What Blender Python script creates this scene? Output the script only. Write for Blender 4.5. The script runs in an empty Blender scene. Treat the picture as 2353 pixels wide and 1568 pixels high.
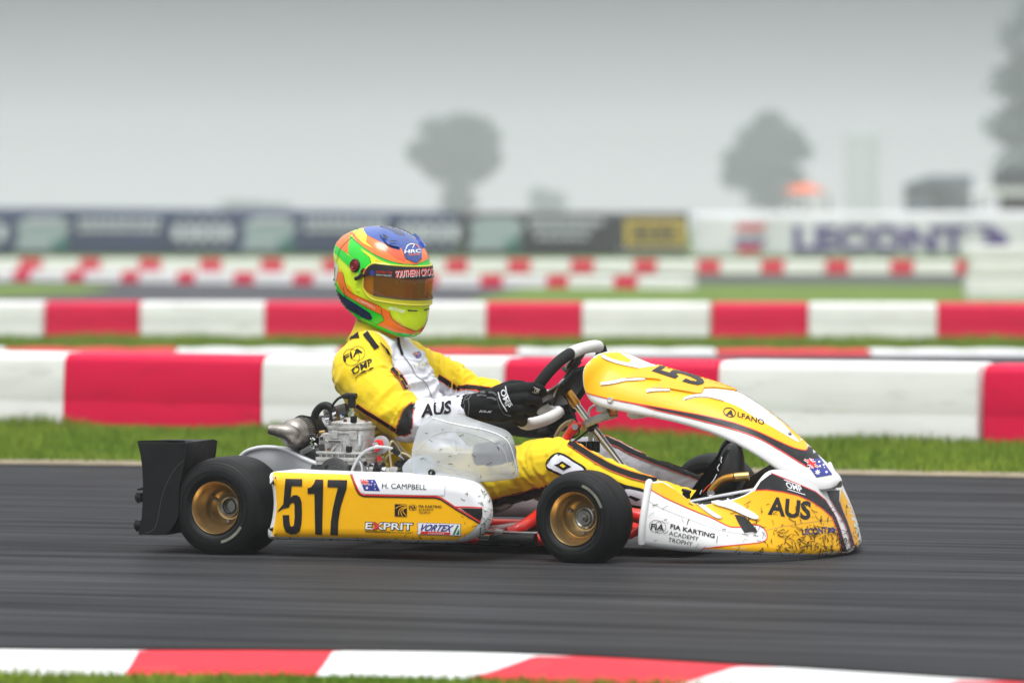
import bpy, bmesh, math, random
import numpy as np
from mathutils import Vector, Matrix, noise
from mathutils.geometry import delaunay_2d_cdt
from mathutils.bvhtree import BVHTree

random.seed(7)
scene = bpy.context.scene
R = math.radians

# ---------------------------------------------------------------- camera
FPX, CXP, HYP, CH = 10920.0, 1176.0, 513.0, 0.935     # focal length in 2352-px units, principal column, horizon row, camera height
cd = bpy.data.cameras.new("camera")
cd.sensor_width = 36.0
cd.lens = FPX / 2352.0 * 36.0
cd.shift_y = -(784.0 - HYP) / 2352.0
cd.clip_start = 0.5
cd.clip_end = 6000
cd.dof.use_dof = True
cd.dof.focus_distance = 13.35
cd.dof.aperture_fstop = 3.3
cam = bpy.data.objects.new("camera", cd)
cam.location = (0, 0, CH)
cam.rotation_euler = (R(90), 0, 0)
scene.collection.objects.link(cam)
scene.camera = cam

# ---------------------------------------------------------------- sky and sun (overcast)
world = bpy.data.worlds.new("World")
scene.world = world
world.use_nodes = True
wn = world.node_tree
for n in list(wn.nodes):
    wn.nodes.remove(n)
SUN_EL, SUN_AZ = R(64), R(196)
out = wn.nodes.new("ShaderNodeOutputWorld")
bg = wn.nodes.new("ShaderNodeBackground")
sky = wn.nodes.new("ShaderNodeTexSky")
sky.sky_type = 'NISHITA'
sky.sun_disc = False
sky.sun_elevation = SUN_EL
sky.sun_rotation = SUN_AZ
sky.dust_density = 6.0
sky.air_density = 1.0
tc = wn.nodes.new("ShaderNodeTexCoord")
sep = wn.nodes.new("ShaderNodeSeparateXYZ")
ramp = wn.nodes.new("ShaderNodeValToRGB")
cl = wn.nodes.new("ShaderNodeTexNoise")
cl.inputs["Scale"].default_value = 9.0
cl.inputs["Detail"].default_value = 5.0
clm = wn.nodes.new("ShaderNodeMapRange")
clm.inputs[1].default_value = 0.3; clm.inputs[2].default_value = 0.7
clm.inputs[3].default_value = 0.92; clm.inputs[4].default_value = 1.08
e = ramp.color_ramp.elements
e[0].position = 0.0;  e[0].color = (0.345, 0.343, 0.358, 1)
e[1].position = 1.0;  e[1].color = (0.98, 1.00, 1.03, 1)
for p, c in ((0.010, (0.335, 0.333, 0.350)), (0.028, (0.190, 0.189, 0.202)), (0.050, (0.060, 0.060, 0.068)), (0.10, (0.105, 0.107, 0.118)), (0.30, (0.42, 0.435, 0.455))):
    k = ramp.color_ramp.elements.new(p); k.color = (*c, 1)
mul = wn.nodes.new("ShaderNodeVectorMath"); mul.operation = 'SCALE'
mixn = wn.nodes.new("ShaderNodeMix"); mixn.data_type = 'RGBA'; mixn.inputs["Factor"].default_value = 0.06
sat = wn.nodes.new("ShaderNodeHueSaturation"); sat.inputs["Saturation"].default_value = 0.25; sat.inputs["Value"].default_value = 0.08
L = wn.links.new
L(tc.outputs["Generated"], sep.inputs[0]); L(sep.outputs["Z"], ramp.inputs[0])
cmap = wn.nodes.new("ShaderNodeMapping"); cmap.inputs["Scale"].default_value = (1, 1, 3.5)
L(tc.outputs["Generated"], cmap.inputs[0]); L(cmap.outputs[0], cl.inputs["Vector"]); L(cl.outputs["Fac"], clm.inputs[0])
L(ramp.outputs[0], mul.inputs[0]); L(clm.outputs[0], mul.inputs[3])
L(sky.outputs[0], sat.inputs["Color"])
L(mul.outputs[0], mixn.inputs[6]); L(sat.outputs[0], mixn.inputs[7])
L(mixn.outputs[2], bg.inputs[0]); bg.inputs[1].default_value = 1.0
L(bg.outputs[0], out.inputs[0])

sd = bpy.data.lights.new("sun", 'SUN')
sd.energy = 1.5
sd.angle = R(30)
sd.color = (1.0, 0.985, 0.96)
sun = bpy.data.objects.new("sun", sd)
scene.collection.objects.link(sun)
sdir = Vector((math.sin(SUN_AZ) * math.cos(SUN_EL), math.cos(SUN_AZ) * math.cos(SUN_EL), math.sin(SUN_EL)))
sun.rotation_euler = sdir.to_track_quat('Z', 'Y').to_euler()
sun.location = sdir * 30
scene.view_settings.view_transform = 'Standard'
scene.view_settings.look = 'None'
scene.view_settings.exposure = 0.88
scene.view_settings.gamma = 1.0
scene.view_settings.use_curve_mapping = False
scene.cycles.max_bounces = 8
scene.cycles.transparent_max_bounces = 12
scene.cycles.volume_bounces = 1

# ---------------------------------------------------------------- measuring helpers
PSI = R(23.1)
CP, SP = math.cos(PSI), math.sin(PSI)
KOX, KOY = -0.562, 13.935                       # rear axle centre on the ground
S = 0.672
def zc(ox, oy, sc):
    return lambda x, y: ((ox + x / sc) * S, (oy + y / sc) * S)
zA = zc(1080, 730, 3.484); zB = zc(1080, 1080, 2.614); zC = zc(1600, 1120, 3.563); zD = zc(1950, 1150, 2.353)
zE = zc(2150, 1500, 2.768); zF = zc(880, 1560, 2.7046); zG = zc(440, 1300, 2.353); zH = zc(1550, 1440, 3.136)
zI = zc(2120, 1230, 4.706); zJ = zc(900, 1320, 4.357); zK = zc(1540, 1250, 6.536); zL = zc(1640, 1650, 6.82)
zN = lambda x, y: (x, y)
def pts(z, l):
    return [z(*p) for p in l]
def K(p, y):
    """measured picture point -> kart frame point in the plane at lateral y (x forward, y left, z up)"""
    k = (p[0] - CXP) / FPX
    x = (k * (KOY + y * CP) - KOX - y * SP) / (CP + k * SP)
    Y = KOY - x * SP + y * CP
    return Vector((x, y, CH - (p[1] - HYP) * Y / FPX))
def KP(v):
    """kart frame point -> measured picture point"""
    X = KOX + v[0] * CP + v[1] * SP
    Y = KOY - v[0] * SP + v[1] * CP
    return (CXP + FPX * X / Y, HYP + FPX * (CH - v[2]) / Y)
CAML = Vector((-KOX * CP + KOY * SP, -KOX * SP - KOY * CP, CH))
def W(px, py, Y):
    return Vector(((px - CXP) * Y / FPX, Y, CH - (py - HYP) * Y / FPX))
def GZ(py):
    return CH * FPX / (py - HYP)

# ---------------------------------------------------------------- materials
MATS = {}
def mat(name, col, rough=0.5, metal=0.0, var=0.0, vscale=20.0, bump=0.0, bscale=200.0, coat=0.0, spec=0.5, dirt=None, dscale=12.0, dth=(0.55, 0.75), rvar=0.0, stretch=None, objrand=0.0):
    if name in MATS:
        return MATS[name]
    m = bpy.data.materials.new(name)
    m.use_nodes = True
    nt = m.node_tree
    b = nt.nodes["Principled BSDF"]
    b.inputs["Base Color"].default_value = (*col, 1)
    b.inputs["Roughness"].default_value = rough
    b.inputs["Metallic"].default_value = metal
    b.inputs["Coat Weight"].default_value = coat
    b.inputs["Coat Roughness"].default_value = 0.12
    b.inputs["Specular IOR Level"].default_value = spec
    ln = nt.links.new
    t = nt.nodes.new("ShaderNodeTexCoord")
    vec = t.outputs["Object"]
    if objrand or stretch:
        mp = nt.nodes.new("ShaderNodeMapping")
        ln(vec, mp.inputs[0])
        if stretch:
            mp.inputs["Scale"].default_value = stretch
        if objrand:
            oi = nt.nodes.new("ShaderNodeObjectInfo")
            cm = nt.nodes.new("ShaderNodeMath"); cm.operation = 'MULTIPLY'; cm.inputs[1].default_value = 37.0
            ln(oi.outputs["Random"], cm.inputs[0])
            ln(cm.outputs[0], mp.inputs["Location"])
        vec = mp.outputs[0]
    last = None
    if var:
        n = nt.nodes.new("ShaderNodeTexNoise"); n.inputs["Scale"].default_value = vscale; n.inputs["Detail"].default_value = 6
        ln(vec, n.inputs["Vector"])
        mr = nt.nodes.new("ShaderNodeMapRange"); mr.inputs[1].default_value = 0.3; mr.inputs[2].default_value = 0.7
        mr.inputs[3].default_value = 1 - var; mr.inputs[4].default_value = 1 + var
        ln(n.outputs["Fac"], mr.inputs[0])
        sc_ = nt.nodes.new("ShaderNodeVectorMath"); sc_.operation = 'SCALE'
        sc_.inputs[0].default_value = col
        ln(mr.outputs[0], sc_.inputs[3])
        last = sc_.outputs[0]
    if dirt:
        n2 = nt.nodes.new("ShaderNodeTexNoise"); n2.inputs["Scale"].default_value = dscale; n2.inputs["Detail"].default_value = 9; n2.inputs["Roughness"].default_value = 0.7
        ln(vec, n2.inputs["Vector"])
        m2 = nt.nodes.new("ShaderNodeMapRange"); m2.inputs[1].default_value = dth[0]; m2.inputs[2].default_value = dth[1]
        ln(n2.outputs["Fac"], m2.inputs[0])
        mx = nt.nodes.new("ShaderNodeMix"); mx.data_type = 'RGBA'
        ln(m2.outputs[0], mx.inputs["Factor"])
        if last: ln(last, mx.inputs[6])
        else: mx.inputs[6].default_value = (*col, 1)
        mx.inputs[7].default_value = (*dirt, 1)
        last = mx.outputs[2]
    if last:
        ln(last, b.inputs["Base Color"])
    if rvar:
        n3 = nt.nodes.new("ShaderNodeTexNoise"); n3.inputs["Scale"].default_value = vscale * 1.7; n3.inputs["Detail"].default_value = 5
        ln(vec, n3.inputs["Vector"])
        m3 = nt.nodes.new("ShaderNodeMapRange"); m3.inputs[3].default_value = max(0.02, rough - rvar); m3.inputs[4].default_value = min(1, rough + rvar)
        ln(n3.outputs["Fac"], m3.inputs[0]); ln(m3.outputs[0], b.inputs["Roughness"])
    if bump:
        nb = nt.nodes.new("ShaderNodeTexNoise"); nb.inputs["Scale"].default_value = bscale; nb.inputs["Detail"].default_value = 4
        ln(vec, nb.inputs["Vector"])
        bp = nt.nodes.new("ShaderNodeBump"); bp.inputs["Strength"].default_value = bump; bp.inputs["Distance"].default_value = 0.004
        ln(nb.outputs["Fac"], bp.inputs["Height"]); ln(bp.outputs[0], b.inputs["Normal"])
    MATS[name] = m
    return m

white_pl = mat("white_plastic", (0.78, 0.78, 0.77), 0.38, var=0.03, vscale=9, dirt=(0.42, 0.38, 0.31), dscale=16, dth=(0.62, 0.86), rvar=0.12)
white_st = mat("white_sticker", (0.86, 0.87, 0.89), 0.3, var=0.02, vscale=8, rvar=0.1)
yellow_st = mat("yellow_sticker", (0.95, 0.485, 0.002), 0.36, spec=0.35, var=0.05, vscale=7, dirt=(0.55, 0.33, 0.02), dscale=11, dth=(0.62, 0.9), rvar=0.12)
orange_st = mat("number_plate_yellow", (0.88, 0.44, 0.006), 0.35, var=0.04, vscale=9, rvar=0.1)
black_st = mat("black_sticker", (0.010, 0.010, 0.011), 0.40, spec=0.35, var=0.25, vscale=14, dirt=(0.035, 0.032, 0.028), dscale=20, dth=(0.5, 0.8), rvar=0.12)
red_st = mat("red_sticker", (0.78, 0.030, 0.022), 0.35)
blue_st = mat("blue_sticker", (0.028, 0.036, 0.26), 0.35)
lblue_st = mat("logo_blue", (0.015, 0.035, 0.20), 0.35)
green_st = mat("green_sticker", (0.01, 0.18, 0.06), 0.35)
grey_st = mat("grey_sticker", (0.42, 0.42, 0.43), 0.4)
rubber = mat("tyre_rubber", (0.0060, 0.0062, 0.0068), 0.55, spec=0.25, var=0.25, vscale=30, bump=0.12, bscale=300, rvar=0.1)
gold = mat("gold_rim", (0.54, 0.375, 0.165), 0.30, 0.9, var=0.08, vscale=25, dirt=(0.16, 0.11, 0.05), dscale=18, dth=(0.58, 0.9), rvar=0.08)
gold_an = mat("gold_anodised", (0.62, 0.30, 0.05), 0.28, 0.9, var=0.08, vscale=40)
chrome = mat("chrome", (0.66, 0.66, 0.67), 0.14, 1.0, var=0.08, vscale=30, rvar=0.08)
steel = mat("steel", (0.42, 0.42, 0.42), 0.34, 0.9, var=0.15, vscale=40, rvar=0.1)
alu = mat("cast_aluminium", (0.46, 0.455, 0.44), 0.52, 0.55, var=0.14, vscale=60, bump=0.35, bscale=500, dirt=(0.16, 0.14, 0.12), dscale=35, dth=(0.5, 0.78))
alu_dk = mat("dark_casting", (0.035, 0.035, 0.036), 0.5, 0.2, var=0.3, vscale=50, bump=0.2, bscale=400, dirt=(0.11, 0.10, 0.09), dscale=40, dth=(0.55, 0.8))
exh = mat("exhaust_steel", (0.34, 0.31, 0.28), 0.42, 0.9, var=0.25, vscale=30, dirt=(0.07, 0.055, 0.045), dscale=22, dth=(0.48, 0.75), rvar=0.12)
black_pl = mat("black_plastic", (0.008, 0.008, 0.009), 0.45, spec=0.28, var=0.3, vscale=18, dirt=(0.022, 0.021, 0.020), dscale=14, dth=(0.55, 0.85), rvar=0.12)
black_rb = mat("black_rubber", (0.008, 0.008, 0.008), 0.55, spec=0.3, var=0.2, vscale=60)
grip_bk = mat("suede_grip", (0.006, 0.006, 0.006), 0.85, var=0.3, vscale=120, bump=0.2, bscale=900)
frame_red = mat("chassis_red", (0.72, 0.022, 0.012), 0.3, var=0.08, vscale=25, dirt=(0.14, 0.03, 0.02), dscale=20, dth=(0.58, 0.8), coat=0.3)
fluo_red = mat("bright_red_plastic", (0.86, 0.025, 0.025), 0.4)
grey_pl = mat("grey_plastic", (0.40, 0.41, 0.43), 0.4, var=0.06, vscale=14, dirt=(0.14, 0.13, 0.12), dscale=18, dth=(0.58, 0.85), rvar=0.1)
seat_m = mat("seat_fibreglass", (0.055, 0.040, 0.034), 0.3, var=0.25, vscale=10, dirt=(0.15, 0.11, 0.08), dscale=8, dth=(0.5, 0.8))
spoke_m = mat("spoke_plate", (0.10, 0.065, 0.06), 0.35, 0.3, var=0.1, vscale=30)
brass = mat("brass", (0.55, 0.36, 0.12), 0.35, 0.9)
pale_hose = mat("fuel_hose", (0.46, 0.38, 0.22), 0.3, var=0.1, vscale=40)
white_cable = mat("grey_cable", (0.50, 0.51, 0.52), 0.4)
blue_an = mat("blue_anodised", (0.02, 0.12, 0.26), 0.3, 0.7)
pale_mark = mat("tyre_marking", (0.20, 0.205, 0.16), 0.6, var=0.2, vscale=60)

# ---------------------------------------------------------------- mesh helpers
POFF = {}
def link(o, parent=None):
    scene.collection.objects.link(o)
    if parent is not None:
        o.parent = parent
    return o
def catmull(P, n=8, closed=False):
    P = [Vector(p) for p in P]
    if len(P) < 3:
        return P
    out = []
    N = len(P)
    rng = range(N) if closed else range(N - 1)
    for i in rng:
        p0 = P[(i - 1) % N] if closed or i > 0 else P[0]
        p1 = P[i]; p2 = P[(i + 1) % N]
        p3 = P[(i + 2) % N] if closed or i + 2 < N else P[-1]
        for k in range(n):
            t = k / n
            out.append(0.5 * ((2 * p1) + (p2 - p0) * t + (2 * p0 - 5 * p1 + 4 * p2 - p3) * t * t + (3 * p1 - p0 - 3 * p2 + p3) * t ** 3))
    if not closed:
        out.append(P[-1])
    return out
def frames(P, up=None):
    T = []
    for i in range(len(P)):
        a = P[max(i - 1, 0)]; b = P[min(i + 1, len(P) - 1)]
        T.append((b - a).normalized())
    u = Vector(up) if up is not None else (Vector((0, 0, 1)) if abs(T[0].z) < 0.9 else Vector((1, 0, 0)))
    fr = []
    for t in T:
        u = (u - t * u.dot(t))
        if u.length < 1e-6:
            u = t.orthogonal()
        u.normalize()
        fr.append((t, u.copy(), t.cross(u)))
    return fr
class MB:
    def __init__(self):
        self.v = []; self.f = []
    def grid(self, rows, cu=False, cv=False, flip=False):
        b = len(self.v); nr = len(rows); nc = len(rows[0])
        for r in rows:
            self.v += [Vector(p) for p in r]
        for i in range(nr if cv else nr - 1):
            for j in range(nc if cu else nc - 1):
                q = [b + i * nc + j, b + i * nc + (j + 1) % nc, b + ((i + 1) % nr) * nc + (j + 1) % nc, b + ((i + 1) % nr) * nc + j]
                self.f.append(q[::-1] if flip else q)
        return b
    def cap(self, ring, flip=False):
        b = len(self.v); self.v += [Vector(p) for p in ring]
        q = list(range(b, b + len(ring)))
        self.f.append(q[::-1] if flip else q)
    def tube(self, P, r, n=10, caps=True, sm=0, up=None, ell=None):
        rl = list(r) if hasattr(r, '__len__') else [r] * len(P)
        P = [Vector(p) for p in P]
        if sm:
            Q = catmull(P, sm); rr = catmull([Vector((x, 0, 0)) for x in rl], sm); rl = [q.x for q in rr]
            if len(rl) != len(Q): rl = [rl[min(i, len(rl) - 1)] for i in range(len(Q))]
            P = Q
        rows = []
        for (t, u, w), p, rad in zip(frames(P, up), P, rl):
            ea, eb = ell if ell else (1, 1)
            rows.append([p + (u * math.cos(a) * ea + w * math.sin(a) * eb) * rad for a in [2 * math.pi * k / n for k in range(n)]])
        self.grid(rows, cu=True)
        if caps:
            self.cap(rows[0], True); self.cap(rows[-1])
        return self
    def lathe(self, prof, o, ax, n=32, up=None, closed=False):
        ax = Vector(ax).normalized(); o = Vector(o)
        u = (Vector(up) if up else ax.orthogonal()); u = (u - ax * u.dot(ax)).normalized(); w = ax.cross(u)
        rows = []
        for a, r in prof:
            rows.append([o + ax * a + (u * math.cos(t) + w * math.sin(t)) * r for t in [2 * math.pi * k / n for k in range(n)]])
        self.grid(rows, cu=True, cv=closed)
        return self
    def cyl(self, a, b, r, n=16, r2=None):
        a = Vector(a); b = Vector(b)
        d = (b - a)
        r2 = r if r2 is None else r2
        self.lathe([(0, 1e-5), (0, r), (d.length, r2), (d.length, 1e-5)], a, d, n)
        return self
    def box(self, c, s, M=None):
        c = Vector(c); b = len(self.v)
        for dx in (-.5, .5):
            for dy in (-.5, .5):
                for dz in (-.5, .5):
                    p = Vector((dx * s[0], dy * s[1], dz * s[2]))
                    if M is not None: p = M @ p
                    self.v.append(c + p)
        for q in ((0, 1, 3, 2), (4, 6, 7, 5), (0, 4, 5, 1), (2, 3, 7, 6), (0, 2, 6, 4), (1, 5, 7, 3)):
            self.f.append([b + i for i in q])
        return self
    def prism(self, poly, vec):
        vec = Vector(vec); n = len(poly); b = len(self.v)
        self.v += [Vector(p) for p in poly] + [Vector(p) + vec for p in poly]
        self.f.append([b + i for i in range(n)][::-1]); self.f.append([b + n + i for i in range(n)])
        for i in range(n):
            self.f.append([b + i, b + (i + 1) % n, b + n + (i + 1) % n, b + n + i])
        return self
    def blade(self, p, d, w, h):
        b = len(self.v)
        self.v += [p - w, p + w, p + d * h]
        self.f.append([b, b + 1, b + 2])
    def build(self, name, m, parent=None, bevel=0.0, smooth=True, ang=40, fix=True, solid=0.0, off=-1.0):
        me = bpy.data.meshes.new(name)
        po = POFF.get(parent.name, None) if parent is not None else None
        vv = [tuple(p - po) for p in self.v] if po is not None else [tuple(p) for p in self.v]
        me.from_pydata(vv, [], self.f)
        if fix or bevel:
            bm = bmesh.new(); bm.from_mesh(me)
            bmesh.ops.remove_doubles(bm, verts=bm.verts, dist=1e-5)
            if bevel:
                es = [e_ for e_ in bm.edges if len(e_.link_faces) == 2 and e_.calc_face_angle(0) > R(30)]
                bmesh.ops.bevel(bm, geom=es, offset=bevel, segments=2, profile=0.6, affect='EDGES', clamp_overlap=True)
            if fix:
                bmesh.ops.recalc_face_normals(bm, faces=bm.faces)
            bm.to_mesh(me); bm.free()
        if smooth:
            me.shade_smooth()
            me.set_sharp_from_angle(angle=R(ang))
        if m is not None:
            me.materials.append(m)
        o = bpy.data.objects.new(name, me)
        link(o, parent)
        if po is not None:
            POFF[o.name] = po
        if solid:
            md = o.modifiers.new("thickness", 'SOLIDIFY'); md.thickness = solid; md.offset = off
        return o
def tag(o, label, cat=None, group=None, kind=None):
    if label: o["label"] = label
    if cat: o["category"] = cat
    if group: o["group"] = group
    if kind: o["kind"] = kind
    return o
def empty(name, loc=(0, 0, 0), rz=0.0):
    o = bpy.data.objects.new(name, None)
    o.empty_display_size = 0.2
    o.location = loc; o.rotation_euler = (0, 0, rz)
    return link(o)
def bvh_of(o):
    me = o.data
    po = POFF.get(o.name, Vector((0, 0, 0)))
    return BVHTree.FromPolygons([v.co + po for v in me.vertices], [tuple(p.vertices) for p in me.polygons])

# ---- flat print and stickers: 2-D outlines laid onto a part's surface
def inside(P, x, y):
    c = False; j = len(P) - 1
    for i in range(len(P)):
        if ((P[i][1] > y) != (P[j][1] > y)) and (x < (P[j][0] - P[i][0]) * (y - P[i][1]) / (P[j][1] - P[i][1]) + P[i][0]):
            c = not c
        j = i
    return c
def resample(P, step, closed=True):
    out = []
    n = len(P)
    for i in range(n if closed else n - 1):
        a = P[i]; b = P[(i + 1) % n]
        L_ = math.hypot(b[0] - a[0], b[1] - a[1]); k = max(1, int(L_ / step))
        for j in range(k):
            out.append((a[0] + (b[0] - a[0]) * j / k, a[1] + (b[1] - a[1]) * j / k))
    if not closed: out.append(P[-1])
    return out
def smooth2(P, n=5, closed=True):
    return [(p.x, p.y) for p in catmull([Vector((q[0], q[1], 0)) for q in P], n, closed)]
def fill2(P, step):
    B = resample(P, step)
    xs = [p[0] for p in B]; ys = [p[1] for p in B]
    V = [Vector(p) for p in B]
    x = min(xs) + step * .5
    arr = np.array(B)
    while x < max(xs):
        y = min(ys) + step * .5
        while y < max(ys):
            if inside(B, x, y) and np.min((arr[:, 0] - x) ** 2 + (arr[:, 1] - y) ** 2) > (step * .45) ** 2:
                V.append(Vector((x, y)))
            y += step
        x += step
    res = delaunay_2d_cdt(V, [], [list(range(len(B)))], 1, 1e-5)
    vo, fo = res[0], res[2]
    return [(v.x, v.y) for v in vo], [list(f) for f in fo]
def drape(v2, f2, bvh, off, maxe=0.05, mirror=None):
    """lay 2-D vertices onto the surface along the line of measurement; returns verts/faces in the kart frame"""
    V = []; ok = []
    dl = sorted((bvh.ray_cast(CAML, (K(p, -0.9) - CAML).normalized())[3] or 0) for p in v2[::max(1, len(v2) // 40)])
    dl = [x for x in dl if x > 1]; dep = dl[len(dl) // 2] if dl else 0
    for p in v2:
        q = K(p, -0.9)
        d = (q - CAML).normalized()
        h = bvh.ray_cast(CAML, d)
        if h[0] is None:
            nn = bvh.find_nearest(CAML + d * dep) if dep else (None,)
            if nn[0] is not None and (nn[0] - (CAML + d * dep)).length < .05:
                V.append(nn[0] + Vector(nn[1] if nn[1].dot(d) < 0 else -nn[1]) * off); ok.append(True)
            else:
                V.append(Vector((0, 0, 0))); ok.append(False)
        else:
            nrm = h[1]
            if nrm.dot(d) > 0: nrm = -nrm
            V.append(h[0] + nrm * off); ok.append(True)
    F_ = []
    for f in f2:
        if all(ok[i] for i in f) and max((V[f[i]] - V[f[i - 1]]).length for i in range(len(f))) < maxe:
            F_.append(f)
    return V, F_
def decal(name, polys, bvh, m, parent, off=0.0012, step=7.0, maxe=0.05, mir=None, smooth=True):
    if polys and not isinstance(polys[0], list):
        polys = [polys]
    mb = MB()
    for P in polys:
        v2, f2 = fill2(P, step)
        V, F_ = drape(v2, f2, bvh, off, maxe)
        b = len(mb.v); mb.v += V; mb.f += [[b + i for i in f] for f in F_]
    return finish_decal(mb, name, m, parent, mir, smooth)
def finish_decal(mb, name, m, parent, mir, smooth=True):
    used = sorted({i for f in mb.f for i in f}); idx = {k: i for i, k in enumerate(used)}
    mb.v = [mb.v[k] for k in used]; mb.f = [[idx[i] for i in f] for f in mb.f]
    if mir is not None and mb.v:
        # the same print on the other side of a symmetric part, where this side's print does not already reach
        mv = [mir(v) for v in mb.v]; nf = []
        for f in mb.f:
            a, b, c = mv[f[0]], mv[f[1]], mv[f[2]]
            n = (b - a).cross(c - a)
            o0 = (mb.v[f[1]] - mb.v[f[0]]).cross(mb.v[f[2]] - mb.v[f[0]])
            if o0.dot(CAML - mb.v[f[0]]) > 0: n = -n          # mirroring flips the winding
            if n.dot(CAML - a) < -.04 * n.length * (CAML - a).length: nf.append(f[::-1])
        if nf:
            u2 = sorted({i for f in nf for i in f}); i2 = {k: i for i, k in enumerate(u2)}
            m2 = MB(); m2.v = [mv[k] for k in u2]; m2.f = [[i2[i] for i in f] for f in nf]
            m2.build(name, m, parent, fix=False, smooth=smooth, ang=60)
    return mb.build(name, m, parent, fix=False, smooth=smooth, ang=60)
MIRY = lambda v: Vector((v.x, -v.y, v.z))
def strip2(P, w, step=5.0, closed=False):
    P = resample(P, step, closed)
    n = len(P); v = []; f = []
    nc = max(2, int(w / 3) + 1)
    for i, p in enumerate(P):
        if closed:
            a, b = P[i - 1], P[(i + 1) % n]
        else:
            a, b = P[max(i - 1, 0)], P[min(i + 1, n - 1)]
        dx, dy = b[0] - a[0], b[1] - a[1]; L_ = math.hypot(dx, dy) or 1
        nx, ny = -dy / L_, dx / L_
        for k in range(nc):
            o = w * (.5 - k / (nc - 1))
            v.append((p[0] + nx * o, p[1] + ny * o))
    for i in range(n if closed else n - 1):
        j = (i + 1) % n
        for k in range(nc - 1):
            f.append([nc * i + k, nc * i + k + 1, nc * j + k + 1, nc * j + k])
    return v, f
def edges2(P, w, step=5.0):
    v, f = strip2(P, w, step); nc = max(2, int(w / 3) + 1)
    return v[0::nc], v[nc - 1::nc]
def stripes(name, lines, w, bvh, m, parent, off=0.0018, step=5.0, closed=False, mir=None, maxe=0.05):
    mb = MB()
    for P in lines:
        v2, f2 = strip2(P, w, step, closed)
        V, F_ = drape(v2, f2, bvh, off, maxe)
        b = len(mb.v); mb.v += V; mb.f += [[b + i for i in f] for f in F_]
    return finish_decal(mb, name, m, parent, mir)
_fontcache = {}
def text_mesh(body, bold=0.0, shear=0.0):
    key = (body, bold, shear)
    if key in _fontcache: return _fontcache[key]
    cu = bpy.data.curves.new("t", 'FONT'); cu.body = body; cu.offset = bold; cu.shear = shear; cu.resolution_u = 4
    o = bpy.data.objects.new("t", cu); scene.collection.objects.link(o)
    dg = bpy.context.evaluated_depsgraph_get()
    me = bpy.data.meshes.new_from_object(o.evaluated_get(dg))
    bm = bmesh.new(); bm.from_mesh(me)
    bmesh.ops.remove_doubles(bm, verts=bm.verts, dist=1e-4)
    bmesh.ops.triangulate(bm, faces=bm.faces)
    for _ in range(2):
        es = [e_ for e_ in bm.edges if e_.calc_length() > 0.35]
        if es: bmesh.ops.subdivide_edges(bm, edges=es, cuts=1)
        bmesh.ops.triangulate(bm, faces=bm.faces)
    v = [(p.co.x, p.co.y) for p in bm.verts]; f = [[q.index for q in fa.verts] for fa in bm.faces]
    bm.verts.index_update()
    f = [[q.index for q in fa.verts] for fa in bm.faces]
    bm.free(); bpy.data.meshes.remove(me); bpy.data.objects.remove(o); bpy.data.curves.remove(cu)
    x0 = min(p[0] for p in v); x1 = max(p[0] for p in v)
    y0 = min(p[1] for p in v) if body.lower() != body else 0.0; y1 = max(p[1] for p in v)
    v = [((p[0] - x0) / (x1 - x0), (p[1] - y0) / (y1 - y0)) for p in v]
    _fontcache[key] = (v, f)
    return v, f
def lettering(name, body, ll, lr, ul, bvh, m, parent, off=0.0022, bold=0.0, shear=0.0, mir=None, maxe=0.06, bend=0.0):
    """text whose lower-left, lower-right and upper-left corners are measured in the picture"""
    v, f = text_mesh(body, bold, shear)
    v2 = [(ll[0] + (lr[0] - ll[0]) * a + (ul[0] - ll[0]) * b, ll[1] + (lr[1] - ll[1]) * a + (ul[1] - ll[1]) * b - bend * 4 * a * (1 - a)) for a, b in v]
    V, F_ = drape(v2, f, bvh, off, maxe)
    mb = MB(); mb.v = V; mb.f = F_
    return finish_decal(mb, name, m, parent, mir)
def plate(name, P, bvh, m, parent, off, th, step=6.0, mir=None):
    """a raised sticker plate: draped top face with side walls back to the surface"""
    v2, f2 = fill2(P, step)
    V, F_ = drape(v2, f2, bvh, off + th, 0.06)
    V0, _ = drape(v2, f2, bvh, -0.001, 0.06)
    mb = MB(); n = len(V); mb.v = V + V0; mb.f = [list(f) for f in F_]
    ec = {}
    for f in F_:
        for i in range(len(f)):
            k = (f[i], f[(i + 1) % len(f)]); ec[k] = 1
    for (a, b) in list(ec):
        if (b, a) not in ec:
            mb.f.append([b, a, a + n, b + n])
    return finish_decal(mb, name, m, parent, mir)
def ring2(c, rx, ry, n=28, rot=0.0):
    return [(c[0] + rx * math.cos(t) * math.cos(rot) - ry * math.sin(t) * math.sin(rot), c[1] + rx * math.cos(t) * math.sin(rot) + ry * math.sin(t) * math.cos(rot)) for t in [2 * math.pi * k / n for k in range(n)]]
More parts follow.
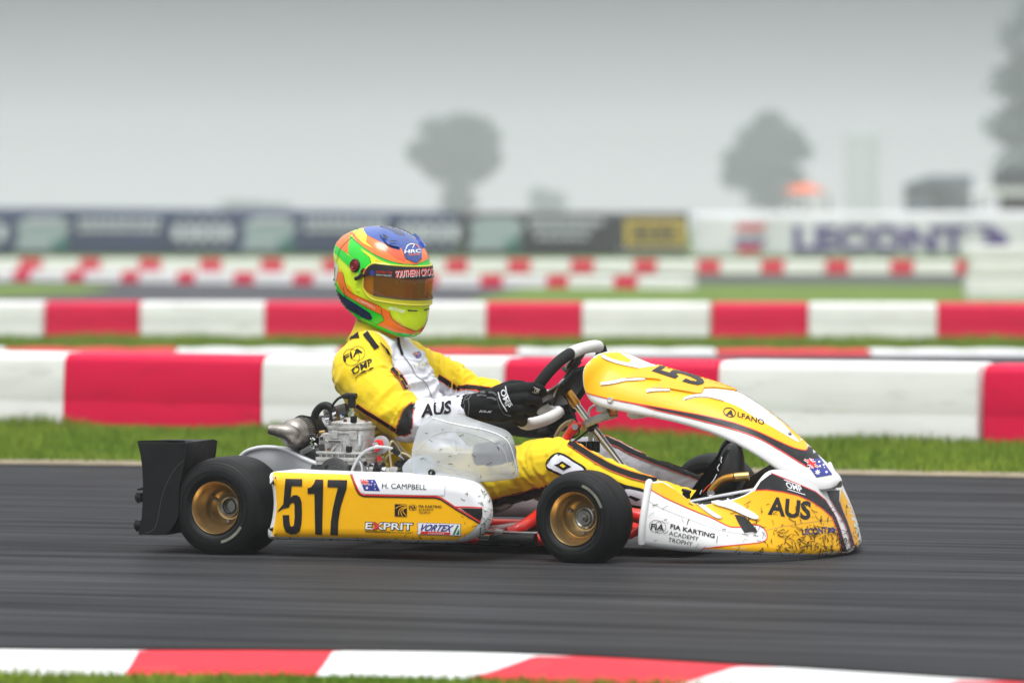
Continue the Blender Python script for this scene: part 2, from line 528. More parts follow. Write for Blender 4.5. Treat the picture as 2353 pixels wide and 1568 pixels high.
def flag(parent, q, bvh, off=0.002, big_star=True):
    """blue ensign with union canton, measured corners ul, ur, lr, ll"""
    ul, ur, lr, ll = [Vector(p) for p in q]
    def at(a, b):
        p = (ul * (1 - a) + ur * a) * (1 - b) + (ll * (1 - a) + lr * a) * b
        return (p.x, p.y)
    decal("flag_field", [at(0, 0), at(1, 0), at(1, 1), at(0, 1)], bvh, blue_st, parent, off, 6)
    for wd, mm, k in ((.10, white_st, 1), (.04, red_st, 3)):
        stripes("flag_cross", [[at(0, 0), at(.5, .5)], [at(.5, 0), at(0, .5)]], wd * (ll - ul).length, bvh, mm, parent, off + .0004 * k, 4)
    for wd, mm, k in ((.17, white_st, 2), (.09, red_st, 4)):
        stripes("flag_cross", [[at(.25, 0), at(.25, .5)], [at(0, .25), at(.5, .25)]], wd * (ll - ul).length, bvh, mm, parent, off + .0004 * k, 4)
    def star(a, b, r):
        c = at(a, b); h = (ll - ul).length
        return [(c[0] + h * r * (1 if i % 2 == 0 else .45) * math.cos(i * math.pi / 7), c[1] + h * r * (1 if i % 2 == 0 else .45) * math.sin(i * math.pi / 7)) for i in range(14)]
    decal("flag_star", [star(.25, .76, .15), star(.75, .2, .07), star(.62, .45, .07), star(.88, .4, .07), star(.75, .82, .08), star(.81, .56, .04)], bvh, white_st, parent, off + .0006, 5)

_ones = ["", "first", "second", "third", "fourth", "fifth", "sixth", "seventh", "eighth", "ninth", "tenth", "eleventh", "twelfth", "thirteenth", "fourteenth", "fifteenth", "sixteenth", "seventeenth", "eighteenth", "nineteenth"]
def _ord(n):
    if n < 20: return _ones[n]
    t = {2: ("twentieth", "twenty"), 3: ("thirtieth", "thirty"), 4: ("fortieth", "forty"), 5: ("fiftieth", "fifty"), 6: ("sixtieth", "sixty")}[n // 10]
    return t[0] if n % 10 == 0 else t[1] + "-" + _ones[n % 10]
NUMW = [_ord(k) for k in range(1, 61)]
# ================================================================ the setting
def nodes_mat(name):
    m = bpy.data.materials.new(name); m.use_nodes = True
    return m, m.node_tree, m.node_tree.nodes["Principled BSDF"]
def track_mat(name, base, wet, gl=(.10, .50)):
    m, nt, b = nodes_mat(name); ln = nt.links.new
    g = nt.nodes.new("ShaderNodeNewGeometry")
    mp = nt.nodes.new("ShaderNodeMapping"); mp.vector_type = 'TEXTURE'
    mp.inputs["Rotation"].default_value = (0, 0, R(-17)); mp.inputs["Scale"].default_value = (1.0, 0.055, 1.0)
    ln(g.outputs["Position"], mp.inputs[0])
    st = nt.nodes.new("ShaderNodeTexNoise"); st.inputs["Scale"].default_value = 0.5; st.inputs["Detail"].default_value = 8; st.inputs["Roughness"].default_value = 0.62
    ln(mp.outputs[0], st.inputs["Vector"])
    big = nt.nodes.new("ShaderNodeTexNoise"); big.inputs["Scale"].default_value = 0.55; big.inputs["Detail"].default_value = 3
    ln(g.outputs["Position"], big.inputs["Vector"])
    fine = nt.nodes.new("ShaderNodeTexNoise"); fine.inputs["Scale"].default_value = 170; fine.inputs["Detail"].default_value = 3
    ln(g.outputs["Position"], fine.inputs["Vector"])
    vor = nt.nodes.new("ShaderNodeTexVoronoi"); vor.inputs["Scale"].default_value = 150
    ln(g.outputs["Position"], vor.inputs["Vector"])
    rp = nt.nodes.new("ShaderNodeValToRGB"); q = rp.color_ramp.elements
    q[0].position = 0.30; q[0].color = (*[c * 0.55 for c in base], 1)
    q[1].position = 0.72; q[1].color = (*[c * 1.75 for c in base], 1)
    ln(st.outputs["Fac"], rp.inputs[0])
    m1 = nt.nodes.new("ShaderNodeMapRange"); m1.inputs[1].default_value = .3; m1.inputs[2].default_value = .7; m1.inputs[3].default_value = .82; m1.inputs[4].default_value = 1.2
    ln(big.outputs["Fac"], m1.inputs[0])
    m2 = nt.nodes.new("ShaderNodeMapRange"); m2.inputs[1].default_value = .25; m2.inputs[2].default_value = .75; m2.inputs[3].default_value = .75; m2.inputs[4].default_value = 1.25
    ln(fine.outputs["Fac"], m2.inputs[0])
    mm = nt.nodes.new("ShaderNodeMath"); mm.operation = 'MULTIPLY'; ln(m1.outputs[0], mm.inputs[0]); ln(m2.outputs[0], mm.inputs[1])
    sc_ = nt.nodes.new("ShaderNodeVectorMath"); sc_.operation = 'SCALE'; ln(rp.outputs[0], sc_.inputs[0]); ln(mm.outputs[0], sc_.inputs[3])
    ln(sc_.outputs[0], b.inputs["Base Color"])
    rr = nt.nodes.new("ShaderNodeMapRange"); rr.inputs[1].default_value = .3; rr.inputs[2].default_value = .75; rr.inputs[3].default_value = wet[0]; rr.inputs[4].default_value = wet[1]
    ln(st.outputs["Fac"], rr.inputs[0]); ln(rr.outputs[0], b.inputs["Roughness"])
    b.inputs["Specular IOR Level"].default_value = 0.24
    bp = nt.nodes.new("ShaderNodeBump"); bp.inputs["Strength"].default_value = 0.35; bp.inputs["Distance"].default_value = 0.003
    ln(vor.outputs["Distance"], bp.inputs["Height"]); ln(bp.outputs[0], b.inputs["Normal"])
    # dry aggregate with damp, glossier streaks over it
    df = nt.nodes.new("ShaderNodeBsdfDiffuse"); ln(sc_.outputs[0], df.inputs["Color"]); ln(bp.outputs[0], df.inputs["Normal"])
    wm = nt.nodes.new("ShaderNodeMapRange"); wm.inputs[1].default_value = .32; wm.inputs[2].default_value = .70; wm.inputs[3].default_value = gl[0]; wm.inputs[4].default_value = gl[1]
    ln(st.outputs["Fac"], wm.inputs[0])
    mxs = nt.nodes.new("ShaderNodeMixShader"); ln(wm.outputs[0], mxs.inputs[0]); ln(df.outputs[0], mxs.inputs[1]); ln(b.outputs[0], mxs.inputs[2])
    ln(mxs.outputs[0], nt.nodes["Material Output"].inputs["Surface"])
    return m
def grass_mat(name, c1, c2, sc):
    m, nt, b = nodes_mat(name); ln = nt.links.new
    g = nt.nodes.new("ShaderNodeNewGeometry")
    n1 = nt.nodes.new("ShaderNodeTexNoise"); n1.inputs["Scale"].default_value = sc; n1.inputs["Detail"].default_value = 8; n1.inputs["Roughness"].default_value = .7
    ln(g.outputs["Position"], n1.inputs["Vector"])
    rp = nt.nodes.new("ShaderNodeValToRGB"); q = rp.color_ramp.elements
    q[0].position = .32; q[0].color = (*c1, 1); q[1].position = .68; q[1].color = (*c2, 1)
    ln(n1.outputs["Fac"], rp.inputs[0]); ln(rp.outputs[0], b.inputs["Base Color"])
    b.inputs["Roughness"].default_value = .8; b.inputs["Specular IOR Level"].default_value = .2
    return m
asphalt = track_mat("wet_asphalt", (0.029, 0.0296, 0.0316), (0.30, 0.50), (.10, .42))
asphalt_far = track_mat("far_asphalt", (0.060, 0.060, 0.066), (0.35, 0.6))
grass_g = grass_mat("grass_ground", (0.055, 0.120, 0.008), (0.150, 0.220, 0.022), 2.2)
blade_m = grass_mat("grass_blades", (0.060, 0.150, 0.006), (0.240, 0.300, 0.030), 2.0)
dirt_m = mat("track_edge_dirt", (0.24, 0.195, 0.125), 0.9, var=0.3, vscale=6, bump=.3, bscale=60)
def bar_mat(name, col, dcol):
    return mat(name, col, 0.42, spec=0.22, var=0.05, vscale=3.0, dirt=dcol, dscale=4.0, dth=(0.56, 0.84), objrand=1.0, rvar=0.12, stretch=(1, 1, 4.0))
bar_red = bar_mat("barrier_red", (0.66, 0.002, 0.052), (0.34, 0.006, 0.024))
bar_white = bar_mat("barrier_white", (0.78, 0.78, 0.765), (0.46, 0.45, 0.41))
kerb_red = mat("kerb_paint_red", (0.64, 0.010, 0.028), 0.5, spec=0.2, var=0.12, vscale=9, dirt=(0.30, 0.07, 0.06), dscale=14, dth=(0.55, 0.8), objrand=1.0)
kerb_white = mat("kerb_paint_white", (0.76, 0.76, 0.76), 0.5, var=0.06, vscale=9, dirt=(0.42, 0.40, 0.38), dscale=14, dth=(0.55, 0.82), objrand=1.0)
concrete = mat("kerb_concrete", (0.30, 0.29, 0.27), 0.85, var=0.2, vscale=8)

def sheet(name, P, z, m, label=None, kind="structure", parent=None, sub=0):
    mb = MB(); mb.v = [Vector((p[0], p[1], z)) for p in P]; mb.f = [list(range(len(P)))]
    me = bpy.data.meshes.new(name); me.from_pydata([tuple(v) for v in mb.v], [], mb.f)
    bm = bmesh.new(); bm.from_mesh(me)
    for f in bm.faces:
        if f.normal.z < 0: f.normal_flip()
    bmesh.ops.triangulate(bm, faces=bm.faces)
    bm.to_mesh(me); bm.free(); me.materials.append(m)
    o = link(bpy.data.objects.new(name, me), parent)
    if kind: o["kind"] = kind
    if label: o["label"] = label
    return o
GX = lambda px, py: ((px - CXP) * GZ(py) / FPX, GZ(py))

sheet("ground", [(-2200, -40), (2200, -40), (2200, 2600), (-2200, 2600)], 0.0, grass_g, "green grass ground around the karting track")
# near track: far edge and kerb edge as measured, carried on beyond the frame
far_edge = [(-60, 30.5), (-20, 22.6), (-6, 19.3), GX(0, 1068), (0.0, 17.98), GX(2352, 1100), (6, 16.0), (20, 10.5), (60, -8)]
near_edge = [(-60, 22.0), (-20, 14.5), (-5, 11.25), (-2.4, 10.66), GX(0, 1494), GX(650, 1497), GX(1176, 1504), GX(1750, 1533), GX(2352, 1570), (2.2, 8.92), (5, 6.9), (14, 0.0), (40, -20)]
far_s = [(p.x, p.y) for p in catmull([Vector((*q, 0)) for q in far_edge], 6)]
near_s = [(p.x, p.y) for p in catmull([Vector((*q, 0)) for q in near_edge], 6)]
sheet("track", far_s + near_s[::-1], 0.008, asphalt, "damp grey asphalt racing track under the kart")
# sandy edge between asphalt and grass
def offset_line(P, d):
    out = []
    for i, p in enumerate(P):
        a = P[max(i - 1, 0)]; b = P[min(i + 1, len(P) - 1)]
        dx, dy = b[0] - a[0], b[1] - a[1]; l = math.hypot(dx, dy)
        out.append((p[0] - dy / l * d, p[1] + dx / l * d))
    return out
fe_mid = [p for p in far_s if -12 < p[0] < 12]
jit = [(p[0], p[1] + random.uniform(-.03, .05)) for p in resample(fe_mid, .25, False)]
sheet("track_verge", offset_line(fe_mid, -.10) + offset_line(jit, .22)[::-1], 0.012, dirt_m, "strip of pale dry dirt along the far track edge")

# near kerb: humped strip in red and white sections
kl = [p for p in near_s if -4 < p[0] < 4.5]
kl = resample(kl, .03, False)
prof = [(0.0, 0.004), (0.03, 0.007), (0.11, 0.013), (0.20, 0.021), (0.235, 0.021), (0.28, 0.017), (0.40, 0.008), (0.52, 0.003), (0.57, -0.02)]
def kerb_piece(P, m, parent, name="kerb_block"):
    rows = [[Vector((*q, z)) for q in offset_line(P, -d)] for d, z in prof]
    mb = MB(); mb.grid(rows, flip=False)
    return mb.build(name, m, parent)
kb = MB(); kb.grid([[Vector((*q, -.03)) for q in offset_line(kl, -d)] for d in (.02, .3, .54)])
kerb_o = tag(kb.build("kerb", concrete), "humped red and white kerb along the near track edge", None, None, "structure")
bounds = []
for px in (-640, -160, 330, 780, 1331, 1796, 2300, 2800):
    k = (px - CXP) / FPX
    i = min(range(len(kl)), key=lambda j: abs(kl[j][0] / kl[j][1] - k)); bounds.append(i)
bounds = sorted(set([0] + bounds + [len(kl) - 1]))
for a, (i, j) in enumerate(zip(bounds[:-1], bounds[1:])):
    if j - i < 2: continue
    mid = kl[(i + j) // 2]; pm = CXP + FPX * mid[0] / mid[1]
    red = (330 < pm < 780) or (1331 < pm < 1796) or (-640 < pm < -160) or (2300 < pm < 2800)
    kerb_piece(kl[i:j + 1], kerb_red if red else kerb_white, kerb_o)

# far side of the first barrier: another strip of track, its ribbed kerb, grass
sheet("service_track", [(-60, 45), (-3.6, 25.6), (3.6, 22.6), (60, 2), (60, 10), (3.8, 32.95), (-3.8, 33.45), (-60, 50)], 0.008, asphalt_far, "hidden grey asphalt track behind the nearest barrier")
def bump_kerb(px0, px1, Z0, red, parent):
    x0 = (px0 - CXP) * Z0 / FPX; x1 = (px1 - CXP) * Z0 / FPX
    rows = []
    xs = np.linspace(x0, x1, 40)
    for d in np.linspace(0, .7, 12):
        rows.append([Vector((x, Z0 + d - x * .06, 0.02 + .035 * math.sin(math.pi * d / .7) * (0.75 + .25 * math.cos((x + d) * 2 * math.pi / .42)))) for x in xs])
    mb = MB(); mb.grid(rows)
    return mb.build("kerb_block", kerb_red if red else kerb_white, parent)
fk = MB(); fk.grid([[Vector((x, 33.25 + d - x * .06, .005)) for x in (-6, 0, 6)] for d in (0, .75)])
far_kerb = tag(fk.build("far_kerb", concrete), "ribbed red and white kerb behind the nearest barrier", None, None, "structure")
seg = [-700, -350, 0, 400, 775, 1190, 1647, 2000, 2400, 2800]
for i in range(len(seg) - 1):
    bump_kerb(seg[i], seg[i + 1] - 3, 33.3, i % 2 == 0, far_kerb)

# far asphalt and grass islands beyond the second barrier
sheet("far_track", [(-70, 47), (70, 47), (70, 84), (-70, 88)], 0.008, asphalt_far, "grey asphalt of the far part of the track")
sheet("grass_island", [GX(1060, 700), GX(1110, 684), GX(1200, 664), GX(1500, 656), GX(1900, 655), GX(2260, 657), GX(2900, 658), GX(2900, 760), GX(1000, 760)], 0.014, grass_g, "bright green grass island right of the far track")
sheet("grass_wedge", [GX(-700, 648), GX(0, 654), GX(180, 656), GX(275, 663), GX(190, 677), GX(0, 684), GX(-700, 690)], 0.014, grass_g, "wedge of grass at the left in the far track")

# ---- barrier blocks
def block_mesh(l, h, d=0.30):
    mb = MB(); r = min(.045, h * .18)
    pr = [(-d / 2, 0.0), (-d / 2, h * .30), (-d / 2 + .0025, h * .34), (-d / 2 + .0025, h * .40), (-d / 2, h * .44), (-d / 2 + .012, h - r)]
    for k in range(1, 6):
        a = k / 5 * math.pi / 2
        pr.append((-d / 2 + .012 + r - r * math.cos(a), h - r + r * math.sin(a)))
    pr += [(-p[0], p[1]) for p in pr[::-1]]
    rows = []
    for x, s in ((-l / 2 + .004, .93), (-l / 2 + .012, .985), (-l / 2 + .03, 1.0), (0, 1.0), (l / 2 - .03, 1.0), (l / 2 - .012, .985), (l / 2 - .004, .93)):
        rows.append([Vector((x, p[0] * s, h / 2 + (p[1] - h / 2) * (s if p[1] > h / 2 else 1.0))) for p in pr])
    mb.grid(rows)
    mb.cap(rows[0]); mb.cap(rows[-1], True)
    me_o = mb.build("tmp", None, ang=50)
    me = me_o.data; bpy.data.objects.remove(me_o)
    return me
def barrier_row(A, B, lr, lw, h, start_px, lab, group, off=0):
    """alternating red and white blocks of their own lengths; start_px = where one red block begins in the picture"""
    A = Vector((*A, 0)); B = Vector((*B, 0)); d = (B - A); Lr = d.length; d.normalize()
    mr = block_mesh(lr, h); mw = block_mesh(lw, h); mr.materials.append(bar_red); mw.materials.append(bar_white)
    k = (start_px - CXP) / FPX
    s0 = (k * A.y - A.x) / (d.x - k * d.y)
    ang = math.atan2(d.y, d.x); cnt = {}
    rs = random.Random(len(lab) + int(lr * 100))
    n0 = -int((s0 + off * (lr + lw)) / (lr + lw)) - 1; n1 = int((Lr - s0 + off * (lr + lw)) / (lr + lw)) + 1
    for i in range(n0, n1):
        for red in (True, False):
            l = lr if red else lw
            p = A + d * (s0 + i * (lr + lw) + (lr / 2 if red else lr + lw / 2))
            px = CXP + FPX * p.x / p.y; hw_px = .5 * l * FPX / p.y
            c = 'red' if red else 'white'
            vis = px + hw_px > 0 and px - hw_px < 2352
            if not vis and not off: continue
            o = bpy.data.objects.new("barrier_block", mr if red else mw)
            o.location = (p.x + rs.uniform(-.012, .012), p.y + rs.uniform(-.012, .012), 0)
            o.rotation_euler = (0, rs.uniform(-.006, .006), ang + rs.uniform(-.012, .012))
            link(o)
            key = (red, 0 if vis else (1 if px < 1176 else 2)); w = NUMW[cnt.get(key, 0)]; cnt[key] = cnt.get(key, 0) + 1
            if vis: t = f"{c} plastic barrier block, {w} {c} one from the left in the {lab}"
            else: t = f"{c} plastic barrier block of the {lab}, {w} {c} one off the {'left' if px < 1176 else 'right'} edge"
            tag(o, t, "barrier block", group)
W2 = lambda px, Z: ((px - CXP) * Z / FPX, Z)
barrier_row(W2(0, 21.9), W2(2352, 20.0), 1.00, 1.17, .347, 180, "nearest barrier row", "blocks of the nearest barrier row", 1)
barrier_row(W2(0, 38.8), W2(2352, 38.0), .775, 1.03, .302, 110, "second barrier row", "blocks of the second barrier row", 2)
barrier_row(W2(-150, 79), W2(1465, 67.5), .46, .90, .18, 44, "third low barrier row", "blocks of the third barrier row")
barrier_row(W2(-100, 93), W2(2260, 88.5), .44, .78, .235, 50, "farthest barrier row", "blocks of the farthest barrier row")

# white foam blocks stacked at the right
rs = random.Random(4)
for i, (h0, h1, dx) in enumerate(((0, .27, 0.0), (.275, .50, .03), (.505, .66, -.02))):
    mb = MB(); X0 = W2(2222, 58)[0] + dx
    mb.box((X0 + .75, 58.2, (h0 + h1) / 2), (1.5, .6, h1 - h0))
    o = mb.build("foam_block", bar_white, bevel=.02)
    tag(o, ["white foam block, bottom one of the stack at the right edge", "white foam block in the middle of the stack at the right edge", "white foam block on top of the stack at the right edge"][i], "foam block", "white foam blocks stacked at the right")

# ---- advertising banners on the far fence
ban_blue = mat("banner_blue", (0.012, 0.030, 0.088), 0.55, var=0.12, vscale=.6)
ban_dark = mat("banner_dark", (0.014, 0.015, 0.016), 0.55, var=0.12, vscale=.6)
ban_white = mat("banner_white", (0.66, 0.67, 0.70), 0.55, var=0.04, vscale=.6)
print_white = mat("print_white", (0.52, 0.55, 0.60), 0.6)
print_green = mat("print_pale_green", (0.30, 0.37, 0.39), 0.6)
print_dkgreen = mat("print_dark_green", (0.02, 0.16, 0.12), 0.6)
print_yellow = mat("print_yellow", (0.62, 0.44, 0.02), 0.6)
print_purple = mat("print_purple", (0.070, 0.045, 0.20), 0.6)
print_red = mat("print_red", (0.62, 0.05, 0.08), 0.6)
post_m = mat("fence_post_steel", (0.10, 0.10, 0.10), 0.5, 0.5)
ZB = 115.0
def ban_pt(px, py, off=0.0):
    return W(px, py, ZB - off)
def banner(name, x0, x1, yt, yb, m, label):
    n = 40; rows = []
    rr = random.Random(int(x0))
    ph = rr.uniform(0, 6)
    for j in range(7):
        b = j / 6
        row = []
        for i in range(n + 1):
            a = i / n; px = x0 + (x1 - x0) * a
            y = yt(px) + (yb(px) - yt(px)) * b
            p = W(px, y, ZB); p.y += .03 * math.sin(a * 31 + ph + b * 2) ; row.append(p)
        rows.append(row)
    root = empty(name, ((x0 + x1) / 2 * ZB / FPX - CXP * ZB / FPX, ZB, 0))
    POFF[root.name] = Vector(root.location)
    mb = MB(); mb.grid(rows); mb.build("panel", m, root, solid=.012)
    k = max(2, int((x1 - x0) / 200))
    for i in range(k + 1):
        px = x0 + 4 + (x1 - x0 - 8) * i / k
        a = W(px, yt(px) - 2, ZB + .06)
        q = MB().cyl((a.x, a.y, 0), (a.x, a.y, a.z), .025, 8); q.build("post", post_m, root)
    tag(root, label, "banner", "advertising banners on the far fence")
    return root
def printp(root, name, P, m, off=.06):
    mb = MB(); mb.v = [ban_pt(x, y, off) for x, y in P]; mb.f = [list(range(len(P)))[::-1]]
    return mb.build(name, m, root, fix=False, smooth=False)
def blob(x0, y0, x1, y1, n=20, e=.6):
    cx, cy, rx, ry = (x0 + x1) / 2, (y0 + y1) / 2, (x1 - x0) / 2, (y1 - y0) / 2
    f = lambda v: math.copysign(abs(v) ** e, v)
    return [(cx + rx * f(math.cos(2 * math.pi * k / n)), cy + ry * f(math.sin(2 * math.pi * k / n))) for k in range(n)]
b1 = banner("advertising_banner", -420, 1053, lambda x: 477 + 9 * max(0, min(1, (x - 100) / 1000)), lambda x: 588, ban_blue, "dark blue banner with pale lettering along the far fence")
for ox in (-505, 15, 535):
    printp(b1, "emblem", [(ox + 22, 512), (ox + 60, 496), (ox + 120, 497), (ox + 150, 520), (ox + 120, 560), (ox + 110, 575), (ox + 18, 574), (ox + 30, 545)], print_green, .06)
    printp(b1, "emblem_detail", [(ox + 105, 552), (ox + 140, 548), (ox + 138, 574), (ox + 104, 574)], print_dkgreen, .10)
    printp(b1, "emblem_detail", [(ox + 40, 502), (ox + 140, 500), (ox + 120, 512), (ox + 40, 514)], print_white, .10)
    rr = random.Random(5)
    for (y0, y1, xa, xb) in ((500, 515, 165, 352), (521, 533, 165, 345)):
        x = xa
        while x < xb - 6:
            w = rr.uniform(10, 19)
            printp(b1, "letter", blob(ox + x, y0, ox + x + w, y1, 10, .5), print_white, .06); x += w + 3
    for x in (380, 410, 438, 468, 497):
        printp(b1, "letter", blob(ox + x, 516, ox + x + 24, 551, 12, .5), print_white, .06)
    for x in (395, 425, 455, 485):
        printp(b1, "letter", blob(ox + x, 502, ox + x + 20, 509, 8, .5), print_white, .06)
        printp(b1, "letter", blob(ox + x, 558, ox + x + 20, 564, 8, .5), print_white, .06)
b2 = banner("advertising_banner", 1056, 1580, lambda x: 487, lambda x: 590, ban_dark, "charcoal banner with pale lettering and a yellow panel")
ox = 1056
printp(b2, "emblem", [(ox + 22, 512), (ox + 60, 498), (ox + 125, 499), (ox + 150, 522), (ox + 120, 560), (ox + 110, 575), (ox + 18, 574), (ox + 30, 545)], print_green, .06)
printp(b2, "emblem_detail", [(ox + 105, 552), (ox + 140, 548), (ox + 138, 574), (ox + 104, 574)], print_dkgreen, .10)
rr = random.Random(8)
for (y0, y1, xa, xb) in ((502, 517, 160, 330), (523, 531, 165, 300), (539, 549, 175, 285)):
    x = xa
    while x < xb - 6:
        w = rr.uniform(10, 19)
        printp(b2, "letter", blob(ox + x, y0, ox + x + w, y1, 10, .5), print_white, .06); x += w + 3
printp(b2, "yellow_panel", [(1436, 503), (1572, 503), (1572, 566), (1436, 566)], print_yellow, .06)
for (x0, x1, y0, y1) in ((1440, 1568, 512, 516), (1440, 1568, 553, 557), (1452, 1474, 520, 549), (1480, 1500, 522, 547), (1508, 1530, 520, 549), (1536, 1556, 522, 547)):
    printp(b2, "panel_marking", blob(x0, y0, x1, y1, 10, .4), ban_dark, .10)
for x in range(1420, 1570, 18):
    printp(b2, "letter", blob(x, 573, x + 13, 578, 8, .5), print_white, .06)
b3 = banner("advertising_banner", 1590, 2640, lambda x: 487 - 3 * max(0, (x - 1900) / 700), lambda x: 594, ban_white, "white banner with large purple lettering and a striped emblem")
printp(b3, "emblem_bar", [(1692, 514), (1765, 514), (1748, 530), (1690, 530)], print_red)
printp(b3, "emblem_bar", [(1690, 548), (1764, 548), (1752, 562), (1680, 562)], print_purple)
printp(b3, "emblem_bar", [(1696, 564), (1752, 564), (1740, 582), (1692, 582)], print_red)
def flat_text(root, body, ll, lr, ul, m, bold=.03):
    v, f = text_mesh(body, bold, 0.0)
    mb = MB(); mb.v = [ban_pt(ll[0] + (lr[0] - ll[0]) * a + (ul[0] - ll[0]) * b, ll[1] + (lr[1] - ll[1]) * a + (ul[1] - ll[1]) * b, .06) for a, b in v]; mb.f = [list(q) for q in f]
    return mb.build("lettering", m, root, fix=False, smooth=False)
flat_text(b3, "LECONT", (1822, 581), (2222, 581), (1822, 517), print_purple, .045)
printp(b3, "arrow_mark", [(2225, 517), (2275, 517), (2312, 540), (2318, 552), (2300, 582), (2240, 582), (2262, 560), (2268, 545), (2258, 530)], print_purple)

# ---- background: orange parasol with marshal stand, tents, trees
orange_c = mat("parasol_orange", (0.80, 0.14, 0.035), 0.7)
stand_w = mat("stand_white", (0.60, 0.60, 0.62), 0.6, var=.08, vscale=2)
stand_d = mat("stand_dark", (0.05, 0.045, 0.045), 0.6)
Zp = 150.0
c = W(1848, 441, Zp)
par = empty("parasol", (c.x, Zp, 0)); POFF[par.name] = Vector((c.x, Zp, 0))
mb = MB(); top = W(1848, 423, Zp)
rows = []
for k in range(6):
    t = k / 5; rows.append([Vector((c.x + 0.72 * t * math.cos(a), Zp + .72 * t * math.sin(a), top.z - (top.z - c.z) * t ** 1.6)) for a in [2 * math.pi * i / 8 for i in range(8)]])
mb.grid(rows, cu=True); mb.build("canopy", orange_c, par, solid=.01, ang=20)
MB().cyl((c.x, Zp, 0), (c.x, Zp, top.z), .022, 8).build("pole", stand_d, par)
tag(par, "open orange parasol above the white banner", "parasol")
st = empty("marshal_stand", (W(1862, 470, Zp + 1).x, Zp + 1, 0)); POFF[st.name] = Vector(st.location)
x0, x1 = W(1818, 0, Zp + 1).x, W(1905, 0, Zp + 1).x
zt = W(0, 447, Zp + 1).z; zm = W(0, 462, Zp + 1).z
MB().box(((x0 + x1) / 2, Zp + 1.4, zt - .04), (x1 - x0, .8, .08)).build("shelf", stand_w, st, bevel=.01)
MB().box(((x0 + x1) / 2 + .1, Zp + 1.4, (zm) / 2), (x1 - x0 - .25, .75, zm - .1)).build("cabinet", stand_w, st, bevel=.02)
for xx in (x0 + .05, x1 - .05):
    MB().cyl((xx, Zp + 1.05, 0), (xx, Zp + 1.05, zt), .04, 8).build("leg", stand_d, st)
MB().box((x0 + .25, Zp + 1.2, (zt + zm) / 2), (.28, .3, zt - zm - .1)).build("box", stand_d, st, bevel=.01)
tag(st, "small white and dark marshal stand under the orange parasol", "stand")

blue_grey = mat("tarp_blue_grey", (0.10, 0.11, 0.15), 0.7, var=.2, vscale=1)
roof_w = mat("canopy_white", (0.66, 0.67, 0.66), 0.6, var=.05, vscale=1)
dark_b = mat("pavilion_dark", (0.022, 0.025, 0.028), 0.7)
brown_b = mat("pavilion_brown", (0.06, 0.035, 0.035), 0.7)
Zt = 300.0
tb = empty("grandstand_tent", (W(2155, 0, Zt).x, Zt, 0)); POFF[tb.name] = Vector(tb.location)
def wbox(px0, py0, px1, py1, Z, d, name, m, parent, bevel=.02):
    a = W(px0, py1, Z); b = W(px1, py0, Z)
    z0 = max(0.0, a.z)
    return MB().box(((a.x + b.x) / 2, Z + d / 2, (z0 + b.z) / 2), (b.x - a.x, d, b.z - z0)).build(name, m, parent, bevel=bevel)
wbox(2082, 425, 2140, 600, Zt, 2, "side_wall", blue_grey, tb)
wbox(2140, 412, 2176, 600, Zt - .3, 2, "pillar", dark_b, tb)
wbox(2176, 402, 2232, 440, Zt, 2, "upper_panel", blue_grey, tb)
wbox(2176, 441, 2232, 600, Zt + .4, 1.5, "lower_panel", blue_grey, tb)
mb = MB(); a = W(2075, 425, Zt - .5); b = W(2175, 405, Zt - .5)
mb.prism([(a.x, Zt - .5, a.z), (b.x, Zt - .5, a.z), (b.x, Zt - .5, b.z), ((a.x + b.x) / 2 + .5, Zt - .5, b.z + .1)], (0, 3, 0)); mb.build("roof", blue_grey, tb)
tag(tb, "blue-grey tent structure behind the white banner near the right", "tent")
Zq = 210.0
pv = empty("pavilion", (W(2340, 0, Zq).x, Zq, 0)); POFF[pv.name] = Vector(pv.location)
wbox(2300, 388, 2620, 432, Zq + .5, 4, "upper_wall", dark_b, pv)
mb = MB(); a = W(2235, 447, Zq); b = W(2640, 432, Zq); 
mb.prism([(a.x, Zq - .6, a.z), (b.x, Zq - .6, a.z - .1), (b.x, Zq - .6, b.z), (a.x + 1.0, Zq - .6, b.z)], (0, 5, 0)); mb.build("canopy_roof", roof_w, pv)
wbox(2310, 449, 2620, 600, Zq + 1, 3, "lower_wall", brown_b, pv)
for px in (2250, 2330, 2440):
    a = W(px, 447, Zq - .3); MB().cyl((a.x, Zq - .3, 0), (a.x, Zq - .3, a.z), .05, 8).build("post", stand_d, pv)
tag(pv, "dark pavilion with white canopy roof at the right edge", "pavilion")
silo = empty("water_tower", (W(1980, 0, 900).x, 900, 0)); POFF[silo.name] = Vector(silo.location)
pl_w = mat("tower_plaster", (0.36, 0.37, 0.38), 0.8, var=.04, vscale=.3)
a = W(1980, 306, 900)
MB().lathe([(0, 3.2), (a.z - .8, 3.2), (a.z - .8, 3.5), (a.z, 3.3), (a.z + .6, .01)], (a.x, 900, 0), (0, 0, 1), 24).build("shaft", pl_w, silo)
MB().cyl((a.x, 900, a.z + .4), (a.x, 900, a.z + 1.4), .3, 10).build("vent_cap", pl_w, silo)
tag(silo, "faint pale round tower fading into the haze at right", "tower")

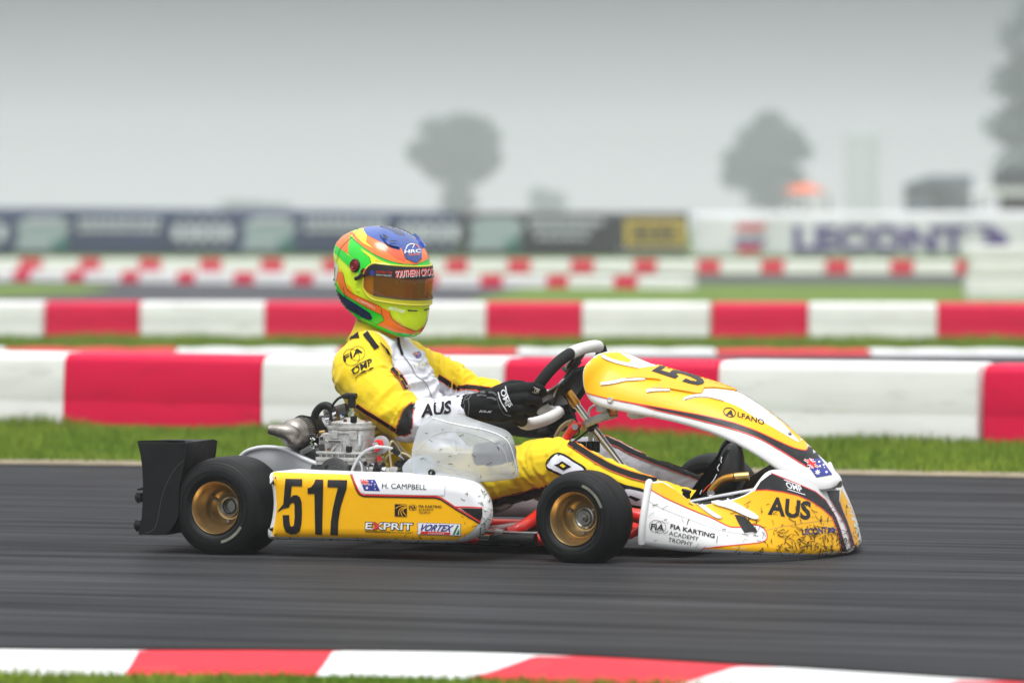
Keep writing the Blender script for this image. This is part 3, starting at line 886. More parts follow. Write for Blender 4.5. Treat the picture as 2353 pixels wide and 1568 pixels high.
def leaf_mat(name, c1, c2):
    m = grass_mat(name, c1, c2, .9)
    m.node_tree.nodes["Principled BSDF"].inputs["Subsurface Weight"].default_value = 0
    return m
leaf_m = leaf_mat("tree_leaves_haze_blue", (0.016, 0.042, 0.040), (0.036, 0.074, 0.066))  # blue of the distant haze mixed into the leaf colour
bark_m = mat("tree_bark", (0.06, 0.05, 0.042), 0.9, var=.3, vscale=4)
def tree(px, base_Z, crown, label, nleaf, seed, leaf, trunk_r=.22, lm=None):
    """crown: list of clumps (px, py, rx px, ry px)"""
    rr = random.Random(seed)
    sc = base_Z / FPX
    bx = W(px, 0, base_Z).x
    t = empty("tree", (bx, base_Z, 0)); POFF[t.name] = Vector((bx, base_Z, 0))
    C = []
    for (cx, cy, rx, ry) in crown:
        p = W(cx, cy, base_Z); C.append((Vector((p.x, base_Z + rr.uniform(-.6, .6) * rx * sc, p.z)), rx * sc, ry * sc))
    cz = sum(c[0].z for c in C) / len(C)
    zlow = min(c[0].z - c[2] for c in C)
    fork = Vector((bx, base_Z, max(1.0, zlow * .9 + .1 * cz)))
    mb = MB(); mb.tube([(bx, base_Z, -.1), (bx + .05, base_Z, fork.z * .5), fork, fork + Vector((.1, 0, (cz - fork.z) * .7))], [trunk_r * 1.25, trunk_r, trunk_r * .8, trunk_r * .35], 9)
    for c, rx, ry in C:
        mid = fork.lerp(c, .5) + Vector((0, 0, -.1 * (c - fork).length))
        mb.tube([fork, mid, c], [trunk_r * .5, trunk_r * .3, trunk_r * .08], 6)
        for k in range(4):
            d = Vector((rr.gauss(0, 1) * rx, rr.gauss(0, 1) * rx, rr.gauss(0, 1) * ry)) * .5
            mb.tube([mid.lerp(c, .6), c + d], [trunk_r * .14, trunk_r * .03], 5)
    mb.build("trunk", bark_m, t)
    V = []; F_ = []
    tot = sum(c[1] * c[1] * c[2] for c in C)
    for c, rx, ry in C:
        nn = int(nleaf * rx * rx * ry / tot)
        for k in range(nn):
            d = Vector((rr.gauss(0, 1), rr.gauss(0, 1), rr.gauss(0, 1))).normalized()
            rad = rr.random() ** .45 * (1.0 + .22 * noise.noise(d * 2.2 + c) )
            if noise.noise(d * 3.1 + c * .7) < -.12 and rad > .45: continue
            p = c + Vector((d.x * rx, d.y * rx, d.z * ry)) * rad
            u = Vector((rr.gauss(0, 1), rr.gauss(0, 1), rr.gauss(0, 1))).normalized(); w = u.orthogonal().normalized()
            s = leaf * rr.uniform(.6, 1.3); b = len(V)
            V += [p - u * s, p + w * s * .55, p + u * s, p - w * s * .55]; F_.append([b, b + 1, b + 2, b + 3])
    mb = MB(); mb.v = V; mb.f = F_
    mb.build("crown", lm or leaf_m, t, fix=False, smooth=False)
    tag(t, label, "tree", "background trees")
    return t
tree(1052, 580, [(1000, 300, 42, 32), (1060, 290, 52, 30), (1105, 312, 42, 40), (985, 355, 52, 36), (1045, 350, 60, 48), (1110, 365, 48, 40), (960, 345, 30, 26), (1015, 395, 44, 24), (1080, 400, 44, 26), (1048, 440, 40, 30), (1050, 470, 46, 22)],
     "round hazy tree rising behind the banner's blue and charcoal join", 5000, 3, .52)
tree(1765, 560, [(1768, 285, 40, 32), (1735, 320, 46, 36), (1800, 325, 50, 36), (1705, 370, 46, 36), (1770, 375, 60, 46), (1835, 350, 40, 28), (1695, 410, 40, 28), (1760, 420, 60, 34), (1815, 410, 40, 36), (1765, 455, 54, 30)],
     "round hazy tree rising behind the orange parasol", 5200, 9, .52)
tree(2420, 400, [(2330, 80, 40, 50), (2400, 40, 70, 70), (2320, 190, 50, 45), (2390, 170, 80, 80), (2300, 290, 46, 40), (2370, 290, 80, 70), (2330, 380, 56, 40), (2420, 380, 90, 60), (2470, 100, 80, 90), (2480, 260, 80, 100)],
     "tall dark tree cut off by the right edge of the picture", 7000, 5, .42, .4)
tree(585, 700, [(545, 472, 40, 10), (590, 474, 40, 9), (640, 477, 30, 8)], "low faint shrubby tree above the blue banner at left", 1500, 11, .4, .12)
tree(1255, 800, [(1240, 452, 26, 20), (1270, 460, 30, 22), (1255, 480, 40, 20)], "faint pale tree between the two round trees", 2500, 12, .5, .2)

# ---- grass blades (nobody could count them)
def blades(name, label, gen, n, h, w, seed, m=None):
    rr = random.Random(seed); mb = MB(); V = []; F_ = []
    k = 0
    while k < n:
        p = gen(rr)
        if p is None: continue
        k += 1
        a = rr.uniform(0, math.pi); hh = h * rr.uniform(.45, 1.25) * (.6 + .8 * max(0, noise.noise(Vector((p[0] * 1.7, p[1] * 1.7, 0))) + .45))
        wv = Vector((math.cos(a), math.sin(a), 0)) * w
        d = Vector((rr.gauss(0, .35), rr.gauss(0, .35), 1))
        q = Vector((p[0], p[1], 0)); b = len(V)
        V += [q - wv, q + wv, q + d * hh]; F_.append([b, b + 1, b + 2])
    mb.v = V; mb.f = F_
    o = mb.build(name, m or blade_m, fix=False, smooth=False)
    return tag(o, label, "grass", None, "stuff")
def lin(P, x):
    for a, b in zip(P[:-1], P[1:]):
        if a[0] <= x <= b[0]: return a[1] + (b[1] - a[1]) * (x - a[0]) / (b[0] - a[0])
    return P[-1][1]
def gen_near(rr):
    x = rr.uniform(-3.2, 3.2); y0 = lin(far_s, x) + .12; y1 = 20.95 - .40 * x + .25
    if y1 < y0: return None
    y = y0 + (y1 - y0) * rr.random() ** .8
    return (x, y)
blades("grass_verge", "short green grass between the track and the nearest barrier", gen_near, 60000, .042, .0035, 21)
def gen_foot(rr):
    x = rr.uniform(-3.2, 3.2); s = math.sin(x * 2.1) * .5 + .5
    return (x, 20.93 - .40 * x - .16 - rr.random() * .12 - 0.0 * s)
blades("barrier_foot_grass", "longer grass growing along the foot of the nearest barrier", gen_foot, 8000, .055, .0035, 22)
def gen_mid(rr):
    x = rr.uniform(-5, 5); return (x, rr.uniform(34.1, 38.35) - .06 * x)
blades("middle_grass", "grass strip in front of the second barrier row", gen_mid, 30000, .06, .006, 23)
def gen_kerb(rr):
    x = rr.uniform(-1.9, 1.9); y = lin(near_s, x) - .555 - rr.random() * .8
    return (x, y)
blades("kerb_grass", "grass at the bottom edge in front of the kerb", gen_kerb, 22000, .024, .003, 24)

# ---- haze
mh = bpy.data.materials.new("haze_air"); mh.use_nodes = True
nt = mh.node_tree
for n in list(nt.nodes): nt.nodes.remove(n)
ho = nt.nodes.new("ShaderNodeOutputMaterial"); pvn = nt.nodes.new("ShaderNodeVolumePrincipled")
pvn.inputs["Color"].default_value = (0.89, 0.90, 1.0, 1); pvn.inputs["Density"].default_value = 0.0011; pvn.inputs["Anisotropy"].default_value = 0.0
nt.links.new(pvn.outputs[0], ho.inputs["Volume"])
hz = MB().box((0, 480, 11.5), (1500, 1100, 25.0)).build("haze", mh, smooth=False)
tag(hz, "thin grey haze over the far background", "haze", None, "stuff")
# ================================================================ the kart
kart = empty("racing_kart", (KOX, KOY, 0), -PSI)
tag(kart, "yellow and white racing kart with black number 517 on its side pod", "kart")
KV = lambda z, x, y, lat: K(z(x, y), lat)

# ---------------------------------------------------------------- wheels
def tyre_profile(w, Ro):
    ri = .0712
    P = [(.013, ri), (.006, .078), (.002, .086), (.0035, .0868), (.0015, .0885), (0, .096), (.0008, .101), (.0022, .1018), (.0010, .1030)]
    sh = Ro - .1030
    P += [(.0035, .1030 + sh * .35), (.0065, .1030 + sh * .48), (.0080, .1030 + sh * .50), (.0080, .1030 + sh * .54), (.0125, .1030 + sh * .68), (.0140, .1030 + sh * .69), (.0145, .1030 + sh * .73), (.020, .1030 + sh * .85), (.030, .1030 + sh * .945), (.043, Ro - .0006)]
    k = len(P)
    mid = [(w * .30, Ro), (w * .5, Ro + .0004), (w * .7, Ro)]
    return P + mid + [(w - a, r) for a, r in P[::-1]]
def rim_profile(w, deep):
    # from the hub outwards to the outer lip, round the lip and back along the barrel under the tyre
    return [(deep + .020, .020), (deep + .006, .024), (deep, .032), (deep - .001, .038), (deep - .010, .046), (deep - .016, .050), (deep - .024, .052), (.050, .0560), (.042, .0610), (.026, .0635), (.016, .0665), (.010, .0700), (.006, .0716), (.0045, .0728), (.0060, .0738), (.010, .0738), (.014, .0720), (.03, .066), (w - .03, .066), (w - .014, .072), (w - .008, .0735), (w - .006, .071), (w - .012, .066), (w - .03, .060), (deep + .03, .052)]
_wm = {}
def wheel(name, x, yo, w, Ro, deep, steer=0.0, side=-1, label=None):
    """built once per kind at the origin with the outer face towards -y; yo = lateral position of the outer face"""
    key = (w, Ro)
    if key not in _wm:
        r = MB().lathe(rim_profile(w, deep), (0, 0, 0), (0, 1, 0), 64)
        ro = r.build("wheel", gold, kart, ang=35)
        t = MB().lathe(tyre_profile(w, Ro), (0, 0, 0), (0, 1, 0), 96).build("tyre", rubber, ro, ang=28)
        h = MB()
        h.lathe([(deep + .03, .030), (deep - .004, .030), (deep - .006, .026), (deep - .002, .021), (deep + .018, .0195)], (0, 0, 0), (0, 1, 0), 32)
        ho_ = h.build("hub", steel, ro, ang=35)
        ax = MB()
        if w > .16:
            ax.lathe([(deep + .012, .0005), (deep + .012, .0185), (deep + .03, .0185)], (0, 0, 0), (0, 1, 0), 24)
            ax.lathe([(deep - .003, .0185), (deep - .003, .0205), (deep + .015, .0205)], (0, 0, 0), (0, 1, 0), 24)
            axo = ax.build("axle_end", black_pl, ro, ang=30)
        else:
            ax.cyl((0, deep - .022, 0), (0, deep + .02, 0), .0065, 14)
            ax.cyl((0, deep - .012, 0), (0, deep + .02, 0), .0125, 6)
            ax.lathe([(deep - .004, .0135), (deep - .004, .020), (deep + .01, .020)], (0, 0, 0), (0, 1, 0), 24)
            axo = ax.build("axle_nut", steel, ro, ang=30)
        bl = []
        for k in range(3):
            a = 2 * math.pi * k / 3 + .6
            b = MB().cyl((math.cos(a) * .041, deep - .016, math.sin(a) * .041), (math.cos(a) * .041, deep + .004, math.sin(a) * .041), .0048, 6)
            bl.append(b.build("wheel_bolt", steel, ro))
        vs = MB().cyl((.055, .040, .0), (.062, .028, 0), .0025, 8).build("valve", black_rb, ro)
        # pale moulded marking on the sidewall
        mk = MB(); rows = []
        for rr_ in (.0925, .0965, .1003):
            rows.append([Vector((math.cos(t_) * rr_, -.0005, math.sin(t_) * rr_)) for t_ in np.linspace(-1.35 if w > .16 else .35, -.55 if w > .16 else 1.25, 20)])
        mk.grid(rows); mko = mk.build("sidewall_marking", pale_mark, ro, fix=False)
        _wm[key] = (ro, [t, ho_, axo] + bl + [vs, mko])
        first = True
    else:
        first = False
    ro, ch = _wm[key]
    if not first:
        r2 = ro.copy(); r2.name = "wheel"; scene.collection.objects.link(r2); r2.parent = kart
        for c_ in ch:
            n_ = c_.copy(); scene.collection.objects.link(n_); n_.parent = r2
        ro = r2
    ro.location = (x, yo, Ro - .001)
    ro.rotation_euler = (0, 0, steer if side < 0 else math.pi + steer)
    return ro
wheel("wheel", 0.0, -.690, .205, .1405, .095)
wheel("wheel", 0.0, .690, .205, .1405, .095, 0, 1)
STEER = R(-7)
wheel("wheel", 1.045, -.598, .135, .1300, .070, STEER)
wheel("wheel", 1.045, .598, .135, .1300, .070, STEER, 1)

# ---------------------------------------------------------------- near side pod
def pillow(outline, y_face, y_back, rings, back=(.02, .02), zb=0.0):
    """outline: list of (x,z) in the kart frame; rings: list of (inset, y)"""
    P = [Vector((p[0], p[1], 0)) for p in outline]
    n = len(P)
    A = sum(P[i].x * P[(i + 1) % n].y - P[(i + 1) % n].x * P[i].y for i in range(n))
    sgn = 1 if A > 0 else -1
    N = []
    for i in range(n):
        t = (P[(i + 1) % n] - P[i - 1]).normalized()
        N.append(Vector((-t.y, t.x, 0)) * sgn)
    rows = []
    for ins, y in rings:
        rows.append([Vector((P[i].x + N[i].x * ins, y, P[i].y + N[i].y * ins)) for i in range(n)])
    return rows
def pod_outline(zf, L_, lat, sm=5):
    o = [K(zf(*p), lat) for p in L_]
    return [(p.x, p.y) for p in catmull([Vector((q.x, q.z, 0)) for q in o], sm, True)]
podL = [(150, 137), (320, 145), (500, 151), (860, 164), (1300, 171), (1600, 181), (1850, 205), (2030, 252), (2118, 340), (2170, 460), (2170, 580), (2115, 690), (2010, 758), (1850, 795), (1500, 796), (1000, 778), (500, 771), (165, 768), (116, 752), (106, 722), (118, 660), (142, 560), (155, 440), (148, 320), (128, 222), (122, 170)]
pod_o = pod_outline(zF, podL, -.655)
rings = [(.035, -.45), (.008, -.47), (0.0, -.50), (0.0, -.645), (.0025, -.660), (.006, -.671), (.012, -.679), (.021, -.6845), (.033, -.687)]
rows = pillow(pod_o, 0, 0, rings)
xm = max(p[0] for p in pod_o)
for r_ in rows:
    for v_ in r_:
        if v_.y > -.655: v_.x -= (v_.y + .655) * .43 * max(0, min(1, (v_.x - (xm - .35)) / .25))
mb = MB(); mb.grid(rows, cu=True); mb.cap(rows[-1]); mb.cap(rows[0], True)
pod = mb.build("side_pod", white_pl, kart, ang=50)
pod["label"] = "yellow and white side pod with the black number 517"
far_pod = MB(); fr = [[MIRY(v) for v in r] for r in rows]; far_pod.grid(fr, cu=True); far_pod.cap(fr[-1]); far_pod.cap(fr[0])
far_pod.build("side_pod", white_pl, kart, ang=50)
bp_ = bvh_of(pod)
yel = [(150, 143), (320, 150), (500, 156), (700, 162), (862, 168), (900, 255), (925, 318), (948, 350), (985, 365), (1300, 371), (1650, 378), (1700, 392), (1850, 490), (2050, 612), (1990, 680), (1930, 725), (1840, 768), (1500, 766), (1000, 748), (500, 741), (165, 738), (140, 722), (142, 690), (164, 600), (180, 450), (172, 320), (152, 220), (144, 165)]
decal("yellow_sticker", pts(zF, yel), bp_, yellow_st, pod, .0010, 3.5)
decal("white_sticker", pts(zF, [(870, 168), (1300, 176), (1600, 187), (1840, 210), (1990, 262), (2050, 340), (2075, 440), (2078, 470), (1835, 465), (1700, 378), (1650, 364), (1300, 357), (990, 350), (960, 335), (935, 305)]), bp_, white_st, pod, .0008, 4)
redl = pts(zF, [(872, 168), (905, 245), (932, 305), (955, 338), (990, 352), (1300, 360), (1655, 366), (1705, 380), (1850, 477), (2062, 600)])
blkl = pts(zF, [(862, 168), (895, 247), (922, 312), (945, 348), (985, 365), (1300, 372), (1650, 379), (1697, 393), (1845, 490), (2054, 614)])
stripes("black_stripe", [blkl], 3.2, bp_, black_st, pod, 0.0024)
stripes("red_stripe", [redl], 3.2, bp_, red_st, pod, 0.0028)
decal("black_sticker", pts(zF, [(1878, 474), (2078, 480), (2078, 540), (2058, 598)]), bp_, black_st, pod, 0.0022, 6)
stripes("red_stripe", [pts(zF, [(1832, 463), (1950, 464), (2076, 472)])], 3.0, bp_, red_st, pod, 0.0029)
d5 = [(262, 207), (418, 210), (416, 272), (320, 268), (310, 378), (332, 356), (366, 352), (396, 372), (412, 420), (415, 520), (410, 620), (394, 682), (360, 708), (310, 712), (266, 694), (243, 640), (236, 538), (297, 538), (300, 600), (308, 638), (324, 646), (340, 630), (348, 560), (346, 440), (336, 424), (320, 424), (303, 440), (296, 466), (246, 470), (240, 462)]
d1 = [(540, 213), (612, 216), (601, 716), (537, 712), (530, 341), (468, 343), (466, 290), (500, 280), (525, 250)]
d7 = [(652, 217), (834, 220), (828, 290), (800, 372), (770, 470), (752, 585), (746, 720), (676, 718), (682, 600), (700, 480), (725, 370), (748, 283), (650, 280)]
for d in (d5, d1, d7):
    decal("number_digit", pts(zF, d), bp_, black_st, pod, 0.0028, 7)
decal("sticker_tear", pts(zF, [(215, 470), (250, 425), (300, 455), (285, 470), (240, 478), (205, 500), (185, 512)]), bp_, black_st, pod, 0.0026, 5)
decal("name_label", pts(zF, [(950, 205), (1745, 228), (1728, 358), (1000, 340), (970, 320)]), bp_, white_st, pod, 0.0022, 10)
stripes("label_edge", [pts(zF, [(1742, 230), (1728, 357), (1300, 349)])], .5, bp_, grey_st, pod, 0.0032)
flag(pod, pts(zF, [(948, 212), (1090, 216), (1136, 316), (992, 312)]), bp_, .0030)
lettering("lettering", "H. CAMPBELL", zF(1155, 290), zF(1566, 305), zF(1157, 244), bp_, black_st, pod, 0.0034)
lettering("lettering", "FIA KARTING", zF(1493, 468), zF(1704, 473), zF(1494, 444), bp_, black_st, pod, 0.0028, bold=.02)
lettering("lettering", "ACADEMY", zF(1490, 498), zF(1630, 501), zF(1491, 476), bp_, black_st, pod, 0.0028)
lettering("lettering", "TROPHY", zF(1490, 526), zF(1603, 528), zF(1491, 504), bp_, black_st, pod, 0.0028)
stripes("logo_ring", [pts(zF, ring2((1428, 468), 26, 27)), pts(zF, ring2((1452, 468), 24, 25))], .7, bp_, black_st, pod, 0.0028, 3, True)
lettering("lettering", "FiA", zF(1408, 482), zF(1470, 482), zF(1410, 452), bp_, black_st, pod, 0.0030, bold=.018)
decal("logo_square", pts(zF, [(1273, 436), (1385, 439), (1384, 551), (1271, 548)]), bp_, black_st, pod, 0.0028, 6)
stripes("logo_line", [smooth2(pts(zF, q), 5, False) for q in ([(1280, 475), (1330, 450), (1383, 447)], [(1310, 540), (1312, 500), (1335, 470), (1383, 456)], [(1345, 548), (1330, 510), (1345, 478), (1384, 464)], [(1380, 545), (1350, 505), (1356, 482), (1384, 470)])], 1.4, bp_, yellow_st, pod, 0.0034, 3)
for mm, bo, of in ((black_st, .075, .0018), (white_st, .02, .0024)):
    x0 = 1000 if bo < .05 else 993; x1 = 1434 if bo < .05 else 1442; yo = 0 if bo < .05 else 7
    lettering("lettering", "EXPRIT", zF(x0, 668 + yo), zF(x1, 677 + yo), zF(x0 + 4, 606 - yo), bp_, mm, pod, of, bold=bo)
decal("red_letter_accent", pts(zF, [(1070, 604), (1098, 606), (1112, 630), (1130, 606), (1128, 650), (1095, 671), (1068, 670), (1098, 640)]), bp_, red_st, pod, 0.0040, 4)
stripes("underline", [pts(zF, [(998, 684), (1238, 689)]), pts(zF, [(998, 692), (1238, 697)])], 1.1, bp_, black_st, pod, 0.0028)
lettering("lettering", "RACING KART", zF(1246, 703), zF(1441, 709), zF(1246, 687), bp_, black_st, pod, 0.0028)
decal("logo_plate", pts(zF, [(1484, 607), (1883, 619), (1881, 728), (1482, 717)]), bp_, blue_st, pod, 0.0026, 9)
decal("logo_plate", pts(zF, [(1488, 611), (1879, 623), (1877, 724), (1486, 713)]), bp_, white_st, pod, 0.0030, 9)
lettering("lettering", "VORTEX", zF(1502, 684), zF(1800, 692), zF(1528, 622), bp_, blue_st, pod, 0.0038, bold=.03, shear=.25)
decal("logo_bar", pts(zF, [(1520, 688), (1790, 696), (1782, 718), (1506, 710)]), bp_, red_st, pod, 0.0036, 6)
lettering("lettering", "ENGINES", zF(1580, 708), zF(1730, 712), zF(1583, 696), bp_, white_st, pod, 0.0042)
decal("logo_bar", [pts(zF, [(1850, 632), (1868, 632), (1825, 716), (1808, 715)])], bp_, green_st, pod, 0.0038, 5)
decal("logo_bar", [pts(zF, [(1870, 660), (1870, 716), (1840, 716)])], bp_, green_st, pod, 0.0038, 5)

# ---------------------------------------------------------------- front nose
sta = [((120, 1008), -.530, (188, 412), -.505), ((330, 1036), -.520, (320, 404), -.485), ((560, 1056), -.500, (480, 510), -.460),
       ((900, 1076), -.450, (650, 617), -.425), ((1285, 1092), -.370, (900, 590), -.380), ((1450, 1098), -.320, (1150, 505), -.325), ((1600, 1102), -.260, (1310, 318), -.265),
       ((1740, 1102), -.200, (1470, 296), -.195), ((1856, 1098), -.140, (1690, 372), -.110), ((1985, 1092), -.065, (1810, 430), -.045), ((2075, 1085), 0.0, (1890, 470), 0.0)]
def nose_rows(inset=0.0):
    B = [K(zE(*b), yb) for b, yb, t, yt in sta]; T = [K(zE(*t), yt) for b, yb, t, yt in sta]
    for A in (B, T):
        A += [MIRY(v) for v in A[-2::-1]]
    NS = 5
    Bs = catmull(B, NS); Ts = catmull(T, NS)
    n = len(Bs); cols = []
    for i in range(n):
        t = (Bs[min(i + 1, n - 1)] - Bs[max(i - 1, 0)]); t.z = 0; t.normalize()
        o = Vector((t.y, -t.x, 0))                       # outward in plan
        up = (Ts[i] - Bs[i]); h = up.length
        bul = (.025 + .075 * abs(o.y)) * h
        col = [Bs[i] - o * .045 + Vector((0, 0, .004)), Bs[i] - o * .012 + Vector((0, 0, -.002)), Bs[i] + o * .001 + Vector((0, 0, .006)), Bs[i] + o * .004 + Vector((0, 0, .016))]
        for k in range(1, 15):
            s = k / 14
            z0 = .016 * (1 - s)
            col.append(Bs[i].lerp(Ts[i], s) + o * (.004 * (1 - s) + bul * 4 * s * (1 - s) * (.55 + .45 * (1 - s))) + Vector((0, 0, z0)))
        top = Ts[i]
        ins = Vector((-o.x, -o.y, -.3)).normalized()
        col += [top + ins * .006 + Vector((0, 0, .002)), top + ins * .016 + Vector((0, 0, -.004)), top + ins * .018 + Vector((0, 0, -.02))]
        cols.append([v + o * (-inset) for v in col])
    return cols
cols = nose_rows()
mb = MB(); mb.grid(cols)
nose = mb.build("nose_fairing", white_pl, kart, ang=60, solid=.004, off=-1)
nose["label"] = "yellow and white front nose spattered with grass"
bn_ = bvh_of(nose)
ear = [cols[0][k] for k in range(2, 19)]
MB().tube(ear, .010, 10).build("rear_lip", white_pl, nose)
MB().tube([MIRY(v) for v in ear], .010, 10).build("rear_lip", white_pl, nose)
top_n = [(1190, 486), (1300, 481), (1450, 500), (1600, 536), (1720, 590), (1830, 662), (1915, 740), (1960, 850), (1990, 980), (2008, 1082)]
lowy = [(1700, 1082), (1200, 1060), (900, 1044), (690, 1034), (900, 1012), (1120, 992), (1240, 978), (1290, 955), (1305, 920), (1292, 870), (1252, 826), (1195, 811), (1120, 822), (1060, 832), (960, 830), (880, 796), (780, 746), (640, 690), (480, 620), (330, 550), (208, 478), (202, 418), (320, 410), (440, 482), (600, 607), (700, 628), (790, 612), (960, 588), (1080, 545)]
decal("yellow_sticker", pts(zE, top_n + lowy), bn_, yellow_st, nose, .0008, 5, mir=MIRY)
decal("black_sticker", pts(zE, [(1195, 478), (1240, 405), (1325, 340), (1350, 328), (1450, 372), (1620, 440), (1760, 502), (1860, 585), (1955, 735), (2000, 860), (2040, 1000), (2058, 1083), (2012, 1083), (1992, 980), (1962, 850), (1917, 738), (1832, 660), (1722, 588), (1602, 534), (1452, 498), (1300, 479)]), bn_, black_st, nose, .0010, 5, mir=MIRY)
decal("black_sticker", pts(zE, [(1868, 492), (1990, 482), (1985, 590), (2010, 660), (2060, 780), (2100, 900), (2128, 1000), (2140, 1078), (2108, 1083), (2085, 980), (2052, 850), (2020, 770), (1960, 680), (1905, 580)]), bn_, black_st, nose, .0010, 5, mir=MIRY)
decal("yellow_sticker", pts(zE, [(2006, 470), (2075, 600), (2135, 720), (2185, 850), (2230, 1000), (2230, 1070), (2146, 1076), (2132, 1000), (2104, 900), (2064, 780), (2014, 660), (1992, 590)]), bn_, yellow_st, nose, .0010, 5)
redE = [pts(zE, top_n), smooth2(pts(zE, [(690, 1033), (900, 1011), (1120, 991), (1240, 977), (1290, 955), (1305, 920), (1292, 870), (1252, 826), (1195, 811), (1120, 822), (1060, 832), (960, 830), (880, 796), (780, 746), (640, 690), (480, 620), (330, 550), (208, 478)]), 4, False),
        pts(zE, [(1340, 322), (1450, 366), (1620, 436), (1760, 497), (1862, 582)])]
stripes("red_stripe", redE, 2.0, bn_, red_st, nose, .0016, mir=MIRY)
pink_st = mat("pink_edge", (0.72, 0.22, 0.26), .4)
stripes("edge_line", [pts(zE, [(1862, 582), (1955, 735), (2002, 860), (2042, 1000), (2060, 1083)]), pts(zE, [(1905, 580), (1960, 680), (2020, 770), (2052, 850), (2085, 980), (2108, 1083)]), pts(zE, [(1990, 590), (2014, 660), (2064, 780), (2104, 900), (2132, 1000), (2144, 1076)])], 1.4, bn_, pink_st, nose, .0016)
lettering("lettering", "AUS", zE(1308, 716), zE(1708, 768), zE(1322, 540), bn_, black_st, nose, .0020, bold=.035)
lettering("lettering", "LECONT", zE(1634, 906), zE(1872, 888), zE(1628, 848), bn_, lblue_st, nose, .0020, bold=.03)
decal("arrow_mark", [pts(zE, [(1868, 836), (1895, 836), (1918, 860), (1895, 884), (1868, 886), (1888, 860)]), pts(zE, [(1902, 835), (1930, 835), (1956, 858), (1930, 884), (1902, 885), (1924, 860)])], bn_, lblue_st, nose, .0020, 4)
lettering("lettering", "OMP", zE(1490, 462), zE(1640, 508), zE(1472, 402), bn_, white_st, nose, .0020, bold=.03)
stripes("logo_line", [pts(zE, [(1460, 386), (1618, 442)]), pts(zE, [(1496, 476), (1662, 528)])], 1.8, bn_, white_st, nose, .0020)
stripes("logo_ring", [pts(zE, ring2((254, 822), 60, 56, 28, .2)), pts(zE, ring2((296, 832), 52, 56, 28, .2))], .9, bn_, black_st, nose, .0016, 3, True)
lettering("lettering", "FiA", zE(205, 850), zE(330, 866), zE(212, 795), bn_, black_st, nose, .0020, bold=.018)
lettering("lettering", "FIA KARTING", zE(388, 842), zE(808, 938), zE(394, 800), bn_, black_st, nose, .0018, bold=.025)
lettering("lettering", "ACADEMY", zE(375, 905), zE(652, 962), zE(384, 866), bn_, black_st, nose, .0018)
lettering("lettering", "TROPHY", zE(368, 964), zE(596, 1008), zE(376, 926), bn_, black_st, nose, .0018)
decal("worn_patch", pts(zE, [(995, 716), (1040, 720), (1095, 740), (1140, 780), (1200, 850), (1212, 880), (1150, 878), (1090, 886), (1062, 842), (1030, 790)]), bn_, black_st, nose, .0018, 5)
plate("moulded_rib", smooth2(pts(zE, [(780, 604), (920, 580), (960, 590), (1100, 665), (1190, 718), (1216, 745), (1200, 766), (1130, 750), (960, 672), (830, 632)]), 3), bn_, white_pl, nose, .001, .006, 5)
plate("moulded_rib", smooth2(pts(zE, [(635, 618), (690, 626), (780, 690), (864, 742), (860, 758), (815, 750), (720, 690)]), 3), bn_, white_pl, nose, .001, .005, 5)
seam_m = mat("seam_line", (0.22, 0.20, 0.18), .6)  # grey-brown tone of the thin seam lines
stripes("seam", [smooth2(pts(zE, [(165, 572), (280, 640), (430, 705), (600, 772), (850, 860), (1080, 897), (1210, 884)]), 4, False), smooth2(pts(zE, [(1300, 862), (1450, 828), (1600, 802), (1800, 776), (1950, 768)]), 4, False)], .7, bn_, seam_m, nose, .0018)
# grass cuttings and mud stuck to the nose and pod
def cuttings(name, bvh, parent, n, region, seed, ln_=(.006, .022), dens=None, ms=None):
    rr = random.Random(seed); mb = MB(); k = 0; tries = 0
    while k < n and tries < n * 20:
        tries += 1
        x = rr.uniform(region[0], region[2]); y = rr.uniform(region[1], region[3])
        if dens and rr.random() > dens(x, y): continue
        a = rr.uniform(0, 2 * math.pi); l = rr.uniform(*ln_) * 830; w = rr.uniform(.5, 1.7)
        bend = rr.uniform(-.5, .5)
        P = [(x, y), (x + l * .5 * math.cos(a), y + l * .5 * math.sin(a)), (x + l * .5 * math.cos(a) + l * .5 * math.cos(a + bend), y + l * .5 * math.sin(a) + l * .5 * math.sin(a + bend))]
        v2, f2 = strip2(P, w, 5)
        V, F_ = drape(v2, f2, bvh, rr.uniform(.0022, .004), .03)
        if not F_: continue
        b = len(mb.v); mb.v += V; mb.f += [[b + i for i in f] for f in F_]; k += 1
    o = finish_decal(mb, name, ms, parent, None, False)
    o["kind"] = "stuff"
    return o
cut_m = grass_mat("grass_cuttings", (0.012, 0.012, 0.006), (0.06, 0.055, 0.02), 60)
def densE(x, y):
    u = ((x / S) - 2150) * 2.768; v = ((y / S) - 1500) * 2.768
    d = math.exp(-((u - 1750) / 330) ** 2) * max(0, min(1, (v - 780) / 200)) + .10 * (u > 1000) * (v > 600) + .03 + (.5 if u > 2040 and v > 820 else 0)
    return d
cuttings("grass_cuttings", bn_, nose, 320, (*zE(150, 560), *zE(2190, 1080)), 3, dens=densE, ms=cut_m)
cuttings("grass_cuttings", bp_, pod, 45, (*zF(1900, 240), *zF(2170, 760)), 5, (.004, .014), dens=lambda x, y: 1.0 if x > zF(2060, 0)[0] else .12, ms=cut_m)
cuttings("grass_cuttings", bp_, pod, 26, (*zF(150, 740), *zF(1850, 790)), 6, (.004, .012), ms=cut_m)

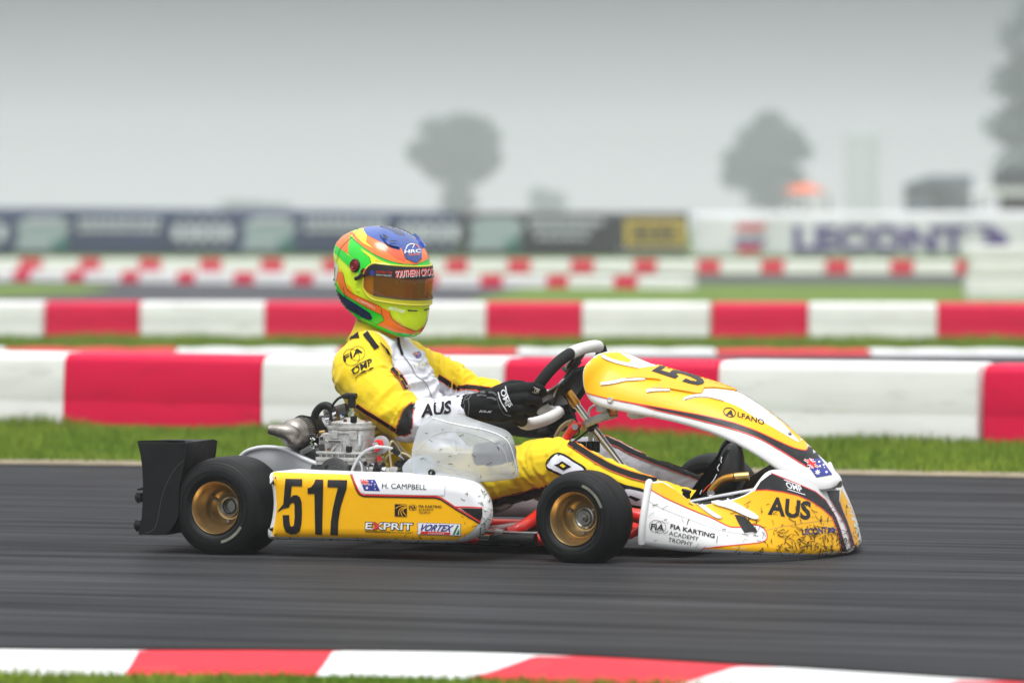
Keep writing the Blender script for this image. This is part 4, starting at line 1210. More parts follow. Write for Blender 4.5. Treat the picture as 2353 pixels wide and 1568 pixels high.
# ---------------------------------------------------------------- front fairing (steering panel)
fst = [((330, 117), (205, 150), .085), ((360, 116), (118, 235), .135), ((400, 121), (99, 330), .15), ((450, 140), (122, 450), .15), ((520, 168), (200, 545), .15), ((690, 238), (420, 602), .15),
       ((900, 300), (640, 646), .15), ((1100, 360), (850, 692), .15), ((1330, 445), (1090, 762), .15), ((1500, 548), (1290, 846), .145), ((1680, 682), (1480, 948), .14), ((1850, 832), (1650, 1062), .125),
       ((1980, 952), (1800, 1172), .105), ((2080, 1042), (1950, 1230), .08), ((2150, 1112), (2080, 1226), .05), ((2176, 1160), (2150, 1192), .018)]
Rg = catmull([K(zD(*a), 0) for a, b, w in fst], 4); Eg = catmull([K(zD(*b), -w) for a, b, w in fst], 4)
rows = []
for r_, e_ in zip(Rg, Eg):
    row = []
    for k in range(-12, 13):
        ph = k / 12 * math.pi / 2
        c_ = math.cos(ph) ** 1.15
        p = Vector((e_.x + (r_.x - e_.x) * c_, e_.y * (-math.sin(ph)) * -1 if False else abs(e_.y) * math.sin(ph), e_.z + (r_.z - e_.z) * c_))
        row.append(p)
    rows.append(row)
mb = MB(); mb.grid(rows)
fair = mb.build("front_panel", white_pl, kart, ang=60, solid=.0045, off=-1)
fair["label"] = "long yellow and white front panel carrying the race number"
bf_ = bvh_of(fair)
redU = [(120, 448), (170, 465), (300, 498), (420, 520), (550, 543), (700, 568), (900, 604), (1100, 641), (1300, 690), (1500, 762), (1650, 832), (1780, 890), (1850, 910), (1892, 914), (1908, 890)]
yelD = redU[:-1] + [(1906, 880), (1890, 840), (1840, 785), (1760, 705), (1690, 645), (1560, 542), (1400, 440), (1200, 370), (1000, 300), (800, 232), (690, 228), (520, 158), (380, 112), (300, 114), (215, 142), (150, 190), (115, 245), (104, 310), (108, 380)]
decal("yellow_sticker", pts(zD, yelD), bf_, yellow_st, fair, .0008, 4, mir=MIRY)
decal("white_spine", smooth2(pts(zD, [(1068, 424), (1200, 424), (1335, 444), (1440, 503), (1560, 588), (1690, 688), (1770, 770), (1838, 848), (1760, 812), (1640, 740), (1500, 662), (1340, 563), (1180, 508), (1030, 492), (920, 513), (914, 494), (1000, 468)]), 3), bf_, white_pl, fair, .0014, 5, mir=MIRY)
decal("white_spine", pts(zD, [(384, 118), (520, 172), (690, 240), (700, 262), (620, 264), (470, 216), (485, 190), (420, 150)]), bf_, white_pl, fair, .0014, 5, mir=MIRY)
blkD = [(540, 543), (700, 570), (900, 607), (1100, 644), (1300, 693), (1500, 765), (1650, 836), (1780, 894), (1850, 914), (1896, 918), (1912, 880), (1962, 912), (2008, 978), (2030, 1020), (1960, 1050), (1905, 1047), (1780, 972), (1650, 892), (1500, 812), (1300, 742), (1100, 688), (900, 637), (700, 592)]
decal("black_stripe", pts(zD, blkD), bf_, black_st, fair, .0012, 5, mir=MIRY)
stripes("red_stripe", [smooth2(pts(zD, redU), 3, False), smooth2(pts(zD, [(400, 518), (540, 546), (700, 593), (900, 638), (1100, 689), (1300, 743), (1500, 813), (1650, 893), (1780, 973), (1900, 1047)]), 3, False)], 2.2, bf_, red_st, fair, .0018, mir=MIRY)
for rib, w in (([(250, 163), (330, 198), (430, 226), (600, 262)], 6.4), ([(243, 383), (350, 371), (440, 352), (600, 344)], 6.4), ([(612, 443), (670, 434), (800, 432)], 6.6), ([(918, 503), (1000, 482), (1100, 484), (1230, 516)], 4.5)):
    ea, eb = edges2(smooth2(pts(zD, rib), 5, False), w, 5)
    P = ea + eb[::-1]
    plate("moulded_rib", P, bf_, white_pl, fair, .001, .004, 4, mir=MIRY)
npl = [(90, 312), (180, 230), (300, 165), (430, 140), (565, 132), (610, 78), (700, 84), (900, 140), (1200, 225), (1560, 345), (1800, 440), (1868, 512), (1820, 500), (1700, 485), (1500, 462), (1345, 470), (1325, 520), (1300, 558), (1250, 558), (1000, 515), (800, 480), (498, 465), (560, 420), (665, 350), (600, 330), (430, 312), (300, 304)]
plate("number_plate", pts(zI, npl), bf_, orange_st, fair, .001, .006, 4, mir=MIRY)
bnp = None
n5 = [(500, 212), (635, 130), (720, 156), (648, 203), (800, 245), (800, 225), (830, 208), (900, 207), (1050, 240), (1230, 300), (1320, 350), (1345, 395), (1320, 425), (1240, 442), (1120, 418), (990, 380), (1048, 336), (1130, 368), (1210, 382), (1235, 370), (1200, 345), (1100, 300), (980, 262), (920, 252), (895, 268), (935, 298), (882, 340)]
decal("number_digit", pts(zI, n5), bf_, black_st, fair, .0085, 5)
decal("number_digit", pts(zI, [(808, 124), (860, 128), (920, 148), (1200, 222), (1400, 290), (1520, 338), (1490, 335), (1300, 270), (1100, 205), (960, 166), (880, 166), (800, 140)]), bf_, black_st, fair, .0085, 5)
stripes("logo_ring", [pts(zI, ring2((1757, 846), 97, 68, 32, .35))], 2.0, bf_, black_st, fair, .0020, 3, True)
lettering("lettering", "A", zI(1690, 890), zI(1822, 925), zI(1715, 795), bf_, black_st, fair, .0020, bold=.05)
lettering("lettering", "LFANO", zI(1882, 915), zI(2310, 1052), zI(1886, 835), bf_, black_st, fair, .0020, bold=.02)
flag(fair, pts(zD, [(1876, 992), (2010, 981), (2104, 1110), (1976, 1130)]), bf_, .0022)
for (x, y, r_) in ((322, 510, 7.5), (1756, 785, 6)):
    h = bf_.ray_cast(CAML, (K(zD(x, y), -.9) - CAML).normalized())
    MB().lathe([(0, r_ * .0012), (.004, r_ * .0012), (.007, r_ * .0009), (.007, r_ * .0005), (.005, r_ * .0004), (.005, .00001)], h[0], h[1] if h[1].dot(h[0] - CAML) < 0 else -h[1], 20).build("mounting_bolt", chrome, fair)

# ---------------------------------------------------------------- chassis: tubes, floor tray, seat
def T(z, L_, lat, r, m, name, parent=kart, n=12, sm=5):
    lat = lat if hasattr(lat, '__len__') else [lat] * len(L_)
    return MB().tube([K(z(*p), y) for p, y in zip(L_, lat)], r, n, sm=sm if len(L_) > 2 else 0).build(name, m, parent)
fr = empty  # noqa
MB().tube([(-.12, -.30, .075), (.10, -.30, .055), (.35, -.31, .048), (.62, -.30, .048), (.85, -.32, .05), (.98, -.33, .075), (1.06, -.30, .10), (1.14, -.26, .07), (1.30, -.24, .055)], .016, 12, sm=5).build("chassis_tube", frame_red, kart)
MB().tube([(-.12, .30, .075), (.10, .30, .055), (.35, .31, .048), (.62, .30, .048), (.85, .32, .05), (.98, .33, .075), (1.06, .30, .10), (1.14, .26, .07), (1.30, .24, .055)], .016, 12, sm=5).build("chassis_tube", frame_red, kart)
T(zL, [(120, 1215), (380, 1215), (760, 1225), (1320, 1290), (1500, 1330)], -.40, .0135, frame_red, "chassis_tube")
T(zL, [(680, 1160), (950, 1030), (1260, 820), (1400, 700)], [-.38, -.36, -.30, -.25], .016, frame_red, "chassis_tube")
T(zL, [(60, 1135), (400, 1145), (800, 1160), (1340, 1170)], -.46, .0042, steel, "brake_rod")
T(zL, [(0, 1300), (260, 1310)], -.50, .0125, chrome, "side_bumper_bar")
T(zL, [(250, 1320), (700, 1310), (1080, 1310)], -.50, .0140, black_rb, "side_bumper_bar")
T(zL, [(970, 1330), (1090, 1320), (1300, 1325)], -.50, .0185, black_pl, "bumper_clamp")
T(zL, [(380, 1195), (560, 1205)], -.46, .016, steel, "tube_clamp")
for k, xx in enumerate((.18, .55, .85)):
    MB().tube([(xx, -.30, .05), (xx, .30, .05)], .014, 10).build("cross_tube", frame_red, kart)
MB().tube([(0, -.585, .1395), (0, .585, .1395)], .020, 16).build("rear_axle", steel, kart)
MB().box((.82, 0, .030), (.86, .58, .006)).build("floor_tray", black_pl, kart, bevel=.002)
# front steering arms near the front wheel
T(zH, [(1905, 1000), (1980, 1010), (2060, 1030)], -.36, .020, frame_red, "chassis_tube")
T(zH, [(1880, 1230), (1960, 1180), (2040, 1130)], -.34, .010, frame_red, "stub_axle_arm")
for sy in (-1, 1):
    MB().tube([(1.05, sy * .30, .11), (1.05, sy * .52, .128)], [.020, .012], 12).build("stub_axle", steel, kart)
    MB().tube([(1.13, sy * .06, .13), (1.12, sy * .44, .125)], .006, 8).build("track_rod", chrome, kart)
# seat shell
seat_c = [(.03, .385, .15), (.06, .32, .17), (.10, .25, .185), (.17, .14, .20), (.26, .085, .205), (.38, .075, .20), (.50, .085, .185), (.58, .11, .15)]
rows = []
for (x, z, hw) in seat_c:
    up = Vector((1, 0, .25)).normalized() if z > .2 else Vector((.25, 0, 1)).normalized()
    row = []
    for k in range(-8, 9):
        t_ = k / 8; a = t_ * math.pi / 2
        side = hw * math.sin(a) if abs(t_) < 1 else hw * t_
        rise = (1 - math.cos(a)) * (.13 if x < .2 else .12)
        row.append(Vector((x, side, z)) + up * rise)
    rows.append(row)
mb = MB(); R2 = []
for j in range(len(rows[0])):
    R2.append(catmull([r[j] for r in rows], 4))
mb.grid(R2)
mb.build("seat", seat_m, kart, ang=70, solid=.007, off=0)
# ---------------------------------------------------------------- rear bumper
lat0 = -.690
prof_b = [(70, 497), (92, 590), (106, 700), (112, 830), (108, 985), (102, 1100), (75, 1236), (200, 1243), (308, 1240), (340, 1205), (372, 1150), (404, 1090), (408, 860), (440, 700), (458, 600), (470, 497)]
mb = MB()
pr = [K(zG(*p), lat0) for p in prof_b]
def bump_unit(sgn):
    m_ = MB()
    ys = [(0.0, .985), (.006, 1.0), (.03, 1.0), (.20, 1.0), (.235, .96), (.24, .90)]
    cx = sum(p.x for p in pr) / len(pr); cz = sum(p.z for p in pr) / len(pr)
    rows = [[Vector((cx + (p.x - cx) * s_ - .02 * (d / .24), sgn * (abs(lat0) - d), cz + (p.z - cz) * s_)) for p in pr] for d, s_ in ys]
    m_.grid(rows, cu=True); m_.cap(rows[0]); m_.cap(rows[-1])
    return m_.build("rear_bumper_pod", black_pl, kart, ang=35)
rb = bump_unit(-1); bump_unit(1)
flare = [K(zG(*p), -.66) for p in [(66, 500), (70, 488), (95, 482), (400, 477), (636, 480), (642, 486), (560, 572), (500, 640), (452, 690), (446, 640), (462, 560), (468, 502)]]
fl_o = [(66, 500), (70, 488), (95, 482), (300, 478), (440, 479), (452, 486), (450, 520), (446, 560), (440, 600), (436, 620), (448, 560), (462, 502)]
fl_i = [(120, 500), (125, 488), (150, 482), (400, 477), (634, 480), (642, 486), (575, 560), (510, 635), (460, 690), (450, 660), (480, 560), (500, 502)]
for sgn in (-1, 1):
    ro_ = [Vector((p.x, sgn * .685, p.z)) for p in (K(zG(*q), -.685) for q in fl_o)]
    ri_ = [Vector((p.x, sgn * .470, p.z)) for p in (K(zG(*q), -.470) for q in fl_i)]
    m_ = MB(); m_.grid([ro_, [a_.lerp(b_, .5) for a_, b_ in zip(ro_, ri_)], ri_], cu=True); m_.cap(ro_); m_.cap(ri_, True)
    m_.build("bumper_flare", black_pl, kart, bevel=0, ang=30)
stripes("bumper_crease", [smooth2(pts(zG, [(448, 640), (390, 690), (330, 780), (280, 900), (255, 1000), (215, 1180), (140, 1225), (80, 1232)]), 4, False)], 1.6, bvh_of(rb), mat("crease_edge", (0.05, 0.05, 0.052), .35), rb, .002)
for (x0, y0, x1, y1, r_) in ((75, 900, 105, 975, .013), (72, 1120, 100, 1205, .015)):
    MB().tube([K(zG(x0 + 12, y0), -.655), K(zG(x0 + 8, (y0 + y1) / 2), -.655), K(zG(x0 + 20, y1), -.655)], [r_ * .7, r_, r_ * .7], 10, sm=3).build("bumper_bolt_cover", black_rb, kart)
MB().prism([K(zG(*p), -.67) for p in [(58, 872), (140, 850), (150, 875), (70, 884)]], (0, .18, 0)).build("bumper_fin", black_pl, kart, bevel=.002)
cb = [Vector((p.x, 0, p.z)) for p in (K(zG(130, 1000), -.6), K(zG(330, 1000), -.6), K(zG(340, 1200), -.6), K(zG(130, 1225), -.6))]
MB().prism([Vector((p.x, -.46, p.z)) for p in cb], (0, .92, 0)).build("bumper_beam", black_pl, kart, bevel=.012)
T(zG, [(380, 1150), (430, 1160)], -.45, .016, black_pl, "bumper_stay")
T(zG, [(360, 1085), (400, 1080)], -.5, .012, steel, "bumper_stay")

# ---------------------------------------------------------------- engine
YE = -.40
engine = empty("engine_root")  # placeholder removed below
bpy.data.objects.remove(engine)
def EP(x, y, lat=YE): return K(zJ(x, y), lat)
sE = 4.357 / S / 1.0   # zoom px per 2352 px
ce = EP(1310, 800)
# cylinder barrel with cooling ribs: stacked rounded slabs
def slab(x0, y0, x1, y1, hy, name, m, parent, bevel=.005, lat=YE, yc=None):
    a = EP(x0, y1, lat); b = EP(x1, y0, lat)
    yc = lat if yc is None else yc
    return MB().box(((a.x + b.x) / 2, yc, (a.z + b.z) / 2), (b.x - a.x, hy * 2, b.z - a.z)).build(name, m, parent, bevel=bevel)
mb = MB()
a = EP(870, 1140); b = EP(1660, 635); cxE = (EP(1030, 0).x + EP(1600, 0).x) / 2
zt, zb_ = EP(0, 640).z, EP(0, 960).z
# upper barrel (rounded)
wl = (EP(1605, 0).x - EP(1020, 0).x) / 2
def sup(cx, cy, rx, ry, z, n=40, e=.55):
    f = lambda v: math.copysign(abs(v) ** e, v)
    return [Vector((cx + rx * f(math.cos(2 * math.pi * k / n)), cy + ry * f(math.sin(2 * math.pi * k / n)), z)) for k in range(n)]
def stack(name, L_, m, parent, e=.55, ang=35):
    m_ = MB(); rows = [sup(cx, cy, rx, ry, z, e=e) for cx, cy, rx, ry, z in L_]
    m_.grid(rows, cu=True); m_.cap(rows[0], True); m_.cap(rows[-1])
    return m_.build(name, m, parent, ang=ang)
zj = lambda y: EP(1310, y).z
eng = stack("engine", [(cxE, YE, wl * .98, .050, zj(985)), (cxE, YE, wl * 1.0, .051, zj(800)), (cxE, YE, wl * 1.0, .051, zj(650)), (cxE, YE, wl * .97, .050, zj(636))], alu, kart)
eng["label"] = "grey cast two-stroke engine with water-cooled cylinder"
stack("head_gasket", [(cxE, YE, wl * 1.02, .053, zj(634)), (cxE, YE, wl * 1.03, .054, zj(628)), (cxE, YE, wl * 1.03, .054, zj(592)), (cxE, YE, wl * 1.02, .053, zj(586))], alu, eng)
stack("cylinder_head", [(cxE + .001, YE, wl * .95, .050, zj(584)), (cxE, YE, wl * .95, .050, zj(540)), (cxE, YE, wl * .88, .047, zj(522)), (cxE, YE, wl * .42, .028, zj(500)), (cxE, YE, wl * .28, .02, zj(465)), (cxE, YE, wl * .26, .018, zj(462))], alu, eng, e=.8)
# exhaust side bulge on the cylinder
lx = EP(870, 0).x
stack("exhaust_port", [((lx + cxE) / 2, YE, (cxE - lx) / 2, .042, zj(1000)), ((lx + cxE) / 2, YE, (cxE - lx) / 2, .046, zj(900)), ((lx + cxE) / 2, YE, (cxE - lx) / 2, .046, zj(760)), ((lx + cxE) / 2 + .006, YE, (cxE - lx) / 2 - .006, .04, zj(690))], alu, eng, e=.7)
# flanges and ribs
for (x0, y0, x1, y1, hy) in ((915, 965, 1655, 990, .062), (915, 1050, 1665, 1092, .064), (918, 1100, 1660, 1152, .060)):
    slab(x0, y0, x1, y1, hy, "flange", alu, eng, .004)
slab(935, 990, 1640, 1052, .052, "lower_barrel", alu, eng, .004)
for x in (1000, 1080, 1160, 1250, 1340, 1500, 1580):
    slab(x - 7, 985, x + 7, 1052, .060, "cooling_rib", alu, eng, .001)
for (x0, y0, x1, y1) in ((1010, 965, 1115, 845), (1158, 970, 1162, 870), (1335, 975, 1250, 845), (1470, 975, 1520, 830)):
    p0, p1 = EP(x0, y0, YE - .052), EP(x1, y1, YE - .052)
    MB().tube([p0, p1], [.0036, .0026], 6).build("stay_rib", alu, eng)
for (x0, y0, x1, y1) in ((1130, 640, 1230, 770), (1400, 650, 1520, 780)):
    slab(x0, y0, x1, y1, .006, "casting_pad", alu, eng, .003, yc=YE - .050)
slab(1225, 668, 1420, 690, .004, "casting_pad", alu, eng, .002, yc=YE - .051)
slab(1540, 705, 1575, 870, .004, "data_plate", white_cable, eng, .001, yc=YE - .053)
o_ = EP(975, 762, YE - .046)
MB().lathe([(0, .0115), (.004, .0115), (.005, .0105), (.003, .009), (.003, .00001)], o_, (0, -1, 0), 24).build("maker_badge", alu, eng)
slab(955, 740, 1000, 790, .0015, "badge_mark", alu_dk, eng, 0, yc=YE - .0505)
slab(1085, 785, 1290, 830, .003, "name_badge", alu, eng, .002, yc=YE - .053)
slab(1100, 797, 1275, 820, .0012, "badge_mark", alu_dk, eng, 0, yc=YE - .0563)
slab(935, 850, 1015, 955, .003, "bolt_pocket", alu_dk, eng, .002, yc=YE - .0445)
brn = mat("rusty_nut", (0.20, 0.075, 0.05), .5, .6, var=.2, vscale=80)
for (x, y, lat, h_) in ((1085, 510, YE + .01, 45), (1218, 525, YE - .042, 50), (1540, 520, YE - .01, 50), (975, 950, YE - .052, 40), (1430, 528, YE + .03, 40)):
    p0 = EP(x, y, lat); 
    MB().cyl(p0, p0 + Vector((0, 0, h_ / sE * .672 / 825 * 1.0)), .0055, 6).cyl(p0, p0 + Vector((0, 0, h_ * 1.25 / sE * .672 / 825)), .003, 8).build("head_nut", brn, eng, ang=30)
slab(1400, 435, 1478, 528, .006, "sensor_block", black_pl, eng, .002, yc=YE - .042)
slab(1370, 880, 1445, 968, .006, "sensor_block", black_pl, eng, .002, yc=YE - .058)
# spark plug, cap and lead
p0 = EP(1312, 470); p1 = EP(1312, 322)
MB().cyl(p0, EP(1312, 412), .0092, 6).cyl(EP(1312, 420), EP(1312, 370), .0105, 16).cyl(EP(1312, 372), p1, .0068, 16).build("spark_plug", chrome, eng, ang=30)
MB().tube([EP(1318, 322), EP(1318, 250), EP(1318, 190), EP(1316, 140)], [.0115, .0112, .0112, .011], 14).tube([EP(1385, 145), EP(1240, 142), EP(1190, 150)], [.0085, .009, .007], 12).build("plug_cap", black_rb, eng)
MB().tube([EP(1200, 150), EP(1120, 180), EP(1040, 270), EP(1005, 390), EP(1030, 530), EP(1130, 680), EP(1260, 820), EP(1380, 950), EP(1450, 1080), EP(1480, 1180), EP(1485, 1330)], .0038, 10, sm=5).build("ignition_lead", black_rb, eng)
# coolant hose
MB().tube([EP(1085, 470, YE + .03), EP(1050, 400, YE + .03), EP(1000, 315, YE + .03), EP(930, 285, YE + .03), EP(850, 310, YE + .03), EP(780, 400, YE + .03), EP(755, 540, YE + .03), EP(760, 720, YE + .03)], .0112, 14, sm=5).build("coolant_hose", black_rb, eng)
MB().tube([EP(1040, 440, YE + .028), EP(1110, 425, YE + .028)], .0128, 14).build("hose_clip", chrome, eng)
MB().tube([EP(930, 505, YE + .0), EP(990, 490, YE)], .006, 10).build("hose_clip", chrome, eng)
MB().tube([EP(760, 760, YE), EP(830, 730, YE)], .0065, 10).build("hose_clip", chrome, eng)
MB().cyl(EP(1150, 390), EP(1160, 440), .0062, 8).build("temperature_sensor", blue_an, eng)
MB().cyl(EP(1155, 430), EP(1180, 470), .0068, 8).build("sensor_fitting", chrome, eng)
MB().cyl(EP(840, 690), EP(925, 680), .006, 6).build("hose_fitting", brass, eng)
MB().tube([EP(920, 675), EP(1000, 660)], .005, 8).build("hose", black_rb, eng)
MB().tube([EP(830, 560, YE + .05), EP(1010, 560, YE + .05)], .0185, 16).build("silencer_pipe", white_cable, eng)
# silencer with tail pipe
ax = (EP(640, 690, -.33) - EP(330, 700, -.42)); 
c0 = EP(430, 700, -.43); d_ = Vector((.30, .75, 0.02)).normalized()
sil = MB().lathe([(-.030, .003), (-.029, .020), (-.022, .033), (-.010, .041), (.004, .043), (.045, .043), (.05, .041), (.05, .01)], c0 + Vector((.004, 0, 0)), d_, 32).build("exhaust_silencer", exh, eng)
MB().lathe([(.050, .020), (.050, .0455), (.10, .0455), (.22, .0455), (.225, .02)], c0 + Vector((.004, 0, 0)), d_, 32).build("silencer_body", black_pl, sil)
for k in range(44):
    a_ = 2 * math.pi * k / 44
    u_ = d_.orthogonal().normalized(); w_ = d_.cross(u_)
    q0 = c0 + Vector((.004, 0, 0)) + d_ * .020; rad = u_ * math.cos(a_) + w_ * math.sin(a_)
    MB().tube([q0 + rad * .044, q0 + d_ * .014 + rad * .050, q0 + d_ * .034 + rad * .046], .0011, 5).build("retaining_spring_coil", black_rb, sil)
MB().tube([EP(440, 740, -.47), EP(380, 690, -.485), EP(250, 665, -.495), EP(95, 640, -.50)], [.026, .024, .0195, .0150], 20, sm=4, caps=False).tube([EP(97, 640, -.50), EP(120, 644, -.50)], .0135, 16).build("tail_pipe", exh, sil)
MB().tube([EP(480, 900, -.36), EP(540, 1000, -.36)], .009, 8).build("silencer_bracket", black_pl, eng)
MB().tube([EP(440, 980, -.38), EP(640, 1000, -.38), EP(820, 1040, YE + .02), EP(920, 1080, YE + .02)], [.020, .030, .034, .03], 16, sm=3).build("exhaust_header", alu_dk, eng)
# coil spring
P_ = []
q0, q1 = EP(570, 985, YE - .04), EP(735, 900, YE - .04); dd = (q1 - q0).normalized(); uu = dd.orthogonal().normalized(); ww = dd.cross(uu)
for k in range(15 * 10 + 1):
    t_ = k / 150; a_ = k / 10 * 2 * math.pi
    P_.append(q0.lerp(q1, t_) + (uu * math.cos(a_) + ww * math.sin(a_)) * .0075)
MB().tube(P_, .0013, 5).tube([EP(520, 1000, YE - .04), q0], .0015, 5).tube([q1, EP(790, 870, YE - .04)], .0015, 5).build("exhaust_spring", steel, eng)
for (x, y) in ((715, 800), (745, 790), (720, 850), (780, 870), (890, 1040)):
    MB().tube([EP(x - 20, y - 18, YE - .03), EP(x + 22, y + 14, YE - .03)], .0035, 6).build("wire_lock", chrome, eng)
# crankcase
slab(820, 1150, 1420, 1420, .060, "crankcase", alu_dk, eng, .014)
MB().lathe([(0, .052), (.006, .052), (.010, .046), (.012, .030), (.016, .028), (.016, .001)], EP(1080, 1330, YE - .058), (0, -1, 0), 36).build("ignition_cover", alu_dk, eng, ang=30)
for (x, y) in ((945, 1205), (1295, 1210), (1520, 1150), (1680, 1170), (1790, 1170)):
    MB().cyl(EP(x, y, YE - .055), EP(x, y, YE - .072), .0065, 12).build("cap_screw", black_pl, eng)
MB().cyl(EP(980, 1165, YE - .04), EP(980, 1165, YE - .06), .011, 16).build("oil_plug", alu, eng)
slab(1400, 1120, 1640, 1420, .050, "reed_block", alu, eng, .008)
slab(1500, 1130, 1820, 1260, .035, "intake_flange", chrome, eng, .008, yc=YE - .01)
MB().tube([EP(1600, 1250, YE - .03), EP(1700, 1255, YE - .03)], .017, 18).build("intake_collar", alu, eng)
MB().tube([EP(1670, 1250, YE - .03), EP(1780, 1270, YE - .03)], .0205, 18).build("intake_rubber", black_rb, eng)
MB().tube([EP(1780, 1280, YE - .03), EP(1840, 1290, YE - .03)], .019, 18).build("intake_clamp", chrome, eng)
MB().tube([EP(1840, 1290, YE - .03), EP(1990, 1300, YE - .03)], .016, 18).build("carburettor_throat", alu, eng)
# carburettor
slab(1985, 1185, 2120, 1330, .026, "carburettor", alu, eng, .006, yc=YE - .03)
MB().cyl(EP(2055, 1185, YE - .03), EP(2055, 1125, YE - .03), .0195, 20).cyl(EP(2060, 1120, YE - .03), EP(2060, 1095, YE - .03), .015, 20).build("carburettor_cap", black_pl, eng)
MB().tube([EP(1930, 1290, YE - .05), EP(2010, 1270, YE - .05), EP(2120, 1240, YE - .05)], .006, 10, sm=4).build("choke_lever", black_pl, eng)
MB().tube([EP(1305, 1330, YE - .07), EP(1340, 1210, YE - .07), EP(1420, 1060, YE - .07), EP(1540, 950, YE - .07), EP(1680, 905, YE - .07), EP(1820, 905, YE - .06), EP(1925, 930, YE - .05)], .0042, 10, sm=5).build("throttle_cable", white_cable, eng)
MB().tube([EP(1460, 1330, YE - .068), EP(1470, 1220, YE - .068), EP(1445, 1130, YE - .066), EP(1400, 1120, YE - .066)], .003, 8, sm=4).build("breather_line", white_cable, eng)
MB().tube([EP(1925, 925, YE - .05), EP(2020, 1010, YE - .04)], .0085, 12).build("cable_sleeve", black_rb, eng)
MB().tube([EP(2020, 1010, YE - .04), EP(2075, 1090, YE - .03)], .0042, 10).build("cable_end", chrome, eng)
MB().tube([EP(1920, 1290, YE - .04), EP(1895, 1100, YE - .04), EP(1880, 920, YE - .04), EP(1910, 820, YE - .04), EP(1960, 850, YE - .02), EP(2020, 930, YE), EP(2045, 1050, YE)], .0032, 8, sm=5).build("fuel_hose", pale_hose, eng)
MB().tube([EP(1800, 1150, -.33), EP(1850, 1040, -.33), EP(1980, 985, -.33), EP(2120, 1010, -.33), EP(2230, 1090, -.33)], .0036, 8, sm=5).build("fuel_hose", pale_hose, eng)
MB().prism([EP(*p, YE - .01) for p in [(1605, 860), (1690, 790), (1755, 800), (1775, 870), (1735, 930), (1670, 990), (1645, 940)]], (0, .012, 0)).build("intake_cap", fluo_red, eng, bevel=.003)
MB().cyl(EP(1640, 870, YE - .02), EP(1715, 850, YE - .02), .006, 10).build("bleed_screw", chrome, eng)
MB().lathe([(0, .026), (.006, .026), (.008, .020), (.008, .001)], EP(1760, 870, YE + .02), (0, -1, 0), 24).build("grey_cap", grey_pl, eng)
MB().prism([EP(*p, YE) for p in [(1690, 1030), (1720, 1060), (1730, 1110), (1690, 1110)]], (0, .02, 0)).build("red_cover", fluo_red, eng, bevel=.002)
# translucent seat edge / tank rim behind the engine
MB().tube([EP(1560, 545, -.20), EP(1700, 590, -.20), EP(1830, 690, -.20), EP(1960, 850, -.20), EP(2080, 1000, -.20), EP(2230, 1090, -.19)], .011, 10, sm=5).build("seat_edge_trim", pale_hose, kart)

# chain guard
cg = [(895, 612), (930, 580), (980, 555), (1060, 537), (1140, 535), (1220, 545), (1300, 575), (1400, 622), (1480, 655), (1520, 668), (1505, 690), (1500, 735), (1400, 745), (1180, 745), (950, 745), (900, 700)]
P_ = [K(zG(*p), -.45) for p in cg]
o = MB().prism(P_, (0, .075, 0)).build("chain_guard", grey_pl, kart, bevel=.004)
rim_ = [K(zG(*p), -.452) for p in cg[:10]]
MB().tube(rim_, .0055, 8, sm=3).build("guard_edge", mat("guard_edge_grey", (.62, .63, .65), .35), o)

# ---------------------------------------------------------------- intake air box (translucent)
mt, nt, b = nodes_mat("translucent_plastic"); ln = nt.links.new
tr = nt.nodes.new("ShaderNodeBsdfTransparent"); tr.inputs[0].default_value = (.86, .90, .94, 1)
tl = nt.nodes.new("ShaderNodeBsdfTranslucent"); tl.inputs[0].default_value = (.78, .81, .84, 1)
b.inputs["Base Color"].default_value = (.80, .82, .84, 1); b.inputs["Roughness"].default_value = .25
m1 = nt.nodes.new("ShaderNodeMixShader"); m1.inputs[0].default_value = .45
m2 = nt.nodes.new("ShaderNodeMixShader")
nz = nt.nodes.new("ShaderNodeTexNoise"); nz.inputs["Scale"].default_value = 14; nz.inputs["Detail"].default_value = 6
mr = nt.nodes.new("ShaderNodeMapRange"); mr.inputs[3].default_value = .38; mr.inputs[4].default_value = .58
tcn = nt.nodes.new("ShaderNodeTexCoord"); ln(tcn.outputs["Object"], nz.inputs["Vector"]); ln(nz.outputs["Fac"], mr.inputs[0]); ln(mr.outputs[0], m2.inputs[0])
ln(b.outputs[0], m1.inputs[1]); ln(tl.outputs[0], m1.inputs[2]); ln(m1.outputs[0], m2.inputs[1]); ln(tr.outputs[0], m2.inputs[2])
ln(m2.outputs[0], nt.nodes["Material Output"].inputs["Surface"])
ab = [(885, 1330), (890, 1190), (905, 1090), (925, 1005), (960, 930), (1030, 902), (1150, 898), (1280, 901), (1400, 942), (1560, 992), (1690, 1038), (1755, 1100), (1790, 1210), (1808, 1320), (1820, 1400), (1800, 1440), (1730, 1457), (1600, 1474), (1440, 1478), (1300, 1458), (1150, 1440), (1000, 1425), (910, 1410)]
abo = pod_outline(zB, ab, -.53, 4)
acx = sum(p[0] for p in abo) / len(abo); acz = sum(p[1] for p in abo) / len(abo)
rows = [[Vector((acx + (p[0] - acx) * k_ - max(0, y_ + .535) * .43, y_ + .02 * max(0, (p[1] - acz) / .1), acz + (p[1] - acz) * k_)) for p in abo] for k_, y_ in ((.70, -.365), (.90, -.368), (.97, -.38), (1.0, -.41), (1.0, -.535), (.985, -.556), (.95, -.572), (.88, -.586), (.76, -.596), (.55, -.602), (.28, -.605), (.05, -.606))]
mb = MB(); mb.grid(rows, cu=True); mb.cap(rows[-1]); mb.cap(rows[0], True)
airbox = mb.build("air_box", mt, kart, ang=60)
airbox["label"] = "milky translucent plastic intake box above the side pod"
ba_ = bvh_of(airbox)
